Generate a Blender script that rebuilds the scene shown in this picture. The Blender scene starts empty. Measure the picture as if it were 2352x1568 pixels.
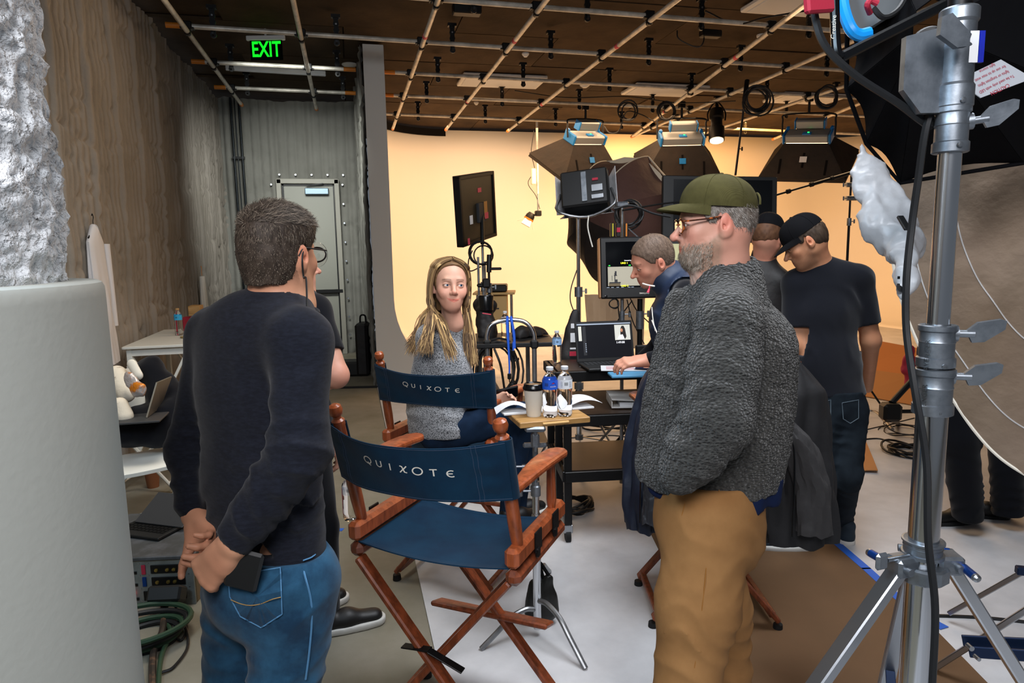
import bpy, bmesh, math, random
import numpy as np
from mathutils import Vector, Matrix
random.seed(7); RNG = np.random.RandomState(11)
SC = bpy.context.scene; COL = SC.collection
# ------------------------------------------------------------------ camera
F, CX, CY, EYE = 1540., 1176., 784., 1.64
M3 = np.array([[0.97247758, 0.0489755, -0.22779103], [-0.23229018, 0.12772829, -0.96422339], [-0.01812797, 0.99059925, 0.13558943]])
C0 = np.array([0, 0, EYE])
cam = bpy.data.cameras.new('camera'); cam.sensor_width = 36; cam.lens = 36 * F / 2352.; cam.clip_start = .05
camo = bpy.data.objects.new('camera', cam); COL.objects.link(camo)
mw = Matrix([list(r) + [0] for r in M3] + [[0, 0, 0, 1]]); mw.translation = Vector(C0); camo.matrix_world = mw
SC.camera = camo
# ------------------------------------------------------------------ world, lights, exposure
SC.view_settings.view_transform = 'Standard'; SC.view_settings.look = 'None'
SC.view_settings.gamma = 1; SC.view_settings.use_curve_mapping = False
SC.view_settings.exposure = 0.0
wd = bpy.data.worlds.new('world'); SC.world = wd; wd.use_nodes = True
wd.node_tree.nodes['Background'].inputs[0].default_value = (.80, .88, 1.0, 1)
wd.node_tree.nodes['Background'].inputs[1].default_value = 0.17
def area(name, loc, target, size, power, color, sy=None, spread=math.pi):
    l = bpy.data.lights.new(name, 'AREA'); l.energy = power; l.color = color; l.size = size
    l.shape = 'RECTANGLE'; l.size_y = sy or size; l.spread = spread
    o = bpy.data.objects.new(name, l); COL.objects.link(o); o.location = loc
    o.rotation_euler = (Vector(target) - Vector(loc)).to_track_quat('-Z', 'Y').to_euler(); return o
WARM = (1.0, .62, .34)
area('added_cyclorama_wash', (2.2, 11.8, 3.75), (1.9, 13.6, 1.2), 2.4, 46, WARM, .6)  # unseen extra lamp, added to brighten the cyclorama's left side
area('added_cyclorama_wash', (6.6, 11.8, 3.75), (7.6, 13.6, 1.2), 3.6, 150, (1, .47, .13), .6)  # added orange lamp without a fixture, lifts the cyclorama's right side
area('added_cyclorama_floor_fill', (3.4, 9.8, 3.5), (3.6, 10.2, 0), 3.4, 130, WARM, 2.4)  # unseen overhead fill; its floor bounce is meant to lift the ceiling
area('warm_stage_light', (4.6, 6.3, 3.3), (3.4, 4.2, 0), 2.2, 60, (1, .66, .36), 1.2)
area('key_soft_light', (-.4, -1.0, 3.3), (.9, 2.8, .9), 1.5, 118, (.98, .97, 1.0), 1.1)
area('left_soft_light', (-1.25, .5, 3.0), (-.62, 1.2, 1.9), .8, 62, (.58, .80, 1.0), .7)
area('floor_soft_light', (1.5, 2.2, 3.7), (1.2, 3.0, 0), 1.6, 64, (.90, .94, 1.0), 1.6, 2.0)
area('added_bay_fill', (-.6, 8.0, 3.5), (-.7, 11.3, 1.6), 1.0, 40, (.92, .95, .90), .8, 1.5)  # added fill, no fixture here: brightens the grey back wall
area('added_left_bay_fill', (-.5, 3.4, 3.7), (-1.3, 4.4, .4), 1.0, 22, (1, .93, .82), 1.0, 1.7)  # second added fill for the dark left bay, no lamp hangs there
area('added_wall_warm_fill', (.0, 6.0, 3.4), (-1.85, 4.4, 1.2), 1.4, 17, (1, .80, .58), .8)  # unseen warm fill, placed only for the tone of the ribbed wall
# ------------------------------------------------------------------ pixel rays of the photograph -> points of the room
def ray(x, y): return M3 @ np.array([(x - CX) / F, -(y - CY) / F, -1.])
def W(x, y, d): return C0 + ray(x, y) * d
def onz(x, y, z): r = ray(x, y); return C0 + r * ((z - EYE) / r[2])
def onx(x, y, X): r = ray(x, y); return C0 + r * (X / r[0])
def ony(x, y, Y): r = ray(x, y); return C0 + r * (Y / r[1])
HR = np.array([.9727, -.2323, 0]); HF = np.array([.2298, .9732, 0]); UP = np.array([0, 0, 1.])   # picture right, picture forward
def hx(h):
    h = h.lstrip('#'); c = [int(h[i:i + 2], 16) / 255 for i in (0, 2, 4)]
    return tuple(((v + .055) / 1.055) ** 2.4 if v > .04045 else v / 12.92 for v in c)
# ------------------------------------------------------------------ materials
MATS = {}
def mat(name, color='#808080', rough=.5, metal=0., bump=None, var=None, attr=None, emit=None, trans=0, sheen=0, spec=.5, alpha=1, stretch=None, coat=0, bump2=None, ior=1.45, weave=None):
    """bump=(kind,scale,strength,dist)  var=(scale,color2,lo,hi)"""
    if name in MATS: return MATS[name]
    m = bpy.data.materials.new(name); m.use_nodes = True; nt = m.node_tree; b = nt.nodes['Principled BSDF']
    c = hx(color) if isinstance(color, str) else color
    if rough >= .85: spec = min(spec, .15)
    I = b.inputs; I['Base Color'].default_value = (*c, 1); I['Roughness'].default_value = rough; I['Metallic'].default_value = metal
    I['Specular IOR Level'].default_value = spec; I['IOR'].default_value = ior
    if trans: I['Transmission Weight'].default_value = trans
    if coat: I['Coat Weight'].default_value = coat; I['Coat Roughness'].default_value = .15
    if sheen: I['Sheen Weight'].default_value = sheen; I['Sheen Roughness'].default_value = .5
    if alpha < 1: I['Alpha'].default_value = alpha
    N = nt.nodes.new; L = nt.links.new
    src = None
    if attr:
        a = N('ShaderNodeAttribute'); a.attribute_name = attr; src = a.outputs['Color']
    tc = None
    def coord():
        nonlocal tc
        if tc is None:
            t = N('ShaderNodeTexCoord'); tc = t.outputs['Object']
            if stretch:
                mp = N('ShaderNodeMapping'); mp.inputs['Scale'].default_value = stretch; L(tc, mp.inputs[0]); tc = mp.outputs[0]
        return tc
    if var:
        n = N('ShaderNodeTexNoise'); n.inputs['Scale'].default_value = var[0]; n.inputs['Detail'].default_value = 6; n.inputs['Roughness'].default_value = .62
        L(coord(), n.inputs['Vector'])
        mr = N('ShaderNodeMapRange'); mr.inputs['From Min'].default_value = var[2]; mr.inputs['From Max'].default_value = var[3]; L(n.outputs['Fac'], mr.inputs['Value'])
        mx = N('ShaderNodeMix'); mx.data_type = 'RGBA'; L(mr.outputs[0], mx.inputs['Factor'])
        mx.inputs[6].default_value = (*c, 1); mx.inputs[7].default_value = (*(hx(var[1])), 1)
        if src is not None:
            mx.blend_type = 'MULTIPLY'; L(src, mx.inputs[6])
        src = mx.outputs[2]
    if src is not None: L(src, I['Base Color'])
    nrm = None
    for bp in (bump, bump2):
        if not bp: continue
        kind, sc, st, dist = bp
        if kind == 'noise': n = N('ShaderNodeTexNoise'); n.inputs['Scale'].default_value = sc; n.inputs['Detail'].default_value = 5; out = n.outputs['Fac']
        elif kind == 'vor': n = N('ShaderNodeTexVoronoi'); n.inputs['Scale'].default_value = sc; out = n.outputs['Distance']
        elif kind == 'edge': n = N('ShaderNodeTexVoronoi'); n.feature = 'SMOOTH_F1'; n.inputs['Scale'].default_value = sc; out = n.outputs['Distance']
        else: n = N('ShaderNodeTexWave'); n.bands_direction = kind; n.inputs['Scale'].default_value = sc; n.inputs['Distortion'].default_value = .4; out = n.outputs['Fac']
        L(coord(), n.inputs['Vector'])
        bn = N('ShaderNodeBump'); bn.inputs['Strength'].default_value = st; bn.inputs['Distance'].default_value = dist
        if kind in ('vor', 'edge'): bn.invert = True
        L(out, bn.inputs['Height'])
        if nrm is not None: L(nrm, bn.inputs['Normal'])
        nrm = bn.outputs[0]
    if nrm is not None: L(nrm, I['Normal'])
    if emit:
        I['Emission Color'].default_value = (*hx(emit[0]), 1); I['Emission Strength'].default_value = emit[1]
    MATS[name] = m; return m
def setup_mats():
    mat('white_paint', '#e9e6e0', .6, bump=('noise', 3, .05, .02))
    mat('chrome', '#c9ccd0', .18, 1, bump=('noise', 30, .03, .002))
    mat('dull_chrome', '#a9adb2', .33, 1, bump=('noise', 60, .06, .002))
    mat('cast_metal', '#8f959c', .42, .9, bump=('noise', 90, .12, .002), var=(20, '#6d737a', .4, .7))
    mat('steel_tube', '#9c9ea0', .38, .9, var=(9, '#77797c', .35, .7))
    mat('black_metal', '#0b0b0c', .45, .3)
    mat('black_gloss', '#08090b', .22, 0)
    mat('black_plastic', '#121314', .5)
    mat('dark_grey', '#2b2c2e', .55)
    mat('rubber', '#0c0c0d', .75)
    mat('cable', '#101113', .55, bump=('noise', 60, .1, .002))
    mat('wood', '#a3522b', .38, var=(3.2, '#753618', .38, .66), stretch=(14, 14, 3), bump=('noise', 5, .12, .002), coat=.35)
    mat('wood_dark', '#84402200'[:7], .42, var=(3.2, '#562812', .38, .66), stretch=(14, 14, 3), bump=('noise', 5, .12, .002), coat=.3)
    mat('board_wood', '#b48a53', .55, var=(3, '#83602f', .35, .68), stretch=(2, 16, 16), bump=('noise', 6, .2, .002))
    mat('canvas_navy', '#0b2f46', .85, bump=('noise', 420, .25, .001), sheen=.05, var=(7, '#08243a', .35, .65))
    mat('print_white', '#d9d6cb', .8)
    mat('black_cloth', '#0d0c0d', .95, bump=('noise', 60, .3, .004))
    mat('black_nylon', '#100e0f', .6, bump=('noise', 7, .5, .02), var=(4, '#1b1716', .4, .7))
    mat('blue_plastic', '#1672b8', .4)
    mat('blue_anodized', '#15418c', .3, .7)
    mat('blue_tape', '#1f58b4', .6)
    mat('pink_tape', '#cf4a5c', .6)
    mat('red_strap', '#a8233a', .7, bump=('noise', 200, .3, .001))
    mat('orange_cap', '#c8761f', .5)
    mat('paper', '#d8dadd', .8, bump=('noise', 3, .1, .01))
    mat('white_plastic', '#dcdcda', .4)
    mat('clear_plastic', '#ffffff', .04, trans=1, ior=1.33)
    mat('glass', '#ffffff', .02, trans=1, ior=1.5)
    mat('silver_cloth', '#c9c9cb', .38, bump=('noise', 9, .5, .02), var=(3, '#a4a5a8', .4, .7))
    mat('lens_glow', '#fff2dc', .5, emit=('#ffdfae', 6))
    mat('screen_black', '#06070a', .12)
    mat('led_green', '#20ff60', .5, emit=('#20ff60', 4))
    mat('led_red', '#ff3030', .5, emit=('#ff3030', 5))
setup_mats()
def G(n): return MATS[n]
# ------------------------------------------------------------------ objects and tags
def tag(o, label=None, cat=None, group=None, kind=None):
    if label: o['label'] = label
    if cat: o['category'] = cat
    if group: o['group'] = group
    if kind: o['kind'] = kind
    return o
def thing(name, label, cat, loc=(0, 0, 0), group=None, rz=0):
    o = bpy.data.objects.new(name, None); COL.objects.link(o); o.location = tuple(loc); o.rotation_euler = (0, 0, rz)
    o.empty_display_size = .05; return tag(o, label, cat, group)
def inv_of(parent):
    ch = []; p = parent
    while p is not None: ch.append(p); p = p.parent
    m = Matrix.Identity(4)
    for q in reversed(ch): m = m @ q.matrix_basis
    return m.inverted()
def link(o, parent=None, world=True):
    """world=True: vertices are world coordinates; stored relative to the parent"""
    COL.objects.link(o)
    if parent is not None:
        o.parent = parent
        if world: o.data.transform(inv_of(parent))
    return o
def npmesh(name, V, Fq, m, parent=None, smooth=True, world=True, cols=None):
    me = bpy.data.meshes.new(name)
    V = np.asarray(V, np.float32); Fq = np.asarray(Fq, np.int32); k = Fq.shape[1]
    me.vertices.add(len(V)); me.vertices.foreach_set('co', V.ravel())
    me.loops.add(Fq.size); me.loops.foreach_set('vertex_index', Fq.ravel())
    me.polygons.add(len(Fq)); me.polygons.foreach_set('loop_start', np.arange(0, Fq.size, k, dtype=np.int32))
    me.polygons.foreach_set('loop_total', np.full(len(Fq), k, np.int32))
    me.polygons.foreach_set('use_smooth', np.full(len(Fq), smooth))
    me.update(calc_edges=True)
    if cols is not None:
        a = me.color_attributes.new('col', 'FLOAT_COLOR', 'POINT')
        a.data.foreach_set('color', np.concatenate([cols, np.ones((len(cols), 1))], 1).astype(np.float32).ravel())
    me.materials.append(m)
    o = bpy.data.objects.new(name, me); return link(o, parent, world)
def basis(d, up=None):
    d = np.asarray(d, float); d = d / (np.linalg.norm(d) + 1e-12)
    u = np.array([0, 0, 1.]) if up is None else np.asarray(up, float)
    if abs(d @ u) > .999: u = np.array([1., 0, 0]) if up is None else np.array([0, 1., 0.1])
    x = np.cross(d, u); x /= np.linalg.norm(x); y = np.cross(x, d)   # x right, y up-ish, d forward
    return x, y, d
def catmull(P, n=6):
    P = [np.asarray(p, float) for p in P]
    if len(P) < 3: return P
    Q = [2 * P[0] - P[1]] + P + [2 * P[-1] - P[-2]]; out = []
    for i in range(1, len(Q) - 2):
        for t in np.linspace(0, 1, n, endpoint=False):
            a, b, c, d = Q[i - 1:i + 3]
            out.append(.5 * ((2 * b) + (-a + c) * t + (2 * a - 5 * b + 4 * c - d) * t * t + (-a + 3 * b - 3 * c + d) * t ** 3))
    out.append(P[-1]); return out
class MB:
    def __init__(s): s.v = []; s.f = []; s.sm = []
    def add(s, vs, fs, smooth=False):
        o = len(s.v); s.v.extend([tuple(map(float, v)) for v in vs]); s.f.extend([tuple(i + o for i in f) for f in fs]); s.sm.extend([smooth] * len(fs)); return s
    def box(s, c, size, R=None, bev=0.0):
        """c centre, size full, R 3 rows local axes"""
        c = np.asarray(c, float); h = np.asarray(size, float) / 2; R = np.eye(3) if R is None else np.asarray(R, float)
        if bev <= 0:
            vs = [c + (np.array([x, y, z]) * h) @ R for x in (-1, 1) for y in (-1, 1) for z in (-1, 1)]
            return s.add(vs, [(0, 1, 3, 2), (4, 6, 7, 5), (0, 4, 5, 1), (2, 3, 7, 6), (0, 2, 6, 4), (1, 5, 7, 3)])
        b = min(bev, h.min() * .95); vs = []; idx = {}
        for x in (-1, 1):
            for y in (-1, 1):
                for z in (-1, 1):
                    for a in range(3):
                        p = np.array([x, y, z]) * (h - b); p[a] += (x, y, z)[a] * b
                        idx[(x, y, z, a)] = len(vs); vs.append(c + p @ R)
        fs = []
        for a in range(3):
            u, w = [i for i in range(3) if i != a]
            for sg in (-1, 1):
                q = []
                for (p1, p2) in ((-1, -1), (1, -1), (1, 1), (-1, 1)):
                    k = [0, 0, 0]; k[a] = sg; k[u] = p1; k[w] = p2; q.append(idx[(*k, a)])
                fs.append(tuple(q if (sg > 0) != (a == 1) else q[::-1]))
            for s1 in (-1, 1):
                for s2 in (-1, 1):   # edges parallel to axis a
                    k1 = [0, 0, 0]; k1[u] = s1; k1[w] = s2; k2 = list(k1); k1[a] = -1; k2[a] = 1
                    q = [idx[(*k1, u)], idx[(*k2, u)], idx[(*k2, w)], idx[(*k1, w)]]
                    fs.append(tuple(q if (s1 * s2 > 0) == (a == 1) else q[::-1]))
        for x in (-1, 1):
            for y in (-1, 1):
                for z in (-1, 1):
                    q = [idx[(x, y, z, a)] for a in range(3)]; fs.append(tuple(q if x * y * z > 0 else q[::-1]))
        return s.add(vs, fs)
    def beam(s, p0, p1, w, h, up=None, bev=0.0):
        p0 = np.asarray(p0, float); p1 = np.asarray(p1, float); x, y, d = basis(p1 - p0, up)
        return s.box((p0 + p1) / 2, (w, h, np.linalg.norm(p1 - p0)), np.array([x, y, d]), bev)
    def tube(s, p0, p1, r0, r1=None, n=12, caps=True):
        r1 = r0 if r1 is None else r1; p0 = np.asarray(p0, float); p1 = np.asarray(p1, float); x, y, d = basis(p1 - p0)
        a = np.arange(n) * 2 * math.pi / n; ring = np.cos(a)[:, None] * x + np.sin(a)[:, None] * y
        vs = list(p0 + ring * r0) + list(p1 + ring * r1); s.add(vs, [(i, (i + 1) % n, n + (i + 1) % n, n + i) for i in range(n)], True)
        if caps: s.add(vs, [tuple(range(n))[::-1], tuple(range(n, 2 * n))])
        return s
    def lathe(s, p0, axis, prof, n=20, up=None):
        """prof [(t along axis, r)]"""
        x, y, d = basis(axis, up); p0 = np.asarray(p0, float); a = np.arange(n) * 2 * math.pi / n; ring = np.cos(a)[:, None] * x + np.sin(a)[:, None] * y
        vs = []; fs = []
        for t, r in prof: vs += list(p0 + d * t + ring * max(r, 1e-4))
        for k in range(len(prof) - 1):
            for i in range(n): fs.append((k * n + i, k * n + (i + 1) % n, (k + 1) * n + (i + 1) % n, (k + 1) * n + i))
        s.add(vs, fs, True)
        m = len(prof) - 1
        s.add(vs, [tuple(range(n))[::-1], tuple(range(m * n, m * n + n))]); return s
    def pipe(s, P, r, n=8, smoothn=0, closed=False, rz=None):
        if smoothn: P = catmull(P, smoothn)
        P = [np.asarray(p, float) for p in P]; m = len(P); rr = [r] * m if np.isscalar(r) else list(np.interp(np.linspace(0, 1, m), np.linspace(0, 1, len(r)), r))
        vs = []; px_ = None
        for i in range(m):
            d = (P[(i + 1) % m] - P[i - 1]) if closed else P[min(i + 1, m - 1)] - P[max(i - 1, 0)]
            d = d / (np.linalg.norm(d) + 1e-9)
            if px_ is None: px_, _, _ = basis(d)
            px_ = px_ - d * (px_ @ d); px_ /= np.linalg.norm(px_) + 1e-9; py_ = np.cross(d, px_)
            a = np.arange(n) * 2 * math.pi / n; vs += list(P[i] + (np.cos(a)[:, None] * px_ + np.sin(a)[:, None] * py_) * rr[i])
        fs = []
        for k in range(m if closed else m - 1):
            k2 = (k + 1) % m
            for i in range(n): fs.append((k * n + i, k * n + (i + 1) % n, k2 * n + (i + 1) % n, k2 * n + i))
        s.add(vs, fs, True)
        if not closed: s.add(vs, [tuple(range(n))[::-1], tuple(range((m - 1) * n, m * n))])
        return s
    def prism(s, poly, d, c=None, R=None):
        """poly 2D list in local xy, extruded along local z by d (centred)"""
        c = np.zeros(3) if c is None else np.asarray(c, float); R = np.eye(3) if R is None else np.asarray(R, float); n = len(poly)
        vs = [c + np.array([x, y, -d / 2]) @ R for x, y in poly] + [c + np.array([x, y, d / 2]) @ R for x, y in poly]
        return s.add(vs, [tuple(range(n))[::-1], tuple(range(n, 2 * n))] + [(i, (i + 1) % n, n + (i + 1) % n, n + i) for i in range(n)])
    def ell(s, c, r, R=None, n=14, m=9):
        c = np.asarray(c, float); R = np.eye(3) if R is None else np.asarray(R, float); r = np.array([r] * 3 if np.isscalar(r) else r, float)
        vs = [c + (np.array([math.sin(ph) * math.cos(th), math.sin(ph) * math.sin(th), math.cos(ph)]) * r) @ R for ph in np.linspace(.01, math.pi - .01, m) for th in np.arange(n) * 2 * math.pi / n]
        fs = [(k * n + i, k * n + (i + 1) % n, (k + 1) * n + (i + 1) % n, (k + 1) * n + i)[::-1] for k in range(m - 1) for i in range(n)]
        s.add(vs, fs, True); s.add(vs, [tuple(range(n)), tuple(range((m - 1) * n, m * n))[::-1]]); return s
    def grid(s, fn, nu, nv, smooth=True, thick=0.0):
        """fn(u,v)->p, u,v in 0..1; thick extrudes a closed sheet"""
        P = np.array([[fn(u / nu, v / nv) for v in range(nv + 1)] for u in range(nu + 1)], float)
        idx = lambda i, j: i * (nv + 1) + j
        fs = [(idx(i, j), idx(i + 1, j), idx(i + 1, j + 1), idx(i, j + 1)) for i in range(nu) for j in range(nv)]
        if not thick: return s.add(P.reshape(-1, 3), fs, smooth)
        du = np.gradient(P, axis=0); dv = np.gradient(P, axis=1); nn = np.cross(du, dv); nn /= np.linalg.norm(nn, axis=2, keepdims=True) + 1e-9
        A = (P + nn * thick / 2).reshape(-1, 3); B = (P - nn * thick / 2).reshape(-1, 3); o = len(A)
        fs2 = list(fs) + [tuple(i + o for i in f[::-1]) for f in fs]
        bd = [idx(i, 0) for i in range(nu)] + [idx(nu, j) for j in range(nv)] + [idx(i, nv) for i in range(nu, 0, -1)] + [idx(0, j) for j in range(nv, 0, -1)]
        fs2 += [(bd[k], bd[k] + o, bd[(k + 1) % len(bd)] + o, bd[(k + 1) % len(bd)]) for k in range(len(bd))]
        return s.add(np.concatenate([A, B]), fs2, smooth)
    def build(s, name, m, parent=None, world=True, label=None, kind=None):
        me = bpy.data.meshes.new(name); me.from_pydata(s.v, [], s.f); me.polygons.foreach_set('use_smooth', s.sm)
        me.update()
        me.materials.append(G(m) if isinstance(m, str) else m); o = bpy.data.objects.new(name, me)
        link(o, parent, world)
        bm = bmesh.new(); bm.from_mesh(me); bmesh.ops.recalc_face_normals(bm, faces=bm.faces)
        for e in bm.edges:
            if len(e.link_faces) == 2 and e.calc_face_angle(0) > .55: e.smooth = False
        bm.to_mesh(me); bm.free()
        if label: o['label'] = label
        if kind: o['kind'] = kind
        return o
def text_mesh(s, size, depth=.0006, align='CENTER', bold=0.0):
    cu = bpy.data.curves.new('t', 'FONT'); cu.body = s; cu.size = size; cu.extrude = depth; cu.align_x = align; cu.align_y = 'CENTER'; cu.offset = bold; cu.resolution_u = 3
    o = bpy.data.objects.new('t', cu); COL.objects.link(o); dg = bpy.context.evaluated_depsgraph_get(); me = bpy.data.meshes.new_from_object(o.evaluated_get(dg))
    V = np.array([v.co[:] for v in me.vertices]); Fs = [tuple(p.vertices) for p in me.polygons]
    COL.objects.unlink(o); bpy.data.objects.remove(o); bpy.data.curves.remove(cu); bpy.data.meshes.remove(me); return V, Fs
def put_text(name, s, size, fn, m, parent, depth=.0006, bold=0.0, label=None):
    """fn(x,y,z)->world point"""
    V, Fs = text_mesh(s, size, depth, bold=bold); b = MB(); b.add([fn(*v) for v in V], Fs); return b.build(name, m, parent, label=label)
def flat_fn(c, R, off=.001):
    c = np.asarray(c, float); R = np.asarray(R, float); return lambda x, y, z: c + np.array([x, y, z + off]) @ R
def copy_tree(o, parent=None):
    c = o.copy(); COL.objects.link(c); c.parent = parent
    for ch in [k for k in list(bpy.data.objects) if k.parent == o]: copy_tree(ch, c)
    return c
# ------------------------------------------------------------------ signed distance bodies, meshed by surface nets
_lat = RNG.rand(32, 32, 32)
def vn(P, f, seed=0):
    Q = P * f + seed * 7.31; I0 = np.floor(Q).astype(int); t = Q - I0; t = t * t * (3 - 2 * t); a = I0 & 31; b = (I0 + 1) & 31
    x, y, z = t[..., 0], t[..., 1], t[..., 2]
    g = lambda i, j, k: _lat[i, j, k]
    c00 = g(a[..., 0], a[..., 1], a[..., 2]) * (1 - x) + g(b[..., 0], a[..., 1], a[..., 2]) * x
    c10 = g(a[..., 0], b[..., 1], a[..., 2]) * (1 - x) + g(b[..., 0], b[..., 1], a[..., 2]) * x
    c01 = g(a[..., 0], a[..., 1], b[..., 2]) * (1 - x) + g(b[..., 0], a[..., 1], b[..., 2]) * x
    c11 = g(a[..., 0], b[..., 1], b[..., 2]) * (1 - x) + g(b[..., 0], b[..., 1], b[..., 2]) * x
    return (c00 * (1 - y) + c10 * y) * (1 - z) + (c01 * (1 - y) + c11 * y) * z
def axis_pts(lo, hi, h, fine):
    out = [lo]
    while out[-1] < hi:
        st = h
        for (a, b, hf) in fine:
            if a - h < out[-1] < b: st = min(st, hf)
        out.append(out[-1] + st)
    return np.array(out)
class SDF:
    def __init__(s, lo, hi, h, fine=()):
        """fine: list of (lo3, hi3, h)"""
        s.ax = [axis_pts(lo[i], hi[i], h, [(f[0][i], f[1][i], f[2]) for f in fine]) for i in range(3)]
        s.h = h; s.D = np.full([len(a) for a in s.ax], 1.0, np.float32)
    def reg(s, lo, hi):
        sl = tuple(slice(max(int(np.searchsorted(s.ax[i], lo[i])) - 1, 0), min(int(np.searchsorted(s.ax[i], hi[i])) + 1, len(s.ax[i]))) for i in range(3))
        P = np.stack(np.meshgrid(*[s.ax[i][sl[i]] for i in range(3)], indexing='ij'), -1); return sl, P
    def put(s, sl, d, k, sub=False):
        if d.size == 0: return
        a = s.D[sl]
        if sub:
            d = -d; h = np.clip(k - np.abs(a - d), 0, None) / k if k > 0 else 0; s.D[sl] = np.maximum(a, d) + h * h * k / 4
        else:
            h = np.clip(k - np.abs(a - d), 0, None) / k if k > 0 else 0; s.D[sl] = np.minimum(a, d) - h * h * k / 4
    def cap(s, a, b, ra, rb=None, k=.02, sub=False, flat=None):
        """flat=(unit axis, factor): section squeezed along axis"""
        a = np.asarray(a, float); b = np.asarray(b, float); rb = ra if rb is None else rb; pad = max(ra, rb) + k + 2.5 * s.h
        sl, P = s.reg(np.minimum(a, b) - pad, np.maximum(a, b) + pad)
        if P.size == 0: return s
        if flat is not None:
            n = np.asarray(flat[0], float); n /= np.linalg.norm(n); q = 1 / flat[1] - 1
            P = P + ((P - a) @ n)[..., None] * n * q; b = b + ((b - a) @ n) * n * q
        ab = b - a; L2 = ab @ ab + 1e-12; t = np.clip(((P - a) @ ab) / L2, 0, 1)
        d = np.linalg.norm(P - a - t[..., None] * ab, axis=-1) - (ra + (rb - ra) * t)
        if flat is not None: d = d * (flat[1] * .5 + .5 if flat[1] < 1 else 1)
        s.put(sl, d.astype(np.float32), k, sub); return s
    def chain(s, pts, rs, k=.02, flat=None, sub=False):
        for i in range(len(pts) - 1): s.cap(pts[i], pts[i + 1], rs[i], rs[i + 1], k, sub, flat)
        return s
    def ell(s, c, r, R=None, k=.02, sub=False):
        c = np.asarray(c, float); r = np.asarray(r, float); R = np.eye(3) if R is None else R; pad = r.max() + k + 2.5 * s.h
        sl, P = s.reg(c - pad, c + pad)
        if P.size == 0: return s
        q = (P - c) @ R.T; k0 = np.linalg.norm(q / r, axis=-1); k1 = np.linalg.norm(q / (r * r), axis=-1) + 1e-9
        s.put(sl, (k0 * (k0 - 1) / k1).astype(np.float32), k, sub); return s
    def half(s, p, n, lo=None, hi=None, k=0.0):
        """cut away the side n points to"""
        sl, P = s.reg(np.array([-99] * 3) if lo is None else lo, np.array([99] * 3) if hi is None else hi)
        if P.size == 0: return s
        n = np.asarray(n, float) / np.linalg.norm(n); d = (P - np.asarray(p, float)) @ n; s.D[sl] = np.maximum(s.D[sl], d.astype(np.float32)); return s
    def disp(s, fn, band=.03):
        m = np.abs(s.D) < band; I = np.nonzero(m); P = np.stack([s.ax[i][I[i]] for i in range(3)], -1); s.D[I] += fn(P).astype(np.float32); return s
    def mesh(s, smooth=1):
        D = s.D; nx, ny, nz = D.shape; S = D < 0
        c = [D[i:nx - 1 + i, j:ny - 1 + j, k:nz - 1 + k] for i in (0, 1) for j in (0, 1) for k in (0, 1)]
        cs = sum([S[i:nx - 1 + i, j:ny - 1 + j, k:nz - 1 + k].astype(np.int8) for i in (0, 1) for j in (0, 1) for k in (0, 1)])
        act = (cs > 0) & (cs < 8); I = np.nonzero(act); n = len(I[0]); ids = np.full(act.shape, -1, np.int64); ids[I] = np.arange(n)
        v = [q[I] for q in c]; acc = np.zeros((n, 3)); cnt = np.zeros(n)
        off = [(i, j, k) for i in (0, 1) for j in (0, 1) for k in (0, 1)]
        for a in range(8):
            for b in range(a + 1, 8):
                df = [off[b][q] - off[a][q] for q in range(3)]
                if sum(map(abs, df)) != 1: continue
                x = (v[a] < 0) != (v[b] < 0); t = np.where(x, v[a] / (v[a] - v[b] + 1e-20), 0); 
                for q in range(3): acc[:, q] += np.where(x, off[a][q] + t * df[q], 0)
                cnt += x
        f = acc / np.maximum(cnt, 1)[:, None]; V = np.stack([s.ax[q][I[q]] + f[:, q] * (s.ax[q][np.minimum(I[q] + 1, len(s.ax[q]) - 1)] - s.ax[q][I[q]]) for q in range(3)], -1)
        Fs = []
        for ax in range(3):
            a0 = [slice(1, -1)] * 3; a1 = [slice(1, -1)] * 3; a0[ax] = slice(0, -1); a1[ax] = slice(1, None)
            s0 = S[tuple(a0)]; s1 = S[tuple(a1)]; X = np.nonzero(s0 != s1); flip = s0[X]
            base = [X[q] + (0 if q == ax else 1) for q in range(3)]; u, w = [(1, 2), (2, 0), (0, 1)][ax]
            def cell(du, dw):
                b = list(base); b[u] = b[u] - du; b[w] = b[w] - dw; return ids[tuple(b)]
            q = np.stack([cell(1, 1), cell(0, 1), cell(0, 0), cell(1, 0)], -1); q[~flip] = q[~flip][:, ::-1]; Fs.append(q)
        Fq = np.concatenate(Fs); Fq = Fq[(Fq >= 0).all(1)]
        for _ in range(smooth):
            A = np.zeros_like(V); ct = np.zeros(len(V))
            for i in range(4):
                a = Fq[:, i]; b = Fq[:, (i + 1) % 4]
                for q in range(3): A[:, q] += np.bincount(a, V[b, q], len(V)) + np.bincount(b, V[a, q], len(V))
                ct += np.bincount(a, minlength=len(V)) + np.bincount(b, minlength=len(V))
            V = .5 * V + .5 * A / np.maximum(ct, 1)[:, None]
        return V, Fq
def vnormals(V, Fq):
    n = np.cross(V[Fq[:, 1]] - V[Fq[:, 0]], V[Fq[:, 2]] - V[Fq[:, 0]]); N = np.zeros_like(V)
    for i in range(4):
        for q in range(3): N[:, q] += np.bincount(Fq[:, i], n[:, q], len(V))
    return N / (np.linalg.norm(N, axis=1, keepdims=True) + 1e-12)
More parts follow.
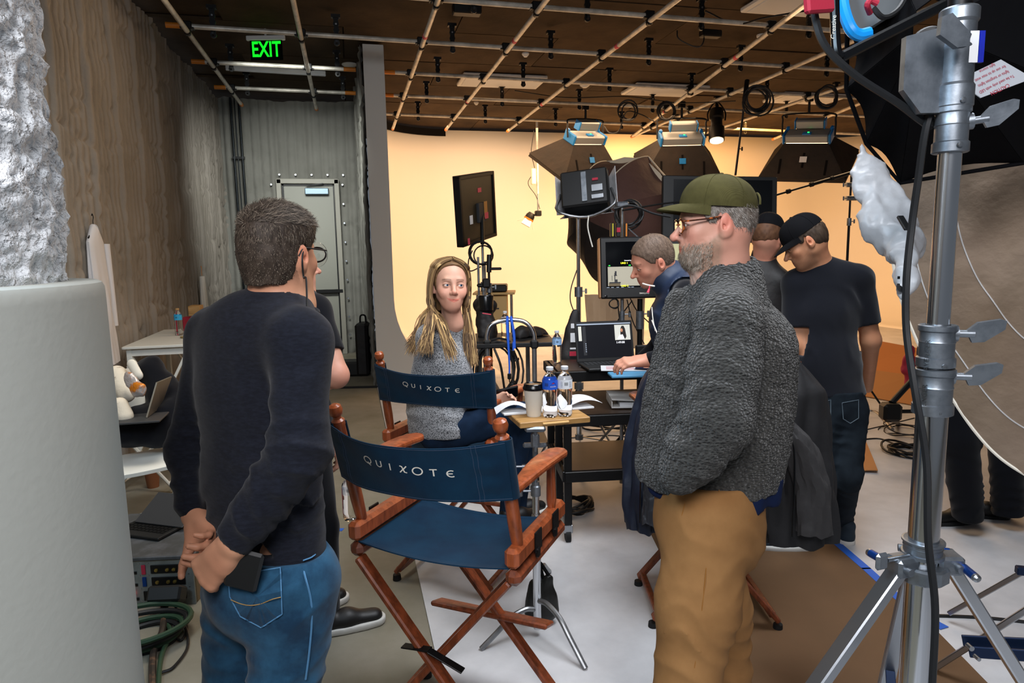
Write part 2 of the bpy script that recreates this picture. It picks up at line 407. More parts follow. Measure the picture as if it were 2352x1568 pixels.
# ================================================================== the room
ZC = 4.03
mat('concrete', '#857f72', .75, var=(1.6, '#66614f', .3, .72), bump=('noise', 25, .12, .01), spec=.35)
mat('painted_floor', '#c7c7c9', .5, var=(2.2, '#a9a9ab', .35, .72), bump=('noise', 12, .06, .01), spec=.4)
mat('cyclorama_paint', '#e6e2da', .8, bump=('noise', 2, .05, .02))
mat('foam_wall', '#8f8880', .9, var=(1.2, '#7d766d', .32, .7), bump=('noise', 28, .35, .012))
mat('foam_wall_back', '#7f7e78', .9, var=(1.2, '#6c6b65', .32, .7), bump=('noise', 28, .35, .012))
mat('fireproofing', '#eef2f6', .95, var=(7, '#c2c8ce', .4, .68), bump=('noise', 46, .9, .03), bump2=('noise', 130, .6, .01))
mat('column_paint', '#a7aaa4', .6, bump=('noise', 70, .12, .004), spec=.4)
mat('ceiling_black', '#4a3b2b', .85, var=(1.3, '#30261b', .35, .7), bump=('noise', 30, .2, .01))
mat('door_paint', '#85857c', .5, bump=('noise', 90, .08, .002))
mat('door_frame_paint', '#8d8a80', .5)
mat('galvanised', '#d6d0c4', .34, .2, var=(6, '#98948a', .35, .7))
def struct(name, b, m, **k): o = b.build(name, m, **k) if isinstance(b, MB) else b; o['kind'] = 'structure'; return o
b = MB(); b.box((4, 5.8, -.06), (12.4, 17, .12)); floor = struct('floor', b, 'concrete')
# painted stage floor: left edge follows the seam seen in the photo
sA = onz(950, 1273, 0); sB = onz(994, 1475, 0); dS = (sB - sA) / (sB - sA)[1]
e0 = sA + dS * (9.3 - sA[1]); e1 = sA + dS * (-1.2 - sA[1])
b = MB(); poly = [(e1[0], -1.2), (10.1, -1.2), (10.1, 12.75), (1.5, 12.75), (1.5, 9.3), (e0[0], 9.3)]
b.prism(poly, .008, (0, 0, .004)); struct('floor_stage', b, 'painted_floor')
# cyclorama : profile swept round the plan, cove to the floor
R1, RC, TOP = 1.05, 1.45, 4.0
plan = [((.49, y), (1, 0)) for y in np.linspace(8.3, 12.2, 14)]
plan += [((.49 + RC - RC * math.cos(a), 12.2 + RC * math.sin(a)), (math.cos(a), -math.sin(a))) for a in np.linspace(.1, math.pi / 2, 12)]
plan += [((x, 13.65), (0, -1)) for x in np.linspace(2.6, 10.1, 16)]
plan += [((10.1 + RC * math.sin(a), 13.65 - RC + RC * math.cos(a)), (-math.sin(a), -math.cos(a))) for a in np.linspace(.1, math.pi / 2, 12)]
plan += [((10.1 + RC, y), (-1, 0)) for y in np.linspace(11.8, 2.0, 12)]
prof = [(0, z) for z in np.linspace(TOP, R1, 7)] + [(R1 - R1 * math.cos(a), R1 - R1 * math.sin(a)) for a in np.linspace(.12, math.pi / 2, 12)] + [(R1 + .35, 0.0)]
V = []; Fq = []
for (p, n) in plan:
    for (o, z) in prof: V.append((p[0] + n[0] * o, p[1] + n[1] * o, z + .0082))
m_ = len(prof)
for i in range(len(plan) - 1):
    for j in range(m_ - 1): Fq.append((i * m_ + j, i * m_ + j + 1, (i + 1) * m_ + j + 1, (i + 1) * m_ + j))
cyc = npmesh('wall_cyclorama', V, Fq, G('cyclorama_paint')); cyc['kind'] = 'structure'
sol = cyc.modifiers.new('s', 'SOLIDIFY'); sol.thickness = .05; sol.offset = -1
# end face of the cyclorama's left wall with its cove flaring over the floor
poly = [(.25, 0), (.25, TOP), (.485, TOP), (.485, R1)] + [(.485 + R1 - R1 * math.cos(a), R1 - R1 * math.sin(a)) for a in np.linspace(.1, math.pi / 2, 12)]
b = MB(); b.prism(poly, .06, (0, 8.28, 0.009), np.array([[1, 0, 0], [0, 0, 1], [0, -1, 0.]])); mat('cap_paint', '#c9c7c1', .6, bump=('noise', 8, .1, .01)); struct('wall_cyclorama_end', b, 'cap_paint')
# sprayed foam walls
def foam(name, o, du, L, n, m, seed, ribs=.105, nu=None, ztop=3.98):
    o = np.array(o, float); du = np.array(du, float); n = np.array(n, float); nu = nu or int(L / .016); nz = 110
    U, Z = np.meshgrid(np.linspace(0, L, nu), np.linspace(0, 1, nz), indexing='ij')
    P = np.stack([U * 1.0, Z * ztop, U * 0 + seed], -1)
    w = vn(P * np.array([1, .3, 1]), 2.1, seed) * .05; warp = (U + w) / ribs
    ridge = np.abs(np.sin(np.pi * warp)) ** .8
    big = (vn(P * np.array([1., .12, 1]), 1.1, seed + 3) - .5) * .09
    crease = np.abs(vn(P * np.array([.9, 3.2, 1]) + vn(P, 1.5, 9)[..., None] * .6, 2.6, seed + 5) - .5)
    ampl = .022 + .03 * vn(P * np.array([1, .5, 1]), .8, seed + 8)
    wide = .03 * np.clip(np.sin(U / .62 * np.pi * 2) * 3 - 2.2, 0, 1)
    H = ampl * ridge + big - .045 * np.exp(-(crease / .03) ** 2) * vn(P, 1.3, seed + 2) + wide + .022 * vn(P, 4.5, seed) + .012 * vn(P, 13, seed)
    top = ztop + (vn(P * np.array([1, 0, 0]), 5, seed) - .5) * .09
    X = o + U[..., None] * du + H[..., None] * n; X[..., 2] = Z * top; X = X.reshape(-1, 3); k = nz
    i, j = np.meshgrid(np.arange(nu - 1), np.arange(nz - 1), indexing='ij'); a = (i * k + j).ravel()
    ob = npmesh(name, X, np.stack([a, a + k, a + k + 1, a + 1], -1), G(m)); ob['kind'] = 'structure'; return ob
XL = -1.90; YB = 11.32
foam('wall_left', (XL, -1.2, 0), (0, 1, 0), YB + 1.2 + .05, (1, 0, 0), 'foam_wall', 1)
foam('wall_back', (XL, YB, 0), (1, 0, 0), 2.2, (0, -1, 0), 'foam_wall_back', 4, ribs=.13)
foam('wall_partition', (.24, 8.27, 0), (0, 1, 0), YB - 8.25, (-1, 0, 0), 'foam_wall_back', 6, ztop=4.0)
# ceiling: joined sheets with open seams
b = MB(); b.box((4.3, 6.2, ZC + .12), (13.6, 17.4, .1)); ceil = struct('ceiling', b, 'ceiling_black')
me = None
for iy, y in enumerate(np.arange(-1.9, 14.4, 1.22)):
    for ix, x in enumerate(np.arange(-2.4, 11.2, 2.44)):
        xo = x + (1.22 if iy % 2 else 0)
        if me is None:
            q = MB(); q.box((0, 0, 0), (2.425, 1.203, .03)); o = q.build('ceiling_panel', 'ceiling_black', ceil, world=False); me = o.data
        else: o = bpy.data.objects.new('ceiling_panel', me); COL.objects.link(o); o.parent = ceil
        o.location = (xo + 1.22, y + .61, ZC + .045 + .006 * ((ix * 7 + iy * 3) % 3))
# dark strip round the far left corner of the cyclorama's top
b = MB(); pl = [(p[0] + n[0] * .05, p[1] + n[1] * .05) for p, n in plan[10:26]]
for p, q in zip(pl[:-1], pl[1:]): b.beam((*p, 3.95), (*q, 3.95), .02, .13)
struct('trim_dark_strip', b, 'black_cloth')
# pipe grid hung from the ceiling
ZG = 3.80
grid = thing('pipe_grid', 'steel pipe lighting grid with black hangers under the dark ceiling', 'pipe grid', (3, 6, ZG))
rows = [((700, -26), (1990, 76), 0, 0), ((383, 57), (2010, 166), 1, 0), ((442, 141), (815, 160), 1, 1), ((882, 165), (1990, 226), 1, 0), ((494, 200), (815, 214), 1, 1), ((882, 218), (2010, 268), 1, 0), ((882, 261), (2000, 309), 0, 0)]
rowL = []
for (p, q, c0, c1) in rows:
    A, B = onz(*p, ZG), onz(*q, ZG); rowL.append((A, B)); o = MB().tube(A, B, .024).build('pipe', 'galvanised', grid)
    d = (B - A) / np.linalg.norm(B - A)
    if c0: MB().tube(A - d * .01, A + d * .13, .0265).build('end_cap', 'orange_cap', o)
    if c1: MB().tube(B - d * .13, B + d * .01, .0265).build('end_cap', 'orange_cap', o)
ZL = ZG - .05
cols_ = [((377, 0), (555, 241)), ((673, 0), (727, 251)), ((1006, 0), (902, 296)), ((1255, 0), (1024, 298)), ((1554.7, 0), (1166, 301)), ((1850, 10), (1451, 314)), ((1949, 99), (1551, 271)), ((1939, 198), (1666, 290)), ((1945, 250), (1775, 320))]
colL = []
for i, (p, q) in enumerate(cols_):
    A, B = onz(*p, ZL), onz(*q, ZL)
    if i in (6, 7, 8): B = A + (B - A) / (B - A)[1] * (12.35 - A[1])
    if i == 5: B = onz(1451, 314, ZL)
    d = (B - A) / np.linalg.norm(B - A); A = A - d * (A[1] - .6) / d[1]; colL.append((A, B)); o = MB().tube(A, B, .024).build('pipe', 'galvanised', grid)
    MB().tube(B - d * .1, B + d * .01, .0265).build('end_cap', 'orange_cap', o)
    if i in (2, 3, 4, 5):
        for t in (.55, .8): MB().tube(A + (B - A) * t, A + (B - A) * (t + .006), .0262).build('tape_band', 'pink_tape', o)
def xing(l1, l2):
    (a, b_), (c, d_) = l1, l2; r = (b_ - a)[:2]; s = (d_ - c)[:2]; den = r[0] * s[1] - r[1] * s[0]
    t = ((c - a)[0] * s[1] - (c - a)[1] * s[0]) / den; u = ((c - a)[0] * r[1] - (c - a)[1] * r[0]) / den
    return a + (b_ - a) * t if -.001 <= t <= 1 and 0 <= u <= 1 else None
cm = None
for r_ in rowL:
    for c_ in colL:
        x = xing(r_, c_)
        if x is None: continue
        if cm is None:
            q = MB(); q.box((0, 0, .004), (.09, .075, .075), bev=.008); q.tube((-.055, -.03, -.02), (-.055, .03, -.02), .009, n=6); q.tube((.055, -.03, -.02), (.055, .03, -.02), .009, n=6)
            q.box((0, 0, -.055), (.05, .06, .06), bev=.01); o = q.build('pipe_clamp', 'black_metal', grid, world=False); cm = o.data
        else: o = bpy.data.objects.new('pipe_clamp', cm); COL.objects.link(o); o.parent = grid
        o.location = Vector(x) - grid.location
hm = None
hang = [(0, 1090), (0, 1353), (0, 1617), (0, 1865), (1, 487), (1, 773), (1, 1041), (1, 1268), (1, 1494), (1, 1706), (1, 1905), (2, 529), (2, 775), (3, 1007), (3, 1204), (3, 1403), (3, 1592), (3, 1766), (3, 1925), (4, 567), (4, 788), (5, 981), (5, 1155), (5, 1333), (5, 1502), (5, 1650), (5, 1810), (6, 961), (6, 1116), (6, 1278), (6, 1430), (6, 1560), (6, 1715)]
for (ri, x) in hang:
    (p, q) = rows[ri][:2]; y = p[1] + (q[1] - p[1]) * (x - p[0]) / (q[0] - p[0]); c = onz(x, y, ZG)
    if hm is None:
        q = MB()
        for k in range(5): q.tube((0, -.012, -.05 + k * .06), (0, .012, -.05 + k * .06), .030, n=10)
        q.box((0, 0, .07), (.045, .02, .27)); q.tube((-.01, 0, -.03), (.01, 0, -.03), .036, n=10); q.box((0, 0, .205), (.09, .06, .03))
        o = q.build('hanger_bracket', 'black_metal', grid, world=False); hm = o.data
        q = MB()
        for k in (0, 1, 3): q.tube((0, -.0135, -.05 + k * .06), (0, .0135, -.05 + k * .06), .009, n=8)
        bo = q.build('bolt', 'dull_chrome', o, world=False, kind='stuff'); bm_ = bo.data
    else:
        o = bpy.data.objects.new('hanger_bracket', hm); COL.objects.link(o); o.parent = grid
        bo = bpy.data.objects.new('bolt', bm_); bo['kind'] = 'stuff'; COL.objects.link(bo); bo.parent = o
    o.location = Vector(c) - grid.location + Vector((0, .05, 0))
# ---------------------------------------------------------------- door in the back wall
YD = 11.235
tl, br = ony(635, 412, YD), ony(790, 800, YD)
def wy(x, y, dy=0): return ony(x, y, YD - dy)
xl = tl[0]; xr = wy(777, 414)[0]; zt = tl[2]
door = struct('door_1', MB().box(((xl + xr) / 2, YD + .03, zt / 2), (xr - xl - .12, .05, zt - .1)), 'door_paint')
b = MB(); b.box((xl + .03, YD, zt / 2), (.075, .14, zt), bev=.006); b.box((xr - .03, YD, zt / 2), (.075, .14, zt), bev=.006); b.box(((xl + xr) / 2, YD, zt - .03), (xr - xl, .14, .075), bev=.006); b.build('door_frame', 'door_frame_paint', door)
b = MB(); b.box((xl + .085, YD - .0, zt / 2), (.03, .04, zt - .12)); b.box((xr - .08, YD, zt / 2), (.02, .04, zt - .12)); b.box(((xl + xr) / 2, YD, zt - .08), (xr - xl - .15, .04, .03)); b.build('door_gap', 'black_metal', door)
p = wy(728, 440); b = MB(); b.box((p[0], YD - .06, p[2]), (.36, .07, .1), bev=.01); b.build('door_closer', mat('closer_grey', '#6d7f8c', .4, .5), door)
p = wy(722, 427); MB().beam((p[0] - .12, YD - .06, p[2]), (p[0] + .14, YD - .1, p[2] + .03), .025, .012).build('closer_arm', 'dark_grey', door)
p = wy(740, 669); b = MB(); b.box((p[0] + .02, YD - .05, p[2]), (.62, .05, .06), bev=.008); b.build('push_bar', 'black_metal', door)
b = MB()
for k in range(9): b.lathe((xr + .06, YD - .03, zt - .08 - k * .3), (0, -1, 0), [(0, .018), (.012, .014)], 8)
for k in range(5): b.lathe((xl + .05 + k * .24, YD - .03, zt + .07), (0, -1, 0), [(0, .018), (.012, .014)], 8)
for k in range(9): b.lathe((xl - .08, YD - .03, zt - .08 - k * .3), (0, -1, 0), [(0, .018), (.012, .014)], 8)
b.build('fixing_washers', 'dull_chrome', door, kind='stuff')
# conduits in the far left corner
for k, (x, lab) in enumerate([(534, 'leftmost of the three black conduits beside the grey door'), (543, 'middle of the three black conduits beside the grey door'), (553, 'black conduit nearest the grey door of three')]):
    p = ony(x, 300, 11.16 - .0 * k); b = MB(); b.tube((p[0], p[1], 0), (p[0], p[1], 3.98), .017 if k != 1 else .009)
    o = b.build('conduit', mat('conduit_black', '#12181c', .35, .5)); tag(o, lab, 'conduit', 'black conduits in the far left corner')
    b = MB()
    for z in (.8, 2.0, 3.1): b.box((p[0], p[1] + .01, z), (.06, .05, .035))
    b.build('conduit_strap', 'black_metal', o)
b = MB(); a1, a2 = onz(735, 893, 0), onz(868, 890, 0); b.beam(a1 + [0, 0, .012], a2 + [0, 0, .012], .03, .022); tag(b.build('cable_cover', 'rubber'), 'thin black cable cover strip lying on the concrete near the grey door', 'cable cover')
# ---------------------------------------------------------------- column in the left foreground
cc = np.array([-.86, .985]); 
ptR = M3 @ np.array([(240 - CX) / F, -(640 - CY) / F, -1.])
def place_col():
    # centre so that the right tangent passes through the pixel column x=243 at the rim height
    d = ptR[:2] / np.linalg.norm(ptR[:2]); nrm = np.array([-d[1], d[0]]); return d * 1.32 + nrm * .335
cc = place_col()
if True:
    nr, nz = 300, 380; A, Z = np.meshgrid(np.linspace(0, 2 * math.pi, nr, endpoint=False), np.linspace(1.52, 4.05, nz), indexing='ij')
    P = np.stack([np.cos(A), np.sin(A), Z], -1); r = .285 + (Z - 1.6) * .0 + .013 * (vn(P * np.array([.262, .262, 1.]), 26, 2) - .5) + .018 * (vn(P * np.array([.262, .262, 1.]), 85, 3) - .5) + .012 * (vn(P * np.array([.262, .262, 1.]), 6, 5) - .5)
    X = np.stack([cc[0] + np.cos(A) * r, cc[1] + np.sin(A) * r, Z], -1).reshape(-1, 3)
    i, j = np.meshgrid(np.arange(nr), np.arange(nz - 1), indexing='ij'); a = (i * nz + j).ravel(); b2 = (((i + 1) % nr) * nz + j).ravel()
    col = npmesh('column', X, np.stack([a, b2, b2 + 1, a + 1], -1), G('fireproofing')); col['kind'] = 'structure'
    zr = onz(100, 634, 1.6)[2]; b = MB(); b.lathe((cc[0], cc[1], 0), (0, 0, 1), [(0, .335), (1.578, .335), (1.592, .3345), (1.600, .331), (1.603, .325), (1.603, .25)], 96); b.build('column_sleeve', 'column_paint', col)
# ---------------------------------------------------------------- fixtures on the ceiling
ZCE = ZC + .03
def ceil_light(x, y, lab, s=(.62, 1.2)):
    c = onz(x, y, ZCE - .03); t = thing('ceiling_light', lab, 'ceiling light', c, 'unlit flat ceiling lights')
    b = MB(); b.box(c, (s[1], s[0], .05), bev=.012); b.build('housing', 'white_plastic', t); b = MB(); b.box(c - np.array([0, 0, .028]), (s[1] - .1, s[0] - .1, .012), bev=.004); b.build('diffuser', 'paper', t)
ceil_light(1152, 186, 'white rectangular ceiling light right of the partition, unlit')
ceil_light(1527, 207, 'white rectangular ceiling light above the middle softbox, unlit')
ceil_light(1850, 226, 'white rectangular ceiling light above the right softbox, unlit')
ceil_light(1862, 8, 'white rectangular ceiling light by the top edge, beside the blue lamp')
c0, c1 = onz(518, 154, ZCE - .05), onz(748, 168, ZCE - .05); t = thing('strip_light', 'long thin white strip light on the dark ceiling behind the exit sign', 'strip light', (c0 + c1) / 2)
MB().beam(c0, c1, .06, .05, bev=.008).build('housing', 'white_plastic', t); MB().beam(c0 - [0, 0, .03], c1 - [0, 0, .03], .045, .02, bev=.006).build('diffuser', 'paper', t)
for (x, y, r, nm, lab) in [(1207, 127, .045, 'sprinkler', 'flush white ceiling disc between the second and third grid pipes'), (1094, 238, .04, 'sprinkler', 'small white ceiling disc above the left softbox'), (1343, 198, .075, 'smoke_detector', 'round white smoke detector between two ceiling lights'), (803, 151, .1, 'smoke_detector', 'round white detector on dark ceiling beside the partition top'), (1750, 86, .06, 'sprinkler', 'flush white ceiling disc near the big black softbox')]:
    c = onz(x, y, ZCE - .02); b = MB(); b.lathe(c + [0, 0, .03], (0, 0, -1), [(0, r), (.02, r), (.032, r * .8), (.05, r * .45)], 18); tag(b.build(nm, 'white_plastic'), lab, 'detector' if nm[1] == 'm' else 'sprinkler cover')
# exit sign
c = W(612, 115, 7.3); t = thing('exit_sign', 'green glowing EXIT sign hanging from the dark ceiling', 'exit sign', c)
ex = HR; R_ = np.array([HR, UP, np.cross(HR, UP)])
MB().box(c + UP * .125, (.42, .035, .05), np.array([HR, HF, UP]), .006).build('mount', 'white_plastic', t)
MB().tube(c + UP * .14, (c[0], c[1], ZCE), .012).build('stem', 'white_plastic', t)
MB().box(c, (.35, .006, .21), np.array([HR, HF, UP])).build('panel', mat('exit_acrylic', '#020a06', .95, spec=.05), t)
put_text('lettering', 'EXIT', .20, lambda x, y, z: c + HR * x * .78 + UP * (y * 1.12) - HF * (.006 + z), mat('exit_green', '#10ff30', .5, emit=('#12ff2c', .9)), t, .001, bold=.004)
# kraft paper and tape on the floor
fl = lambda x, y, z=.009: onz(x, y, z)
mat('kraft_paper', '#664a30', .75, var=(1.5, '#573f28', .3, .7), bump=('noise', 2.2, .35, .03))
P = [(1488, 1212), (1762, 1196), (1912, 1238), (2082, 1390), (2140, 1436), (2290, 1590), (2420, 1800), (1740, 1800), (1652, 1568), (1597, 1432)]
P = [onz(x, y, .0095)[:2] for x, y in P]; b = MB(); b.prism([tuple(p) for p in P], .002, (0, 0, .0095)); tag(b.build('kraft_paper_sheet', 'kraft_paper'), 'brown kraft paper sheet laid on the pale floor under the standing men', 'floor paper')
def tape(pts, w, lab, grp='blue tape on the floor', z=.0115, m='blue_tape'):
    b = MB(); Q = [onz(x, y, z) for x, y in pts]
    for p, q in zip(Q[:-1], Q[1:]): b.beam(p, q, .0012, w, up=None) if False else b.box((p + q) / 2, (np.linalg.norm(q - p) + w * .3, w, .0014), np.array([(q - p) / np.linalg.norm(q - p), np.cross(UP, (q - p) / np.linalg.norm(q - p)), UP]))
    tag(b.build('blue_tape', m), lab, 'tape', grp)
tape([(1905, 1232), (1990, 1305), (2085, 1392)], .045, 'long blue tape strip along right edge of the brown paper')
tape([(1755, 1194), (1800, 1197)], .045, 'short blue tape strip by the navy sneakers')
tape([(2120, 1415), (2166, 1440)], .05, 'torn blue tape end right of the thick chrome stand post')
tape([(1486, 1208), (1512, 1218)], .045, 'blue tape scrap at the left corner of the brown paper')
tape([(1594, 1432), (1606, 1442)], .04, 'blue tape scrap in front of the tan trousers')
tape([(750, 1215), (786, 1216)], .04, 'blue tape strip on the concrete left of the front director chair', z=.001)
# cardboard offcuts
mat('cardboard', '#a87545', .8, bump=('noise', 5, .15, .01))
def sheet(name, pts, lift, lab, cat, m='cardboard', th=.006):
    A = [onz(x, y, z) for (x, y), z in zip(pts, lift)]
    def fn(u, v):
        p = (A[0] * (1 - u) + A[1] * u) * (1 - v) + (A[3] * (1 - u) + A[2] * u) * v; return p + UP * .012 * math.sin(u * 5 + v * 3)
    b = MB(); b.grid(fn, 10, 10, True, th); tag(b.build(name, m), lab, cat)
sheet('cardboard_sheet', [(1880, 985), (1985, 1000), (2016, 1084), (1900, 1076)], [.03, .03, .02, .02], 'bent tan cardboard sheet on the floor behind the dark jeans', 'cardboard')
# ================================================================== people
def skin_mat(name, rough=.5): return mat(name, '#ffffff', rough, attr='col', bump=('noise', 260, .18, .0012), bump2=('noise', 40, .06, .004), spec=.4)
skin_mat('skin'); mat('hair', '#ffffff', .62, attr='col', bump=('noise', 300, .5, .001), spec=.3)
mat('eye_white', '#ddd6d0', .15); mat('pupil', '#080808', .1)
mat('sweater_navy', '#15171f', .95, bump=('noise', 380, .3, .001), bump2=('noise', 24, .15, .004), sheen=.08, var=(60, '#1c1f29', .4, .65), stretch=(1, 1, 3))
mat('denim_blue', '#28526f', .9, bump=('noise', 500, .3, .001), var=(9, '#16324a', .38, .62), sheen=.1)
mat('denim_dark', '#16283f', .9, bump=('noise', 500, .3, .001), var=(9, '#0d1a2b', .36, .66))
mat('denim_black', '#1a2229', .9, bump=('noise', 400, .3, .001), var=(8, '#0f151b', .36, .66))
mat('tee_black', '#0e0f14', .95, bump=('noise', 300, .3, .001), sheen=.1)
mat('tee_charcoal', '#13151c', .95, bump=('noise', 300, .3, .001), sheen=.15)
mat('fleece_grey', '#484744', 1, bump=('vor', 110, 1.0, .010), bump2=('noise', 70, .5, .006), sheen=.2, var=(90, '#2f2e2c', .35, .62), stretch=(1, 1, 1.5))
mat('chino_tan', '#976e44', .85, bump=('noise', 420, .25, .001), bump2=('noise', 10, .1, .01), var=(5, '#835d37', .35, .7))
mat('heather_grey', '#9b9da0', .95, bump=('noise', 420, .45, .0015), var=(230, '#333539', .47, .58), sheen=.2)
mat('vest_navy', '#15263f', .6, bump=('noise', 8, .15, .01))
mat('cap_olive', '#4c4728', .9, bump=('Y', 160, .25, .0012), bump2=('noise', 30, .2, .003), var=(22, '#3c381e', .35, .7))
mat('cap_black', '#0d0d10', .9, bump=('noise', 250, .3, .001))
mat('navy_cloth', '#101c3a', .85, bump=('noise', 200, .2, .001))
mat('sole_white', '#bdbbb6', .6); mat('shoe_black', '#0c0b0c', .5, bump=('noise', 50, .2, .003)); mat('shoe_navy', '#16242f', .8, bump=('noise', 120, .3, .002))
def frame(yaw, pitch=0, roll=0):
    """rows: person's right, forward, up. yaw degrees clockwise from +Y"""
    y, p, r = [math.radians(a) for a in (yaw, pitch, roll)]
    f = np.array([math.sin(y) * math.cos(p), math.cos(y) * math.cos(p), -math.sin(p)]); rt = np.array([math.cos(y), -math.sin(y), 0]); u = np.cross(rt, f)
    return np.array([rt * math.cos(r) + u * math.sin(r), f, u * math.cos(r) - rt * math.sin(r)])
class Head:
    def __init__(s, O, R, k=1.0, female=False, wide=1.0): s.O = np.asarray(O, float); s.R = R; s.k = k; s.fem = female; s.w = wide
    def p(s, x, y, z): return s.O + (np.array([x * s.w, y, z]) * s.k) @ s.R
    def loc(s, V): return ((np.asarray(V) - s.O) @ s.R.T) / s.k / np.array([s.w, 1, 1])
    def box(s, m=.0): c = .16 + m; return s.O - c * s.k, s.O + c * s.k
    def sdf(s, S, neck, neck_r=.056, smile=0.0, fat=1.0):
        k = s.k; R = s.R; P = s.p; E = lambda c, r, kk=.02, sub=False, Rr=None: S.ell(P(*c), np.array(r) * k, R if Rr is None else Rr, kk * k, sub)
        fm = s.fem; C = lambda a, b, r0, r1, kk=.015, sub=False: S.cap(P(*a), P(*b), r0 * k, r1 * k, kk * k, sub)
        E((0, -.014, .032), (.0745, .097, .086)); E((0, -.042, -.002), (.066, .064, .068), .03)
        E((0, .030, -.012), (.061, .060, .078), .03)
        jw = .037 if s.fem else .048 * fat
        C((jw, .002, -.055), (.012, .062, -.094), .019, .015, .03); C((-jw, .002, -.055), (-.012, .062, -.094), .019, .015, .03)
        E((0, .052, -.062), (.042 * fat, .038, .046), .03)
        E((0, .069, -.097), (.021, .017, .016), .02)
        for q in (-1, 1):
            E((q * .040, .058, -.026), (.022, .020, .020), .025)
            if s.fem: E((q * .034, .070, -.040), (.015, .012, .013), .02)
        C((-.030, .079, .021), (.030, .079, .021), .009 if s.fem else .0115, .009 if s.fem else .0115, .018)
        for q in (-1, 1):
            E((q * .031, .094, -.001), (.017, .013, .0125), .014, True)
            E((q * .031, .074, -.001), (.0145, .0142, .0135), .004)
        nz = .0 if fm else .008; C((0, .088, .006), (0, .106 + nz, -.030), .0068, .0100, .012); E((0, .108 + nz, -.033), (.0095 + nz * .2, .0098, .0095), .008)
        for q in (-1, 1):
            E((q * .0115, .098, -.037), (.0075, .0095, .0075), .006); E((q * .0065, .104, -.0445), (.0035, .005, .003), .002, True)
        E((0, .076, -.066), (.026, .016, .022), .02)
        lz = -.0635
        g_ = .86 if fm else 1
        for q in (-1, 1):
            C((q * (.021 + smile * .004), .080, lz + smile * .0045), (0, .0885, lz + .001), .003, .0046 * g_, .006); C((q * (.018 + smile * .002), .081, lz - .0075 + smile * .002), (0, .088, lz - .0095), .0034, .006 * g_, .005)
            if smile: E((q * .036, .070, -.042), (.013, .010, .012), .018)
        for q in (-1, 1): C((0, .0975, lz - .0042), (q * (.024 + smile * .003), .083, lz - .003 + smile * .006), .0011, .0011, .002, True)
        # ears: shell, hollow, lobe
        for q in (-1, 1):
            fr = frame(0, 0, 0); a = q * .30; Re = np.array([[math.cos(a), -math.sin(a), 0], [math.sin(a), math.cos(a), 0], [0, 0, 1]]) @ R
            c0 = (q * .079, -.014, -.008)
            E(c0, (.0085, .0185, .031), .006, False, Re); E((q * .073, -.008, -.020), (.010, .010, .022), .008)
            E((q * .0875, -.0125, -.002), (.0065, .0115, .0185), .004, True, Re); E((q * .0835, -.009, -.014), (.007, .0065, .010), .003, True)
            E((q * .083, -.0135, .004), (.0028, .008, .013), .003, False, Re); E((q * .0775, .001, -.012), (.0045, .0035, .006), .003)
            E((q * .0775, -.006, -.034), (.0055, .0075, .0085), .004)
        if neck is not None:
            nb = np.asarray(neck, float); t = P(0, -.025, -.045); S.cap(t, nb, neck_r * .96, neck_r * 1.08, .035)
            S.cap(P(0, .025, -.085), nb + (P(0, .05, 0) - P(0, 0, 0)), .03, .04, .035)
    def eyes(s, root, iris='#3c5a72', look=(0, 0), lid=True):
        for q in (-1, 1):
            c = s.p(q * .031, .0745, -.001); d = (np.array([look[0], 1, look[1]])) @ s.R; d /= np.linalg.norm(d); r = .0146 * s.k
            o = MB().ell(c, r, n=20, m=14).build('eye', 'eye_white', root)
            x, y, _ = basis(d); m = mat('iris' + iris[1:], iris, .1)
            for nm, rr, off, mm in (('iris', .0058, .0137, m), ('pupil', .0028, .01415, G('pupil'))):
                b = MB(); b.lathe(c + d * off * s.k - d * .0012, d, [(0, rr * s.k), (.0014, rr * s.k * .96), (.0019, rr * .5 * s.k)], 16); b.build(nm, mm, o)
    def lids(s, S, op=.0052, tilt=0):
        """opening between the lids"""
        k = s.k
        for q in (-1, 1):
            S.ell(s.p(q * .031, .076, -.001), np.array([.0160, .0148, .0142]) * k, s.R, .003)
            S.ell(s.p(q * .031, .091, -.0015), np.array([.0135, .0085, op]) * k, s.R, .0015, True)
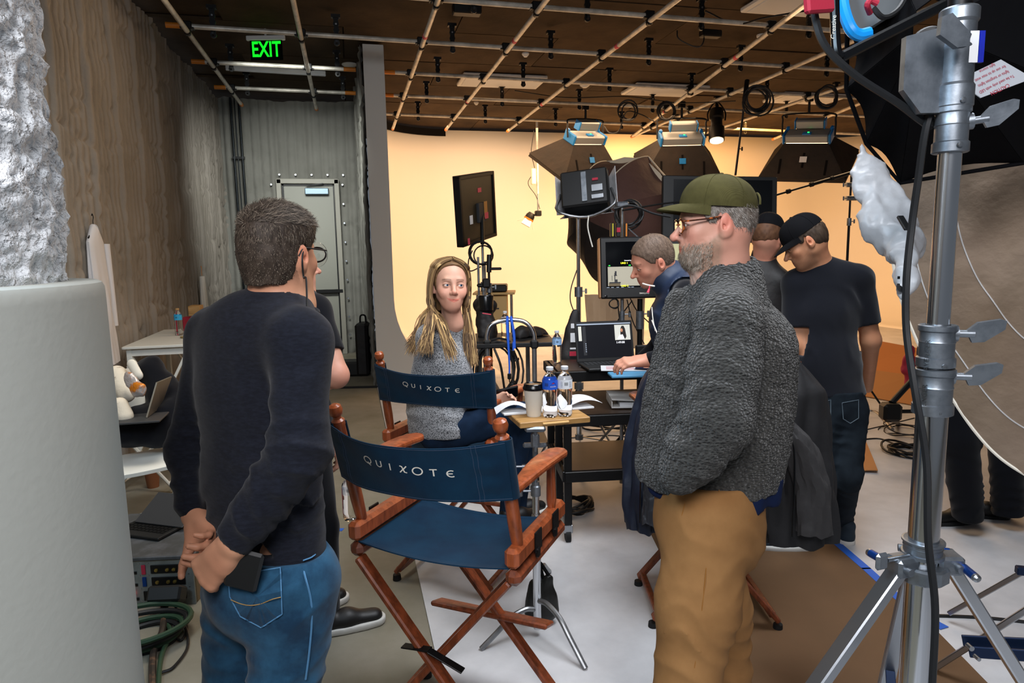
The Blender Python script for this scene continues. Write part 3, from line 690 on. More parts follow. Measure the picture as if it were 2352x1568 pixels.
def skin_cols(V, heads, base, red=.06, beard=None, lips=(.62, .30, .28), brow=None, seed=0):
    c = np.tile(np.array(hx(base)), (len(V), 1)); n = vn(V, 60, seed)[:, None]; c *= (.93 + .12 * n); n2 = vn(V, 14, seed + 1)[:, None]; c = c * (1 + (n2 - .5) * np.array([.10, -.08, -.10]))
    for H in heads:
        L = H.loc(V); x, y, z = L.T
        bl = lambda cx, cy, cz, r: np.exp(-(((np.abs(x) - cx) ** 2 + (y - cy) ** 2 + (z - cz) ** 2) / r ** 2))[:, None]
        for (cx, cy, cz, r, a) in ((.042, .07, -.032, .022, 1), (0, .112, -.034, .014, 1.2), (.084, -.014, 0, .026, 1.3)):
            w = bl(cx, cy, cz, r) * red * a * 3; c = c * (1 + w * np.array([.5, -.6, -.6]))
        lz = -.0635; xx = x / (.030 if H.fem else .023); zz = z - (abs(x / .026) ** 2 * .0075 if H.fem else 0); w = np.clip(1.3 - (xx ** 2 + ((zz - lz + .0042) / ((.0066 if H.fem else .0105) * np.clip(1 - (xx * .77) ** 2, .15, 1))) ** 2), 0, 1) * (y > .074) * (np.abs(z - lz + .004) < .016)
        w = np.clip(w * 2.2, 0, .75)[:, None]; c = c * (1 - w) + np.array(lips) * np.array(hx(base)) * 1.5 * w
        w = np.clip(1 - np.abs(z - lz + .004) / .0014, 0, 1) * (np.abs(x) < .024) * (y > .07); c *= (1 - .55 * w)[:, None]
        if brow is not None:
            bz = .021 + .004 * np.cos(np.clip((np.abs(x) - .03) / .022, -1, 1) * 1.5) ; w = np.clip(1.5 - np.abs(z - bz) / (.0024 if H.fem else .0038), 0, 1) * (np.abs(x) > .012) * (np.abs(x) < .05) * (y > .05) * (.6 + .4 * vn(V, 400, 3))
            w = w[:, None] * brow[1]; c = c * (1 - w) + np.array(hx(brow[0])) * w
            # lash line
            for q in (-1, 1):
                e = np.sqrt(((x - q * .031) / .0145) ** 2 + ((z + .0015) / .0066) ** 2); w = np.clip(1 - np.abs(e - 1.02) / .26, 0, 1) * (y > .068) * (z > -.003) * .9; c *= (1 - w)[:, None]
        if beard is not None:
            col, amt, lo = beard; zt = np.interp(y, [-.02, .0, .03, .06, .08, .1], [-.02, -.02, -.045, -.052, -.052, -.052]); w = np.clip((zt - z) / .012, 0, 1) * (y > -.02 + 0 * y) * np.clip((z - lo) / .01, 0, 1) * (.55 + .45 * vn(V, 300, 5)); w *= np.clip((y + .01) / .015, 0, 1)
            w = w[:, None] * amt; lipm = np.clip(1.2 - ((x / .024) ** 2 + ((z + .068) / .012) ** 2), 0, 1)[:, None] * (y > .075)[:, None]; w = w * (1 - lipm); c = c * (1 - w) + np.array(hx(col)) * w
    return np.clip(c, 0, 1)
def hand(S, w, fd, bd, side=1, curl=(25, 30, 20), spread=4, k=1.0, thumb=(.6, 0.0), fingers=None):
    """w wrist, fd finger direction, bd back-of-hand direction, side=+1: thumb on cross(fd,bd) side"""
    fd = np.asarray(fd, float); fd /= np.linalg.norm(fd); bd = np.asarray(bd, float); bd = bd - fd * (bd @ fd); bd /= np.linalg.norm(bd); sx = np.cross(fd, bd) * side; w = np.asarray(w, float)
    P = lambda x, y, z: w + (sx * x + fd * y + bd * z) * k
    xs = (.028, .0095, -.0095, -.027); ln = (.070, .079, .073, .057); mc = (.088, .091, .086, .079)
    S.cap(P(.010, -.02, 0), P(.016, .03, 0), .021 * k, .017 * k, .02); S.cap(P(-.008, -.02, 0), P(-.014, .03, 0), .021 * k, .016 * k, .02)
    for i in range(4):
        S.cap(P(xs[i] * .55, .012, 0), P(xs[i], mc[i], .002), .0135 * k, .0112 * k, .016)
        S.ell(P(xs[i], mc[i] - .002, .0065), np.array([.0085, .0085, .0065]) * k, None, .006)
        cl = curl if fingers is None else fingers[i]; a = 0; p = P(xs[i], mc[i], .001); sa = math.radians(spread) * (1.5 - i); r = .0098 if i < 3 else .0086
        for j, (fr, cc) in enumerate(zip((.46, .30, .24), cl)):
            a += math.radians(cc); d = (fd * math.cos(a) - bd * math.sin(a)) + sx * math.sin(sa) * math.cos(a); d /= np.linalg.norm(d); q = p + d * ln[i] * fr * k
            S.cap(p, q, (r - j * .0009) * k, (r - .0006 - j * .0009) * k, .004); p = q
    t0 = P(.018, .018, -.006); t1 = P(.040, .045 + thumb[1], -.014); ta = thumb[0]; t2 = t1 + (sx * .55 * ta + fd * .75 - bd * .35) * .034 * k; t3 = t2 + (sx * .15 * ta + fd * .9 - bd * .35) * .028 * k
    S.cap(t0, t1, .0165 * k, .0135 * k, .018); S.cap(t1, t2, .0125 * k, .0108 * k, .006); S.cap(t2, t3, .0105 * k, .0088 * k, .004)
def fold(P, c, d, freq, amp, rad, seed=0):
    d = np.asarray(d, float) / np.linalg.norm(d); q = P - np.asarray(c); w = np.exp(-(q ** 2).sum(-1) / rad ** 2); n1 = vn(P, 6, seed); s_ = np.sin(math.pi * freq * (q @ d) * 1.1 + 9 * n1); g = np.clip(vn(P, 9, seed + 2) * 2.2 - .55, 0, 1.3); return -1.5 * amp * w * (1 - np.abs(s_)) ** 1.3 * g
def hair_shell(H, t, line, root, c1, c2, name='hair', seed=0, extra=None, h=.003, noise=.004):
    lo, hi = H.box(.02); S = SDF(lo, hi, h); k = H.k
    S.ell(H.p(0, -.014, .032), (np.array([.0745, .097, .086]) + t * np.array([.8, 1, 1])) * k, H.R, .02); S.ell(H.p(0, -.042, -.002), (np.array([.066, .064, .068]) + t * .7) * k, H.R, .03); S.ell(H.p(0, .02, .02), (np.array([.0655, .066, .072]) + t * .7) * k, H.R, .02)
    if extra: extra(S)
    def g(P):
        L = H.loc(P); x, y, z = L.T; zl = np.interp(y, line[0], line[1]) + (vn(L, 90, seed) - .5) * .007; return (vn(L * np.array([1, 2.2, 1]), 60, seed) - .5) * noise + 0 * x, (zl - z) * k
    m = S.D < .04; I = np.nonzero(m); P = np.stack([S.ax[i][I[i]] for i in range(3)], -1); a, b = g(P); S.D[I] = np.maximum(S.D[I] + a, b)
    V, Fq = S.mesh(1); c = np.array(hx(c1)) * (1 - (w := vn(H.loc(V) * np.array([1, 3, 1]), 70, seed)[:, None])) + np.array(hx(c2)) * w
    return npmesh(name, V, Fq, G('hair'), root, cols=c), V, Fq, S
def strands(H, V, Fq, root, n, length, width, flow, c1, c2, seed=1, lift=.5, mask=None, name='hair_strands'):
    rs = np.random.RandomState(seed); N = vnormals(V, Fq)
    if (N * (V - H.O)).sum() < 0: N = -N
    L = H.loc(V); ok = np.ones(len(V), bool) if mask is None else mask(L); idx = np.nonzero(ok)[0]; idx = rs.choice(idx, n); p = V[idx] + (rs.rand(n, 3) - .5) * .003; nn = N[idx]
    fl = flow(H.loc(p)); fl = fl @ H.R; fl += rs.randn(n, 3) * .22; fl -= nn * (fl * nn).sum(1, keepdims=True); fl /= np.linalg.norm(fl, axis=1, keepdims=True) + 1e-9
    le = (length(H.loc(p)) if callable(length) else length) * (.6 + .8 * rs.rand(n)); le = np.asarray(le).reshape(-1, 1); side = np.cross(fl, nn) * width
    p1 = p + (fl * .6 + nn * lift) * le * .5; p2 = p + (fl + nn * lift * .6) * le
    VV = np.concatenate([p - side - nn * .001, p + side - nn * .001, p1 + side * .8, p1 - side * .8, p2]); i = np.arange(n)
    F1 = np.stack([i, i + n, i + 2 * n, i + 3 * n], -1); F2 = np.stack([i + 3 * n, i + 2 * n, i + 4 * n, i + 4 * n], -1)
    w = rs.rand(n, 1) ** 1.5; cc = np.array(hx(c1)) * (1 - w) + np.array(hx(c2)) * w; cc = np.tile(cc, (5, 1))
    me = bpy.data.meshes.new(name); fs = [tuple(f) for f in F1] + [tuple(f[:3]) for f in F2]; me.from_pydata(VV.tolist(), [], fs); a = me.color_attributes.new('col', 'FLOAT_COLOR', 'POINT'); a.data.foreach_set('color', np.concatenate([cc, np.ones((len(cc), 1))], 1).astype(np.float32).ravel())
    me.materials.append(G('hair')); o = bpy.data.objects.new(name, me); link(o, root); o['kind'] = 'stuff'; return o
def crown_cap(H, root, m, lean=8, brim=True, stitch=True, ht=.096, droop=1.0):
    """baseball cap in head coordinates; dome, brim, button, seams"""
    k = H.k; a0 = math.radians(lean)
    def T(x, y, z):   # tilt about x so that the front comes down
        y2 = y * math.cos(a0) + z * math.sin(a0) * 1; z2 = -y * math.sin(a0) + z * math.cos(a0); return H.p(x, y2 - .012, z2 + .042)
    def dome(u, v):
        th = u * 2 * math.pi; ph = v * math.pi / 2; rr = math.cos(ph) ** .82; sq = 1 + .03 * math.cos(4 * th)
        return T(.083 * rr * math.cos(th) * sq, .106 * rr * math.sin(th), .0 + ht * math.sin(ph) ** .95 * (1.0 + .05 * math.sin(th) * (1 - v)))
    crown = MB().grid(dome, 48, 16, True, .0035).build('cap_crown', m, root)
    if brim:
        def br(u, v):
            th = math.radians(22 + 136 * u); x0 = .083 * math.cos(th); y0 = .106 * math.sin(th); s_ = (2 * u - 1); out = .070 * (1 - abs(s_) ** 2.6); z = .004 + droop * (-.016 * v * (1 - abs(s_) ** 2) * .6 - .012 * v * v) - .020 * s_ * s_ * v ** .5
            return T(x0 * (1 + .02 * v), y0 + out * v - .004, z)
        b_ = MB().grid(br, 30, 10, True, .0045).build('cap_brim', m, crown)
    MB().ell(T(0, 0, ht + .002), (.007 * k, .007 * k, .005 * k), H.R).build('cap_button', m, crown)
    if stitch:
        b = MB()
        for th in (30, 90, 150, 210, 270, 330):
            P = []
            for v in np.linspace(0, .98, 14):
                q = dome(th / 360, v); c = T(0, 0, .02); P.append(q + (q - c) / np.linalg.norm(q - c) * .0022)
            b.pipe(P, .0011, 4)
        b.build('cap_seam', m, crown, kind='stuff')
    return crown, T
def clothes(name, S, m, root, fn=None, smooth=1, band=.02, label=None):
    if fn is not None: S.disp(fn, band)
    V, Fq = S.mesh(smooth); o = npmesh(name, V, Fq, G(m) if isinstance(m, str) else m, root)
    if label: o['label'] = label
    return o
def shoe(root, heel, yaw, L=.29, m='shoe_black', sole='sole_white', w=.098, hgt=.075, name='shoe', sole_h=.026):
    heel = np.asarray(heel, float); R = frame(yaw); P = lambda x, y, z: heel + np.array([x, y, z]) @ R; z0 = heel[2]
    S = SDF(heel - .36, heel + .36, .0055); k = L / .29
    S.cap(P(0, .04, .045), P(0, .12, .055), w * .40, w * .40, .03); S.cap(P(0, .12, .045), P(.004, .235 * k, .036), w * .42, w * .40, .04, flat=(R[2], .8)); S.cap(P(0, .045, .05), P(0, .03, hgt + .025), w * .38, w * .36, .02)
    S.half(P(0, 0, .012), (0, 0, -1)); o = clothes('upper', S, m, thing_child(root, name))
    S = SDF(heel - .36, heel + .36, .0055); S.cap(P(0, .045, .02), P(.003, .24 * k, .02), w * .47, w * .49, .02); S.cap(P(0, .1, .02), P(0, .19, .02), w * .43, w * .47, .03); S.half(P(0, 0, sole_h), (0, 0, 1)); S.half(P(0, 0, .001), (0, 0, -1)); clothes('sole', S, sole, o.parent)
def thing_child(root, name):
    o = bpy.data.objects.new(name, None); COL.objects.link(o); o.parent = root; return o
def mixr(a, b, t): return np.asarray(a) * (1 - t) + np.asarray(b) * t
def bounds(pts, pad): P = np.array([np.asarray(p, float) for p in pts]); return P.min(0) - pad, P.max(0) + pad
def torso(S, pel, waist, chest, shL, shR, neck, f, rp=.155, rw=.14, rc=.165, fl=.64, th=0., sr=.058, tr=.05):
    S.cap(pel, waist, rp + th, rw + th, .05, flat=(f, fl)); S.cap(waist, chest, rw + th, rc + th, .06, flat=(f, fl))
    top = mixr(shL, shR, .5); S.cap(chest, mixr(chest, top, .75), rc + th, rc * .82 + th, .05, flat=(f, fl * .95))
    S.cap(shL, shR, sr + th, sr + th, .07)
    if neck is not None:
        for s_ in (shL, shR): S.cap(mixr(neck, chest, .08), mixr(neck, s_, .82), tr + th, sr * .72 + th, .05)
def limb(S, pts, rs, th=0., k=.03): S.chain(pts, [r + th for r in rs], k)
# ------------------------------------------------------------------ A: man in the navy sweater, seen from behind
def man_sweater():
    root = thing('person', 'man in navy sweater and blue jeans, back to camera, hands clasped behind', 'person', W(620, 1290, 1.56) * [1, 1, 0], 'people on the stage')
    RB = frame(46); rt, f, _ = RB; H = Head(W(643, 584, 1.555), frame(34, 2, 1), .91)
    neck = W(652, 705, 1.56); shL = W(492, 770, 1.66); shR = W(690, 784, 1.44); chest = W(590, 890, 1.58); waist = W(600, 1120, 1.58); pel = W(622, 1275, 1.58)
    elL = W(436, 1030, 1.68); wrL = W(452, 1176, 1.60); elR = W(690, 1030, 1.40); wrR = W(538, 1240, 1.40)
    fdL = W(492, 1268, 1.50) - W(448, 1188, 1.585); fdR = W(462, 1322, 1.44) - wrR
    hb = [W(400, 1150, 1.6), W(560, 1380, 1.35), W(470, 1250, 1.42)]
    lo, hi = bounds([H.p(0, 0, .12), shL, shR, pel, elL, elR, wrL, wrR] + hb, .13)
    S = SDF(lo, hi, .009, [(*H.box(-.03), .0032), (*bounds(hb, .0), .004)])
    H.sdf(S, neck, .060); torso(S, pel, waist, chest, shL, shR, neck, f, .14, .125, .15, th=-.006, sr=.05, tr=.045)
    limb(S, [shL, elL, wrL], [.046, .04, .026]); limb(S, [shR, elR, wrR], [.046, .04, .027])
    hand(S, W(450, 1192, 1.58), fdL, frame(0)[1] * .9 + HR * .3, -1, (35, 45, 30), 5, 1.0, thumb=(1.9, 0))
    hand(S, W(524, 1262, 1.40), fdR, -HF * .9 + HR * .1 + UP * .35, -1, (48, 62, 40), 2, 1.08, thumb=(.3, 0))
    V, Fq = S.mesh(1); L = H.loc(V); c = skin_cols(V, [H], '#c08a6d', .05)
    # shaved-hair shadow low on the nape
    x, y, z = L.T; w = np.clip((z + .082) / .03, 0, 1) * (y < -.01) * (np.abs(x) < .074) * .55; w = w[:, None] * (.6 + .4 * vn(V, 500, 2)[:, None]); c = c * (1 - w) + np.array(hx('#4b3a30')) * w
    root_body = npmesh('body', V, Fq, G('skin'), root, cols=c)
    ln = ([-.14, -.1, -.06, -.03, -.015, 0, .01, .03, .045, .06, .08, .12], [-.082, -.080, -.074, -.052, -.01, .028, .005, .012, .03, .055, .07, .075])
    o, HV, HF_, HS = hair_shell(H, .005, ln, root, '#2a211b', '#453a31', seed=3, noise=.003, h=.0028, extra=lambda s: (s.ell(H.p(0, .0, .068), (.072, .092, .056), H.R, .03), s.cap(H.p(0, -.034, -.03), H.p(0, -.034, -.1), .059, .058, .03)))
    bald = H.p(.0, -.058, .1225)
    flow = lambda L: np.stack([L[:, 0] * 6 + .1, np.where(L[:, 2] > .07, .6, -.15) + L[:, 1] * 2, np.where(L[:, 2] > .07, .1, -1.)], -1)
    strands(H, HV, HF_, root, 9000, lambda L: np.where(L[:, 2] > .07, .018, np.where(L[:, 2] > .03, .009, .004)), .00055, flow, '#1f1813', '#85786a', 2, .45, mask=lambda L: (L[:, 2] > -.075) & (((L[:, 0]) ** 2 + (L[:, 1] + .07) ** 2 + (L[:, 2] - .115) ** 2) > .018 ** 2))
    # glasses: temples, rims, cord
    b = MB()
    for q in (-1, 1): b.pipe([H.p(q * .081, -.03, -.008), H.p(q * .083, -.012, .012), H.p(q * .079, .04, .012), H.p(q * .071, .098, .010)], .0019, 6, 4)
    gl = b.build('glasses_frame', 'black_plastic', root, kind='stuff')
    b = MB()
    for q in (-1, 1): b.pipe([H.p(q * .037 + .031 * math.cos(a), .102 - abs(math.cos(a)) * .003, .0 + .019 * math.sin(a)) for a in np.linspace(0, 2 * math.pi, 20, endpoint=False)], .0021, 6, 0, True)
    b.pipe([H.p(-.008, .105, .004), H.p(.008, .105, .004)], .002, 6); b.build('rims', 'black_plastic', gl, kind='stuff')
    b = MB()
    for q in (-1, 1): b.lathe(H.p(q * .037, .102, 0), H.R[1], [(0, .030), (.0015, .030)], 20)
    b.build('lenses', 'glass', gl, kind='stuff')
    b = MB(); b.pipe([H.p(.082, -.012, .012), H.p(.086, -.024, -.02), H.p(.085, -.02, -.06), W(703, 640, 1.5), W(705, 700, 1.46), W(702, 745, 1.42)], .0022, 6, 6); b.build('glasses_cord', 'black_plastic', root)
    H.eyes(root)
    # sweater
    S = SDF(*bounds([shL, shR, neck, pel, elL, elR, wrR, wrL], .15), .0062); torso(S, pel, waist, chest, shL, shR, neck, f, .150, .142, .160, th=.008, sr=.056, tr=.052)
    limb(S, [shL, elL, mixr(elL, wrL, .85)], [.058, .051, .043]); limb(S, [shR, elR, mixr(elR, wrR, .82)], [.062, .056, .046]); S.cap(mixr(elL, wrL, .85), wrL, .036, .034, .008); S.cap(mixr(elR, wrR, .84), mixr(elR, wrR, 1.0), .040, .038, .008)
    dn = (wrR - elR) / np.linalg.norm(wrR - elR); S.half(wrR, dn, wrR - .06, wrR + .06); dl = (wrL - elL) / np.linalg.norm(wrL - elL); S.half(wrL + dl * .01, dl, wrL - .055, wrL + .055)
    hem = W(622, 1268, 1.58); S.half(hem, (-.05, .1, -1), hem - [.24, .24, .2], hem + [.24, .24, .01]); S.ell(W(650, 694, 1.55), (.056, .056, .06), None, .004, True)
    def fn(P):
        d = 0
        for (c, dr, fr, am, ra, sd) in [(elR, elR - shR, 16, .011, .11, 1), (mixr(elR, wrR, .5), wrR - elR, 20, .010, .10, 2), (mixr(shR, elR, .45), (.3, .1, -1), 11, .006, .11, 3), (elL, elL - shL, 17, .010, .11, 4), (mixr(elL, wrL, .5), wrL - elL, 22, .010, .09, 5), (mixr(waist, pel, .6), (.2, 0, 1), 13, .008, .16, 6), (mixr(shR, chest, .5), (1, -.3, .7), 12, .006, .09, 7), (W(610, 1160, 1.42), (.6, -.1, .8), 12, .009, .13, 8), (W(690, 1150, 1.42), (.3, 0, 1), 14, .008, .12, 9)]: d = d + fold(P, c, dr, fr, am, ra, sd)
        return d - .004 * (vn(P, 9, 4) - .5) - .0022 * (vn(P, 26, 7) - .5)
    sw = clothes('sweater', S, 'sweater_navy', root, fn)
    ring = [mixr(neck, H.p(0, 0, 0), .07) + (rt * math.cos(a) * .071 + f * math.sin(a) * .073) + UP * (.004 + .018 * -math.sin(a)) for a in np.linspace(0, 2 * math.pi, 28, endpoint=False)]
    MB().pipe([p - UP * .014 for p in ring], .0095, 8, 0, True).build('neckband', 'sweater_navy', sw)
    # jeans
    hL = W(560, 1335, 1.64); hR = W(682, 1330, 1.53); kL = W(534, 1690, 1.66); kR = W(640, 1700, 1.55); aL = kL * [1, 1, 0] + [-.02, -.04, .09]; aR = kR * [1, 1, 0] + [.0, -.03, .09]
    S = SDF(*bounds([hL, hR, pel, aL, aR], .15), .0065); S.cap(mixr(pel, waist, .32), mixr(pel, mixr(hL, hR, .5), .6), .128, .145, .04, flat=(f, .8)); S.cap(mixr(pel, mixr(hL, hR, .5), .3) - f * .03, mixr(hL, hR, .5) - f * .035, .118, .11, .05)
    limb(S, [hL, kL, aL], [.094, .067, .052], 0, .04); limb(S, [hR, kR, aR], [.098, .070, .052], 0, .04); S.half(mixr(pel, waist, .2), (0, 0, 1))
    S.half(aL * [1, 1, 0] + [0, 0, .03], (0, 0, -1))
    def fn(P):
        d = 0
        for (c, dr, fr, am, ra, sd) in [(mixr(hL, kL, .15), (.4, 0, 1), 17, .009, .10, 1), (mixr(hR, kR, .2), (-.5, 0, 1), 15, .010, .12, 2), (mixr(hL, kL, .7), (.2, 0, 1), 17, .008, .13, 3), (mixr(hR, kR, .65), (-.2, 0, 1), 16, .008, .13, 4)]: d = d + fold(P, c, dr, fr, am, ra, sd)
        return d - .003 * (vn(P, 11, 4) - .5)
    jn = clothes('jeans', S, 'denim_blue', root, fn)
    # seams, pocket and phone laid on the cloth: short rays from the camera side onto the SDF
    def onto(x, y, d0=1.15, d1=1.9, off=.001):
        off = off + .005
        ts = np.linspace(d0, d1, 260); Pq = np.array([W(x, y, t) for t in ts]); ii = [np.clip(np.searchsorted(S.ax[q], Pq[:, q]) - 1, 0, len(S.ax[q]) - 1) for q in range(3)]; v = S.D[tuple(ii)]; hit = np.nonzero(v < 0)[0]
        t = ts[hit[0]] if len(hit) else 1.5; return W(x, y, t - off)
    P0 = [(524, 1322), (644, 1303), (648, 1410), (600, 1441), (552, 1415), (528, 1370)]
    b = MB(); den = []
    for i in range(6):
        p, q = P0[i], P0[(i + 1) % 6]
        for t in np.linspace(0, 1, 8, endpoint=False): den.append(onto(p[0] + (q[0] - p[0]) * t, p[1] + (q[1] - p[1]) * t, off=.004))
    ctr = onto(590, 1370, off=.0085); n_ = len(den); b.add(den + [ctr] + [mixr(ctr, p, .86) - HF * .002 for p in den], [(i, (i + 1) % n_, n_ + 1 + (i + 1) % n_, n_ + 1 + i) for i in range(n_)] + [(n_ + 1 + i, n_ + 1 + (i + 1) % n_, n_) for i in range(n_)], True)
    pk = b.build('back_pocket', 'denim_blue', jn)
    th = mat('denim_seam', '#4a7ba3', .8); b = MB(); b.pipe(den, .0016, 5, 0, True); b.build('pocket_edge', th, jn)
    b = MB(); b.pipe([onto(x, y, off=.0105) for x, y in [(530, 1377), (552, 1386), (575, 1390), (600, 1386), (625, 1376), (645, 1371)]], .0011, 5, 4); b.build('pocket_stitch', mat('stitch_gold', '#9b7b4a', .8), jn)
    b = MB(); b.pipe([onto(x, y, off=.002) for x, y in [(684, 1262), (700, 1320), (714, 1376), (716, 1430), (710, 1500), (702, 1560)]], .0022, 5, 5); b.pipe([onto(x, y, off=.002) for x, y in [(696, 1287), (722, 1275), (742, 1245)]], .0018, 5, 4); b.build('side_seam', th, jn, kind='stuff')
    b = MB(); d0 = ctr - HF * -.004; R_ = np.array([HR * .94 - UP * .28, HR * .28 + UP * .94, -HF]); b.box(W(560, 1308, 1.40), (.072, .09, .012), R_, bev=.009)
    tag(b.build('phone', 'black_plastic'), 'black phone tucked in the back pocket of the blue jeans', 'phone')
    for kk, a in ((0, aL), (1, aR)): shoe(root, a * [1, 1, 0] - f * .07, 46 + (kk * 2 - 1) * 6)
man_sweater()
# ------------------------------------------------------------------ E: man in the olive cap and grey fleece
def man_fleece():
    root = thing('person', 'man in olive cap, tortoiseshell glasses, grey fleece and tan trousers, hand in pocket', 'person', W(1610, 1300, 1.8) * [1, 1, 0], 'people on the stage')
    RB = frame(-62); rt, f, _ = RB; H = Head(W(1641, 512, 1.79), frame(-72, 3, 0), .94)
    neck = W(1668, 640, 1.82); shL = W(1672, 745, 1.66); shR = W(1640, 725, 2.02); chest = W(1662, 850, 1.84); waist = W(1640, 1010, 1.84); pel = W(1626, 1130, 1.84)
    elL = W(1648, 960, 1.62); wrL = W(1560, 1085, 1.66); elR = W(1560, 940, 2.02); wrR = W(1530, 1080, 1.98)
    S = SDF(*bounds([H.p(0, 0, .13), H.p(0, .11, 0), H.p(0, -.1, 0), neck, shL, shR, pel, wrL, wrR], .09), .009, [(*H.box(-.03), .0027)])
    H.sdf(S, neck, .062, fat=1.04); H.lids(S, .0042)
    torso(S, pel + UP * .05, waist, chest, shL, shR, neck, f, .10, .10, .13, th=-.012, sr=.05, tr=.045); limb(S, [shL, elL, mixr(elL, wrL, .4)], [.05, .04, .03]); limb(S, [shR, elR, mixr(elR, wrR, .4)], [.05, .04, .028])
    def fn(P):
        L = H.loc(P); x, y, z = L.T; w = (z < -.035) * (y > .02) * np.clip((-.035 - z) / .02, 0, 1); return -w * (.003 + .004 * np.clip((-.075 - z) / .02, 0, 1) * (y > .045)) * (.4 + .9 * vn(P, 240, 3))
    S.disp(fn, .012); V, Fq = S.mesh(1); c = skin_cols(V, [H], '#c68d78', .08, beard=('#8d7762', .75, -.14), brow=('#7c6350', .7))
    L = H.loc(V); w = np.clip((-.078 - L[:, 2]) / .02, 0, 1) * np.clip((L[:, 1] - .045) / .02, 0, 1) * .7 * (.5 + .5 * vn(V, 260, 8)); c = c * (1 - w[:, None]) + np.array(hx('#b9b0a6')) * w[:, None]
    npmesh('body', V, Fq, G('skin'), root, cols=c); H.eyes(root, '#5a6a70', (0, -.05))
    ln = ([-.14, -.1, -.06, -.03, -.015, 0, .01, .03, .045, .06, .08, .12], [-.062, -.066, -.064, -.045, -.01, .03, -.005, .0, .03, .06, .075, .08])
    o, HV, HF_, HS = hair_shell(H, .0035, ln, root, '#8a8078', '#55493f', seed=5, noise=.004, h=.003, extra=lambda s: s.half(H.p(0, 0, .055), H.R[2]))
    flow = lambda L: np.stack([L[:, 0] * 2, -.5 + 0 * L[:, 1], -1. + 0 * L[:, 0]], -1)
    strands(H, HV, HF_, root, 5000, .010, .00045, flow, '#4a3f37', '#b5aca2', 2, .35, mask=lambda L: (L[:, 2] < .05))
    # beard strands on the chin
    mk = lambda L: (L[:, 2] < -.046 - .03 * np.random.RandomState(1).rand(len(L))) & (L[:, 1] > .02) & (L[:, 2] > -.125) & ~((np.abs(L[:, 0]) < .022) & (L[:, 2] > -.076))
    strands(H, V, Fq, root, 3400, lambda L: np.where(L[:, 1] > .05, .012, .006), .0004, lambda L: np.stack([L[:, 0] * 3, .3 + 0 * L[:, 0], -1. + 0 * L[:, 0]], -1), '#6f5a48', '#b5ab9e', 4, .4, mask=mk, name='beard')
    cp, T = crown_cap(H, root, G('cap_olive'), lean=-7, ht=.090, droop=.9)
    b = MB()
    for q in (-1, 1):
        for th in (60, 0): a = math.radians(th); c_ = T(q * .083 * .62 * math.cos(a), .106 * .62 * math.sin(a), .062); n_ = c_ - T(0, 0, .0); n_ /= np.linalg.norm(n_); b.lathe(c_ + n_ * .001, n_, [(0, .0045), (.002, .0045), (.0025, .003), (.001, .002)], 12)
    b.build('cap_eyelets', mat('eyelet', '#9a9a7a', .5), cp, kind='stuff')
    b = MB(); b.pipe([T(.05 * math.cos(a), -.1005, .010 + .034 * math.sin(a)) for a in np.linspace(0, math.pi, 12)], .003, 6); b.build('cap_strap', 'cap_olive', cp)
    # glasses
    tort = mat('tortoiseshell', '#3b1c10', .2, var=(90, '#b05a22', .5, .6)); b = MB()
    for q in (-1, 1): b.pipe([H.p(q * .079, -.026, -.014), H.p(q * .081, -.008, .012), H.p(q * .079, .04, .011), H.p(q * .068, .096, .009)], .0024, 6, 4)
    gl = b.build('glasses_temples', tort, root, kind='stuff'); b = MB()
    for q in (-1, 1): b.pipe([H.p(q * .037 + .0285 * math.cos(a) * (1 - .06 * math.sin(a)), .102 - abs(math.cos(a)) ** 2 * .006, -.004 + .020 * math.sin(a)) for a in np.linspace(0, 2 * math.pi, 22, endpoint=False)], .0024, 6, 0, True)
    b.pipe([H.p(-.009, .104, .002), H.p(.009, .104, .002)], .0024, 6); b.build('rims', tort, gl, kind='stuff'); b = MB()
    for q in (-1, 1): b.lathe(H.p(q * .037, .100, -.004), H.R[1], [(0, .022), (.0012, .022)], 20)
    b.build('lenses', 'glass', gl, kind='stuff')
    # fleece jacket
    pts = [shL, shR, neck, pel, elL, elR, wrL, wrR, W(1480, 1080, 1.9), W(1800, 1100, 1.9)]
    S = SDF(*bounds(pts, .13), .0062); hem = W(1640, 1115, 1.84)
    S.cap(W(1622, 1090, 1.86), W(1640, 960, 1.86), .176, .168, .05, flat=(rt, .86)); S.cap(W(1646, 960, 1.86), W(1672, 820, 1.85), .168, .172, .06, flat=(rt, .9)); S.cap(shL, shR, .072, .072, .08); S.cap(W(1690, 1080, 1.86), W(1720, 800, 1.86), .115, .10, .07)
    for s_ in (shL, shR): S.cap(mixr(neck, chest, .05), mixr(neck, s_, .8), .07, .062, .06)
    S.cap(W(1674, 690, 1.82), W(1676, 640, 1.82), .098, .084, .02, flat=(rt, .82))
    limb(S, [shL, mixr(shL, elL, .5), elL, mixr(elL, wrL, .6), wrL], [.080, .083, .080, .068, .056], 0, .03); limb(S, [shR, elR, wrR], [.072, .066, .052])
    S.cap(W(1552, 690, 1.90), W(1500, 1060, 1.92), .028, .04, .07)
    S.half(hem, (0, .0, -1), hem - [.5, .5, .5], hem + [.5, .5, .02]); S.cap(W(1668, 600, 1.81), W(1668, 668, 1.82), .066, .060, .004, True)
    dw = (wrL - elL) / np.linalg.norm(wrL - elL)
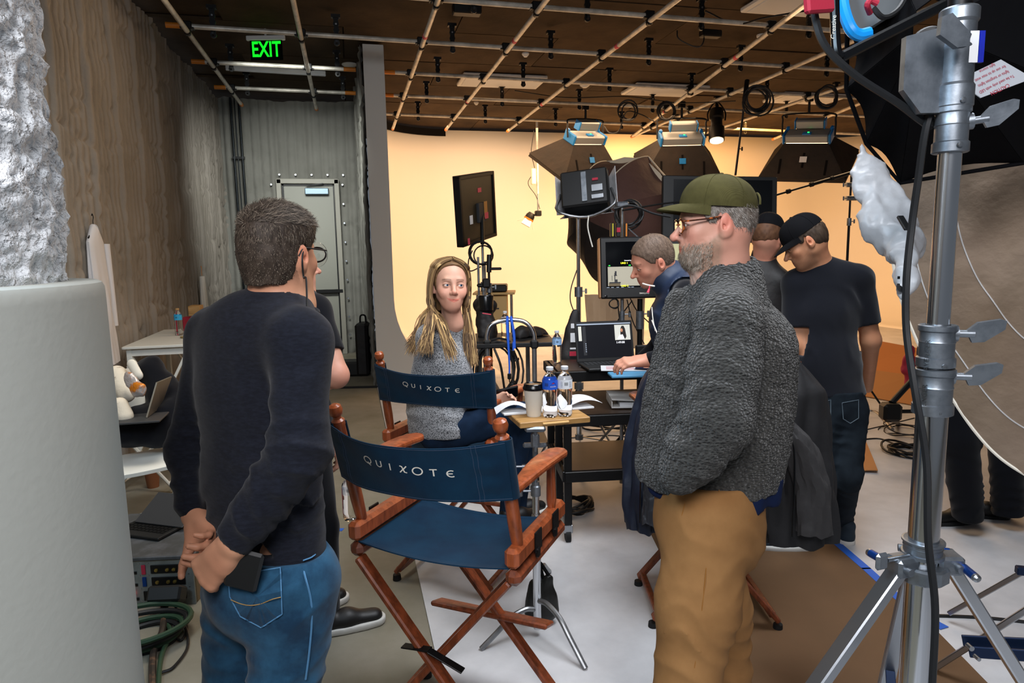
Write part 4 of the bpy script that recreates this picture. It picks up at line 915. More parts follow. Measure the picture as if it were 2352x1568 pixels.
    def fn(P):
        d = 0
        for (c, dr, fr, am, ra, sd) in [(elL, elL - shL, 13, .012, .13, 1), (mixr(elL, wrL, .6), wrL - elL, 15, .012, .10, 2), (W(1590, 1000, 1.70), (1, 0, .6), 12, .012, .12, 3), (W(1740, 950, 1.8), (.8, 0, .6), 9, .010, .17, 4), (W(1560, 800, 1.8), (1, 0, .35), 10, .010, .13, 5), (W(1700, 1070, 1.75), (.5, 0, 1), 11, .008, .12, 6)]: d = d + fold(P, c, dr, fr, am, ra, sd)
        return d - .0045 * (vn(P, 75, 4) - .5) - .0035 * (vn(P, 130, 6) - .5) - .006 * (vn(P, 9, 2) - .5)
    clothes('fleece_jacket', S, 'fleece_grey', root, fn, smooth=0)
    S = SDF(*bounds([W(1672, 620, 1.82)], .15), .005); S.cap(W(1670, 650, 1.82), W(1666, 600, 1.815), .083, .079, .01, flat=(rt, .9)); S.half(W(1675, 588, 1.82), (.3, -.1, 1)); S.cap(W(1668, 560, 1.81), W(1668, 668, 1.82), .073, .070, .004, True); clothes('shirt_collar', S, 'navy_cloth', root)
    S = SDF(*bounds([hem], .32), .007); S.cap(W(1630, 1110, 1.86), W(1650, 1060, 1.86), .172, .166, .03, flat=(rt, .84)); S.cap(W(1690, 1112, 1.86), W(1700, 1060, 1.86), .108, .1, .05); S.half(W(1640, 1134, 1.84), (.0, .12, -1)); S.half(W(1640, 1085, 1.84), (0, 0, 1)); clothes('shirt_hem', S, 'navy_cloth', root, lambda P: .005 * np.sin(P[..., 0] * 60 + P[..., 1] * 40))
    # trousers
    hL = W(1628, 1190, 1.78); hR = W(1612, 1190, 1.92); kL = W(1560, 1680, 1.76); kR = W(1665, 1690, 1.98); hc = mixr(hL, hR, .5)
    aL = kL * [1, 1, 0] + [.0, .02, .09]; aR = kR * [1, 1, 0] + [.03, .03, .09]
    S = SDF(*bounds([hL, hR, pel, aL, aR, W(1510, 1150, 1.9), W(1740, 1150, 1.9)], .14), .0068)
    S.cap(pel + UP * .06, hc, .135, .14, .04, flat=(rt, .95)); S.cap(W(1660, 1150, 1.86), W(1664, 1230, 1.86), .105, .105, .05); limb(S, [hL, mixr(hL, kL, .4), kL, aL], [.108, .098, .078, .068], 0, .05); limb(S, [hR, mixr(hR, kR, .4), kR, aR], [.108, .100, .078, .068], 0, .05); S.half(pel + UP * .05, (0, 0, 1)); S.half(aL * [1, 1, 0] + [0, 0, .02], (0, 0, -1))
    S2 = S
    def fn(P):
        d = 0
        for (c, dr, fr, am, ra, sd) in [(W(1690, 1300, 1.8), (.6, 0, .8), 13, .012, .12, 1), (mixr(hL, kL, .55), (.3, 0, 1), 12, .009, .17, 2), (mixr(hR, kR, .6), (.2, 0, 1), 14, .010, .17, 3), (W(1600, 1250, 1.65), (.5, 0, 1), 9, .006, .12, 4), (mixr(hR, kR, .9), (.1, 0, 1), 15, .010, .16, 5)]: d = d + fold(P, c, dr, fr, am, ra, sd)
        return d - .005 * (vn(P, 7, 4) - .5)
    tr = clothes('trousers', S, 'chino_tan', root, fn)
    def onto(x, y, off=.001):
        off = off + .003
        ts = np.linspace(1.4, 2.2, 260); Pq = np.array([W(x, y, t) for t in ts]); ii = [np.clip(np.searchsorted(S.ax[q], Pq[:, q]) - 1, 0, len(S.ax[q]) - 1) for q in range(3)]; v = S.D[tuple(ii)]; hit = np.nonzero(v < 0)[0]; t = ts[hit[0]] if len(hit) else 1.8; return W(x, y, t - off)
    sm = mat('chino_seam', '#8a5c2c', .85); b = MB(); b.pipe([onto(x, y) for x, y in [(1626, 1120), (1624, 1200), (1622, 1300), (1612, 1400), (1600, 1500), (1590, 1560)]], .0016, 5, 5); b.pipe([onto(x, y) for x, y in [(1580, 1112), (1572, 1160), (1560, 1205)]], .0014, 5, 4)
    b.pipe([onto(x, y) for x, y in [(1652, 1125), (1645, 1170), (1650, 1215), (1705, 1222), (1722, 1190)]], .0013, 5, 3); b.build('trouser_seams', sm, tr, kind='stuff')
    for kk, a in ((0, aL), (1, aR)): shoe(root, a * [1, 1, 0] - f * .07, -62 + (kk * 2 - 1) * -8)
man_fleece()
# ------------------------------------------------------------------ C: woman in the director's chair, looking over her shoulder
def woman():
    W0 = globals()['W']; W = lambda x, y, d: W0(x, y, d * 1.10)
    root = thing('person', 'woman with long blonde hair in a grey heather sweater and jeans, seated and smiling', 'person', W(1030, 1000, 2.8) * [1, 1, 0], 'people on the stage')
    RB = frame(52); rt, f, _ = RB; H = Head(W(1034, 654, 2.80), frame(178, -2, 3), 1.01, True, 1.0)
    neck = W(1040, 742, 2.86); shL = W(1045, 768, 3.00); shR = W(985, 774, 2.80); chest = W(1015, 850, 2.88); waist = W(1005, 940, 2.88); pel = W(1010, 985, 2.88)
    elR = W(966, 905, 2.90); wrR = W(1096, 918, 2.82); elL = W(1075, 910, 3.02); wrL = W(1130, 925, 2.80)
    hb = [W(1110, 880, 2.65), W(1160, 930, 2.8)]
    S = SDF(*bounds([H.p(0, 0, .12), shL, shR, pel, elR, elL] + hb, .12), .011, [(*H.box(-.035), .003), (*bounds(hb, .0), .005)])
    H.sdf(S, neck, .045, smile=1.6); H.lids(S, .0040); torso(S, pel, waist, chest, shL, shR, neck, f, .12, .105, .13, th=-.005, sr=.042, tr=.035); limb(S, [shR, elR, wrR], [.038, .032, .022]); limb(S, [shL, elL, wrL], [.038, .032, .022])
    hand(S, wrR, W(1150, 908, 2.86) - wrR, UP * .5 - HF, 1, (25, 35, 25), 3, .9); hand(S, wrL, W(1165, 912, 2.78) - wrL, HF + UP * .3, -1, (25, 35, 25), 3, .88)
    V, Fq = S.mesh(1); npmesh('body', V, Fq, G('skin'), root, cols=skin_cols(V, [H], '#d09c85', .045, lips=(.66, .27, .27), brow=('#5d4534', .8))); H.eyes(root, '#33556f', (-.25, .05))
    # hair: scalp shell, then locks falling on both sides
    ln = ([-.14, -.1, -.06, -.03, -.0, .02, .04, .055, .07, .09], [-.12, -.12, -.12, -.12, -.08, -.05, .05, .078, .096, .10])
    o, HV, HFq, HS = hair_shell(H, .006, ln, root, '#7c5d3c', '#5c432c', seed=8, noise=.003, h=.004, extra=lambda s: (s.cap(H.p(0, -.06, .02), H.p(0, -.07, -.13), .06, .05, .04), s.half(H.p(0, .078, 0), H.R[1])))
    rs = np.random.RandomState(5); VV = []; FF = []; CC = []
    def lock(P, w, c):
        P = np.array(catmull(P, 5)); m = len(P); d = np.gradient(P, axis=0); vw = P - C0; sd = np.cross(d, vw); sd /= np.linalg.norm(sd, axis=1, keepdims=True) + 1e-9; ww = w * np.interp(np.linspace(0, 1, m), [0, .1, .8, 1], [.8, 1, .9, .1])[:, None]
        o_ = len(VV); VV.extend(list(P - sd * ww)); VV.extend(list(P + sd * ww)); FF.extend([(o_ + i, o_ + i + 1, o_ + m + i + 1, o_ + m + i) for i in range(m - 1)]); CC.extend([c] * (2 * m))
    cols = [np.array(hx(c)) for c in ('#7d6040', '#5a432c', '#a8875a', '#6a5034', '#c2a06c', '#463423')]
    for i in range(2300):
        side = -1 if i % 9 < 5 else 1; q = side; a = rs.rand() ** .8; y0 = .052 - .155 * a; jit = lambda s_: rs.randn(3) * s_; o = .002 + .008 * rs.rand(); hz = .5 * (1 - a)
        P = [H.p(q * (.002 + .004 * rs.rand()), y0 * .95 + .006, .119 - .25 * max(abs(y0 + .014) - .05, 0) + o - .008 * hz), H.p(q * (.040 + o), y0 + .002, .104 + o - .02 * hz), H.p(q * (.068 + o), y0 * .95 - .004, .062 + o - .004 * hz), H.p(q * (.080 + o), y0 * .8 - .010, .012), H.p(q * (.081 + o * 1.2), y0 * .7 - .016, -.045), H.p(q * (.070 + o * 2), y0 * .6 - .010, -.10)]
        t = rs.rand()
        if q < 0: P += [W(1066 + 20 * t, 765, 2.82 + .08 * rs.rand()) + jit(.004), W(1066 + 30 * t, 815 + 25 * rs.rand(), 2.80 + .08 * rs.rand()) + jit(.006)]
        elif t < .28: P += [W(1005 + 60 * t, 745, 2.72) + jit(.005), W(1025 + 90 * t, 800 + 30 * rs.rand(), 2.66) + jit(.007)]
        elif t < .65: P += [W(978 + rs.rand() * 18, 748, 2.72) + jit(.005), W(958 + 34 * rs.rand(), 790 + 26 * rs.rand(), 2.70) + jit(.007)]
        else: P += [W(964 + rs.rand() * 18, 740, 2.80) + jit(.006), W(934 + 20 * rs.rand(), 785 + 30 * rs.rand(), 2.80) + jit(.008)]
        if i % 5 == 0: P = P[:3] + [H.p(q * .06 * rs.rand(), -.105, .0), H.p(q * .06 * rs.rand(), -.09, -.08), W(1000 + 60 * rs.rand(), 775, 2.93) + jit(.006)]
        lock(P, .0022 + .0026 * rs.rand(), cols[rs.randint(6)] * (.8 + .4 * rs.rand()))
    hs = npmesh('hair_locks', np.array(VV), np.array(FF), G('hair'), root, cols=np.array(CC)); hs['kind'] = 'stuff'
    # sweater
    S = SDF(*bounds([shL, shR, pel, elR, elL, wrR, wrL, W(1090, 1010, 2.7)], .12), .0075); torso(S, pel, waist, chest, shL, shR, neck, f, .145, .125, .14, th=.006, sr=.05, tr=.042, fl=.72)
    limb(S, [shR, elR, wrR], [.054, .054, .040]); limb(S, [shL, elL, wrL], [.052, .050, .036]); S.cap(W(1020, 945, 2.93), W(1045, 995, 2.90), .11, .115, .06, flat=(UP, .8)); S.cap(W(975, 930, 2.95), W(985, 985, 2.93), .08, .09, .05)
    S.half(W(1020, 1022, 2.7), (0.05, 0, -1)); dw = (wrR - elR) / np.linalg.norm(wrR - elR); S.half(wrR, dw, wrR - .05, wrR + .05); S.cap(neck - UP * .03, neck + UP * .024, .066, .054, .02); S.ell(neck + UP * .05, (.048, .048, .045), None, .004, True)
    def fn(P):
        d = 0
        for (c, dr, fr, am, ra, sd) in [(mixr(elR, wrR, .3), wrR - elR, 15, .012, .10, 1), (elR, (0, 0, 1), 14, .012, .12, 2), (W(1040, 985, 2.68), (1, 0, .2), 10, .014, .13, 3), (mixr(shR, elR, .4), (.4, 0, 1), 10, .007, .10, 4), (waist, (.2, 0, 1), 12, .01, .16, 5)]: d = d + fold(P, c, dr, fr, am, ra, sd)
        return d - .004 * (vn(P, 12, 4) - .5)
    clothes('sweater', S, 'heather_grey', root, fn)
    hpR = W(1050, 985, 2.85); knR = W(1196, 958, 2.80); anR = W(1168, 1180, 2.86); hpL = W(1060, 975, 3.0); knL = W(1205, 965, 3.02); anL = W(1190, 1160, 3.12)
    S = SDF(*bounds([hpR, knR, anR, hpL, knL, anL, pel], .12), .008); S.cap(pel, mixr(hpR, hpL, .5), .11, .10, .04); limb(S, [hpR, knR, anR], [.085, .064, .045]); limb(S, [hpL, knL, anL], [.085, .064, .045])
    clothes('jeans', S, 'denim_dark', root, lambda P: fold(P, knR, (1, 0, -.6), 16, .008, .12, 1) + fold(P, mixr(hpR, knR, .4), (1, .3, 0), 13, .007, .12, 2) - .003 * (vn(P, 14, 2) - .5))
    for a in (anR, anL): shoe(root, a - UP * .075 - f * .05, 60, .24, 'shoe_black', 'sole_white', .085, .06)
    p = W(1154, 905, 2.84); tag(MB().box(p, (.150, .012, .075), np.array([HR * .97 + UP * .2, HF * .8 + UP * .5, UP * .8 - HF * .5]), .005).build('phone', 'black_gloss'), "black phone held in the seated woman's lap", 'phone')
woman()
# ------------------------------------------------------------------ B: man behind the sweater, arms folded
def man_folded():
    root = thing('person', 'man in black T-shirt half hidden behind the navy sweater, arm folded, black slip-on shoe', 'person', onz(690, 1440, 0), 'people on the stage')
    R_ = frame(75); rt, f, _ = R_; H = Head(W(668, 608, 2.78), frame(70, 0), 1.0); neck = W(672, 678, 2.80); shR = W(722, 716, 2.62); shL = W(662, 712, 2.96); chest = W(690, 790, 2.80); waist = W(688, 900, 2.80); pel = W(690, 985, 2.80)
    elR = W(772, 862, 2.56); wrR = W(742, 868, 2.44) * .5 + W(725, 880, 2.66) * .5; elL = W(724, 860, 3.0); wrL = W(772, 1010, 2.84)
    hb = [W(735, 840, 2.45), W(790, 900, 2.7), W(750, 1000, 2.85), W(790, 1080, 2.8)]
    S = SDF(*bounds([H.p(0, 0, .12), shL, shR, pel, elR, elL] + hb, .10), .010, [(*H.box(-.03), .005), (*bounds(hb, 0), .0055)]); H.sdf(S, neck); torso(S, pel, waist, chest, shL, shR, neck, f, .15, .13, .15, th=-.006, sr=.05)
    w2 = W(744, 874, 2.60); limb(S, [shR, elR], [.05, .047]); limb(S, [elR, w2], [.047, .032], 0, .02); hand(S, w2, W(700, 862, 2.62) - w2, UP * .3 - HF, 1, (60, 70, 40), 2)
    limb(S, [W(722, 905, 2.9), W(752, 985, 2.86), wrL], [.046, .040, .027]); hand(S, wrL, (.1, .02, -1), HR, 1, (22, 34, 26), 3, .95)
    V, Fq = S.mesh(1); npmesh('body', V, Fq, G('skin'), root, cols=skin_cols(V, [H], '#c58f79', .05)); hair_shell(H, .01, ([-.14, -.06, -.03, 0, .03, .06, .12], [-.06, -.06, -.02, .02, .02, .06, .08]), root, '#3a2c22', '#241a14', h=.006)
    S = SDF(*bounds([shL, shR, neck, pel, elR, W(770, 830, 2.6)], .13), .008); torso(S, pel, waist, chest, shL, shR, neck, f, .155, .145, .155, th=.008, sr=.056, tr=.05); limb(S, [shR, mixr(shR, elR, .72)], [.062, .064]); limb(S, [shL, mixr(shL, elL, .6)], [.06, .06]); S.ell(neck + UP * .04, (.055, .055, .055), None, .004, True)
    d_ = elR - shR; S.half(mixr(shR, elR, .66), d_, mixr(shR, elR, .8) - .085, mixr(shR, elR, .8) + .085)
    clothes('t_shirt', S, 'tee_black', root, lambda P: fold(P, waist, (.3, 0, 1), 10, .01, .2, 3) - .004 * (vn(P, 12, 1) - .5))
    fR = onz(752, 1442, 0) ; hR = W(704, 1010, 2.76); hL = W(680, 1010, 2.92); aR = fR + [0, 0, .09]; aL = onz(690, 1420, .09)
    S = SDF(*bounds([hR, hL, aR, aL, pel], .13), .009); S.cap(pel + UP * .05, mixr(hR, hL, .5), .14, .14, .04, flat=(rt, .9)); limb(S, [hR, mixr(hR, aR, .5) + f * .02, aR], [.095, .07, .058]); limb(S, [hL, mixr(hL, aL, .5), aL], [.095, .07, .058]); S.half((0, 0, .04), (0, 0, -1)); clothes('trousers', S, 'tee_black', root, lambda P: -.006 * (vn(P, 9, 1) - .5))
    shoe(root, onz(734, 1458, 0), 80, .29, 'shoe_black', 'sole_white', .1, .07, sole_h=.032); shoe(root, onz(668, 1425, 0), 60, .29, 'shoe_black', 'sole_white', .1, .07, sole_h=.032)
man_folded()
# ------------------------------------------------------------------ G: man in black T-shirt and black cap, seen from behind
def man_tee():
    root = thing('person', 'man in black cap and T-shirt seen from behind, navy sneakers', 'person', onz(1900, 1250, 0), 'people on the stage')
    RB = frame(6); rt, f, _ = RB; H = Head(W(1848, 556, 3.42), frame(-62, 30, -4), 1.02); neck = W(1882, 608, 3.46); shL = W(1826, 652, 3.50); shR = W(1974, 640, 3.44); chest = W(1902, 720, 3.48); waist = W(1898, 830, 3.48); pel = W(1922, 915, 3.48)
    elL = W(1826, 790, 3.50); wrL = W(1800, 880, 3.75); elR = W(2000, 782, 3.48); wrR = W(1992, 890, 3.72)
    S = SDF(*bounds([H.p(0, 0, .12), H.p(0, .1, 0), shL, shR, pel, elL, elR, wrR, wrL], .10), .010, [(*H.box(-.035), .0036)]); H.sdf(S, neck, .06); H.lids(S, .003); torso(S, pel, waist, chest, shL, shR, neck, f, .15, .13, .15, th=-.006, sr=.05); limb(S, [shL, elL, wrL], [.05, .046, .03]); limb(S, [shR, elR, wrR], [.05, .046, .03])
    V, Fq = S.mesh(1); npmesh('body', V, Fq, G('skin'), root, cols=skin_cols(V, [H], '#bf8563', .05, beard=('#6b4d3a', .35, -.14), brow=('#4b3526', .7))); H.eyes(root, '#4a3a2c', (0, -.3))
    o, HV, HFq, HS = hair_shell(H, .008, ([-.14, -.06, -.03, -.015, 0, .01, .03, .045, .12], [-.06, -.06, -.03, .0, .03, .0, .0, .04, .08]), root, '#4a3b2e', '#2b2018', h=.004, extra=lambda s: s.half(H.p(0, 0, .05), H.R[2])); crown_cap(H, root, G('cap_black'), lean=6)
    S = SDF(*bounds([shL, shR, neck, pel, elL, elR], .14), .008); torso(S, pel, waist, chest, shL, shR, neck, f, .145, .145, .155, th=.010, sr=.056, tr=.05, fl=.68); limb(S, [shR, mixr(shR, elR, .8)], [.062, .066]); limb(S, [shL, mixr(shL, elL, .8)], [.062, .068]); S.ell(mixr(neck, H.O, .5), (.055, .055, .055), None, .004, True)
    for s_, e_ in ((shR, elR), (shL, elL)): c_ = mixr(s_, e_, .85); S.half(mixr(s_, e_, .72), e_ - s_, c_ - .085, c_ + .085)
    S.half(W(1930, 905, 3.48), (.0, 0, -1)) 
    clothes('t_shirt', S, 'tee_charcoal', root, lambda P: fold(P, W(1870, 860, 3.35), (.5, 0, 1), 9, .012, .18, 3) + fold(P, mixr(shR, chest, .4), (.7, 0, .7), 8, .008, .15, 4) + fold(P, W(1950, 800, 3.35), (.9, 0, .3), 8, .009, .2, 5) - .005 * (vn(P, 10, 1) - .5))
    hL = W(1888, 940, 3.48); hR = W(1952, 940, 3.48); fR = onz(1940, 1246, 0); fL = onz(1858, 1258, 0); kR = W(1944, 1095, 3.44); kL = W(1880, 1100, 3.46); aR = fR + [.0, .04, .11]; aL = fL + [-.02, .02, .11]
    S = SDF(*bounds([hR, hL, aR, aL, kR, kL, pel], .14), .008); S.cap(pel + UP * .03, mixr(hR, hL, .5), .135, .135, .04, flat=(f, .8)); limb(S, [hR, kR, aR], [.092, .070, .060]); limb(S, [hL, kL, aL], [.092, .070, .060]); S.half((0, 0, .105), (0, 0, -1)); S.half(pel + UP * .05, (0, 0, 1))
    def fn(P):
        d = -.004 * (vn(P, 12, 1) - .5)
        for (c, dr, fr, am, ra, sd) in [(mixr(hR, kR, .4), (.4, 0, 1), 13, .010, .14, 1), (kR, (.2, 0, 1), 14, .011, .12, 2), (mixr(kR, aR, .85), (0, 0, 1), 16, .013, .13, 3), (mixr(hL, kL, .4), (-.4, 0, 1), 13, .010, .14, 4)]: d = d + fold(P, c, dr, fr, am, ra, sd)
        return d
    jn = clothes('jeans', S, 'denim_black', root, fn)
    th = mat('dark_seam', '#4d5a63', .8); b = MB(); y_ = .105
    for (x0, x1) in ((1880, 1908), (1934, 1972)): b.pipe([W(x, y, 3.352) for x, y in [(x0, 925), (x1, 918), (x1, 960), ((x0 + x1) / 2, 972), (x0 + 3, 962)]], .0022, 5, 0, True)
    b.build('pocket_edges', th, jn, kind='stuff')
    shoe(root, fR - f * .06 + [0, 0, 0], 2, .30, 'shoe_navy', 'sole_white', .1, .085, sole_h=.034); shoe(root, onz(1862, 1262, 0), -72, .30, 'shoe_navy', 'sole_white', .1, .085, sole_h=.034)
    tag(MB().box(W(1867, 886, 3.37), (.02, .012, .075), np.array([HR, HF, UP]), .004).build('card', 'white_plastic'), 'white tag sticking out of the dark jeans pocket', 'tag')
man_tee()
# ------------------------------------------------------------------ F: bearded man behind, black jacket and beanie
def man_beanie():
    root = thing('person', 'bearded man in a black brimless cap and black jacket behind the black-capped man', 'person', W(1765, 1100, 4.1) * [1, 1, 0], 'people on the stage')
    RB = frame(20); rt, f, _ = RB; H = Head(W(1764, 545, 4.05), frame(52, 18), 1.05); neck = W(1752, 605, 4.1); shL = W(1700, 640, 4.15); shR = W(1786, 650, 4.05); chest = W(1742, 720, 4.1); pel = W(1745, 900, 4.1)
    S = SDF(*bounds([H.p(0, 0, .12), shL, shR, pel], .14), .011, [(*H.box(-.03), .005)]); H.sdf(S, neck, .062, fat=1.05); torso(S, pel, mixr(pel, chest, .5), chest, shL, shR, neck, f, .15, .13, .15, sr=.05); V, Fq = S.mesh(1); npmesh('body', V, Fq, G('skin'), root, cols=skin_cols(V, [H], '#c58870', .07, beard=('#5b3a26', .9, -.14), brow=('#4b3526', .7)))
    hair_shell(H, .006, ([-.14, -.06, -.03, 0, .02, .04, .06, .12], [-.06, -.06, -.02, .0, .0, .05, .07, .08]), root, '#6b4a34', '#4a3020', h=.006); crown_cap(H, root, G('cap_black'), lean=2, brim=False)
    S = SDF(*bounds([shL, shR, neck, pel], .17), .010); torso(S, pel, mixr(pel, chest, .5), chest, shL, shR, neck, f, .165, .16, .17, th=.014, sr=.066, tr=.058); elL = W(1690, 790, 4.1); elR = W(1800, 790, 4.15); limb(S, [shR, elR, W(1790, 880, 3.95)], [.065, .055, .045]); limb(S, [shL, elL, W(1730, 880, 3.95)], [.065, .055, .045]); S.cap(neck - UP * .02, neck + UP * .05, .078, .07, .02); S.ell(neck + UP * .08, (.058, .058, .06), None, .004, True)
    clothes('jacket', S, 'black_nylon', root, lambda P: -.008 * (vn(P, 9, 1) - .5)); hc = W(1745, 930, 4.1)
    S = SDF(*bounds([hc, hc * [1, 1, 0]], .24), .012); 
    for q in (-1, 1): limb(S, [hc + rt * .085 * q, (hc + rt * .1 * q) * [1, 1, .5], (hc + rt * .1 * q) * [1, 1, 0] + [0, 0, .1]], [.1, .075, .06])
    S.half((0, 0, .05), (0, 0, -1)); clothes('trousers', S, 'tee_black', root)
    for q in (-1, 1): shoe(root, (hc + rt * .1 * q) * [1, 1, 0] - f * .06, 20)
man_beanie()
# ------------------------------------------------------------------ D: man in the navy vest bent over the laptop
def man_vest():
    root = thing('person', 'man in navy vest over black sleeves, bent over the cart laptop', 'person', W(1640, 1180, 3.35) * [1, 1, 0], 'people on the stage')
    RB = frame(-78); rt, f, _ = RB; H = Head(W(1497, 598, 3.28), frame(-84, 24, 10), 1.02); neck = W(1552, 640, 3.32); shL = W(1578, 676, 3.12); shR = W(1568, 680, 3.50); chest = W(1562, 740, 3.32); waist = W(1596, 860, 3.34); pel = W(1632, 940, 3.36)
    elL = W(1590, 800, 3.02); wrL = W(1490, 826, 3.08)
    hb = [W(1408, 805, 3.0), W(1490, 845, 3.2)]
    S = SDF(*bounds([H.p(0, 0, .12), H.p(0, .1, 0), shL, shR, pel, elL] + hb, .12), .010, [(*H.box(-.035), .0036), (*bounds(hb, 0), .0048)]); H.sdf(S, neck, .06, fat=1.05); H.lids(S, .003); torso(S, pel, waist, chest, shL, shR, neck, f, .15, .13, .15, th=-.006, sr=.05); limb(S, [shL, elL, wrL], [.05, .046, .03]); limb(S, [shR, W(1520, 790, 3.5), W(1480, 820, 3.42)], [.05, .046, .03])
    hand(S, W(1480, 828, 3.08), W(1425, 832, 3.08) - W(1480, 826, 3.08), UP * .9 - HF * .4, 1, (22, 40, 28), 4, 1.0)
    V, Fq = S.mesh(1); npmesh('body', V, Fq, G('skin'), root, cols=skin_cols(V, [H], '#c58a72', .06, beard=('#8a5f4a', .3, -.14), brow=('#5b3a26', .6))); H.eyes(root, '#4a3a2c', (0, -.3))
    flow = lambda L: np.stack([L[:, 0] * 2, -.2 + 0 * L[:, 1], -1. + 0 * L[:, 0]], -1)
    o, HV, HFq, HS = hair_shell(H, .006, ([-.14, -.1, -.06, -.03, -.015, 0, .01, .03, .045, .06, .08, .12], [-.06, -.066, -.062, -.04, -.01, .03, .0, .01, .035, .055, .07, .075]), root, '#6e5b4d', '#4a3a2f', h=.004, noise=.003); strands(H, HV, HFq, root, 3500, .005, .0006, flow, '#2c2019', '#8d7b6b', 3, .5)
    S = SDF(*bounds([shL, shR, neck, pel, elL, W(1480, 820, 3.4), W(1440, 830, 3.1)], .10), .008); torso(S, pel, waist, chest, shL, shR, neck, f, .15, .14, .155, th=.0, sr=.056); limb(S, [shL, elL, mixr(elL, wrL, .9)], [.060, .052, .036]); limb(S, [shR, W(1520, 790, 3.5), W(1480, 820, 3.42)], [.06, .052, .036]); S.cap(H.p(0, 0, -.06), neck, .075, .07, .004, True)
    clothes('long_sleeve_shirt', S, 'tee_black', root, lambda P: fold(P, mixr(elL, wrL, .4), wrL - elL, 15, .01, .12, 3) - .005 * (vn(P, 10, 1) - .5))
    S = SDF(*bounds([shL, shR, neck, pel, H.p(0, 0, -.05), W(1495, 690, 3.2)], .17), .0075); torso(S, pel, waist, chest, mixr(shL, shR, .12), mixr(shL, shR, .88), neck, f, .165, .155, .165, th=.014, sr=.062, tr=.062, fl=.78); S.cap(neck, mixr(neck, H.p(0, 0, -.075), .65), .088, .082, .03)
    S.cap(mixr(neck, H.p(0, 0, -.07), .3), H.p(0, 0, -.03), .066, .064, .004, True)
    S.cap(shL + (shL - shR) * .35, mixr(shL, shR, .06), .088, .086, .004, True); S.cap(W(1610, 760, 3.0), W(1592, 690, 3.02), .062, .07, .01, True)
    vs = clothes('vest', S, 'vest_navy', root, lambda P: fold(P, chest, (.5, 0, .9), 8, .010, .2, 3) + fold(P, W(1520, 640, 3.2), (.9, 0, .3), 11, .008, .09, 4) - .006 * (vn(P, 8, 1) - .5))
    b = MB(); b.pipe([W(1476, 651, 3.17), W(1490, 655, 3.15), W(1504, 657, 3.14)], .004, 6, 4); b.pipe([W(1497, 705, 3.17), W(1500, 735, 3.16), W(1505, 760, 3.15)], .0026, 6, 4); b.pipe([W(1497, 735, 3.165), W(1512, 772, 3.13), W(1520, 795, 3.11), W(1524, 818, 3.1)], .0028, 6, 4); b.build('white_piping', 'print_white', vs, kind='stuff')
    b = MB(); b.tube(W(1492, 656, 3.14), W(1491, 664, 3.14), .003); b.tube(W(1491, 664, 3.14), W(1488, 672, 3.14), .005, .0065); b.build('zip_pull', 'pink_tape', vs, kind='stuff')
    hc = W(1640, 985, 3.36); S = SDF(*bounds([hc, hc * [1, 1, 0], pel], .2), .011); S.cap(pel, hc, .15, .14, .04)
    for q in (-1, 1): limb(S, [hc + rt * .085 * q, (hc + rt * .1 * q) * [1, 1, .5], (hc + rt * .1 * q) * [1, 1, 0] + [0, 0, .1]], [.1, .075, .06])
    S.half((0, 0, .05), (0, 0, -1)); clothes('trousers', S, 'denim_dark', root, lambda P: -.006 * (vn(P, 9, 1) - .5))
    for q in (-1, 1): shoe(root, (hc + rt * .1 * q) * [1, 1, 0] - f * .06, -78)
man_vest()
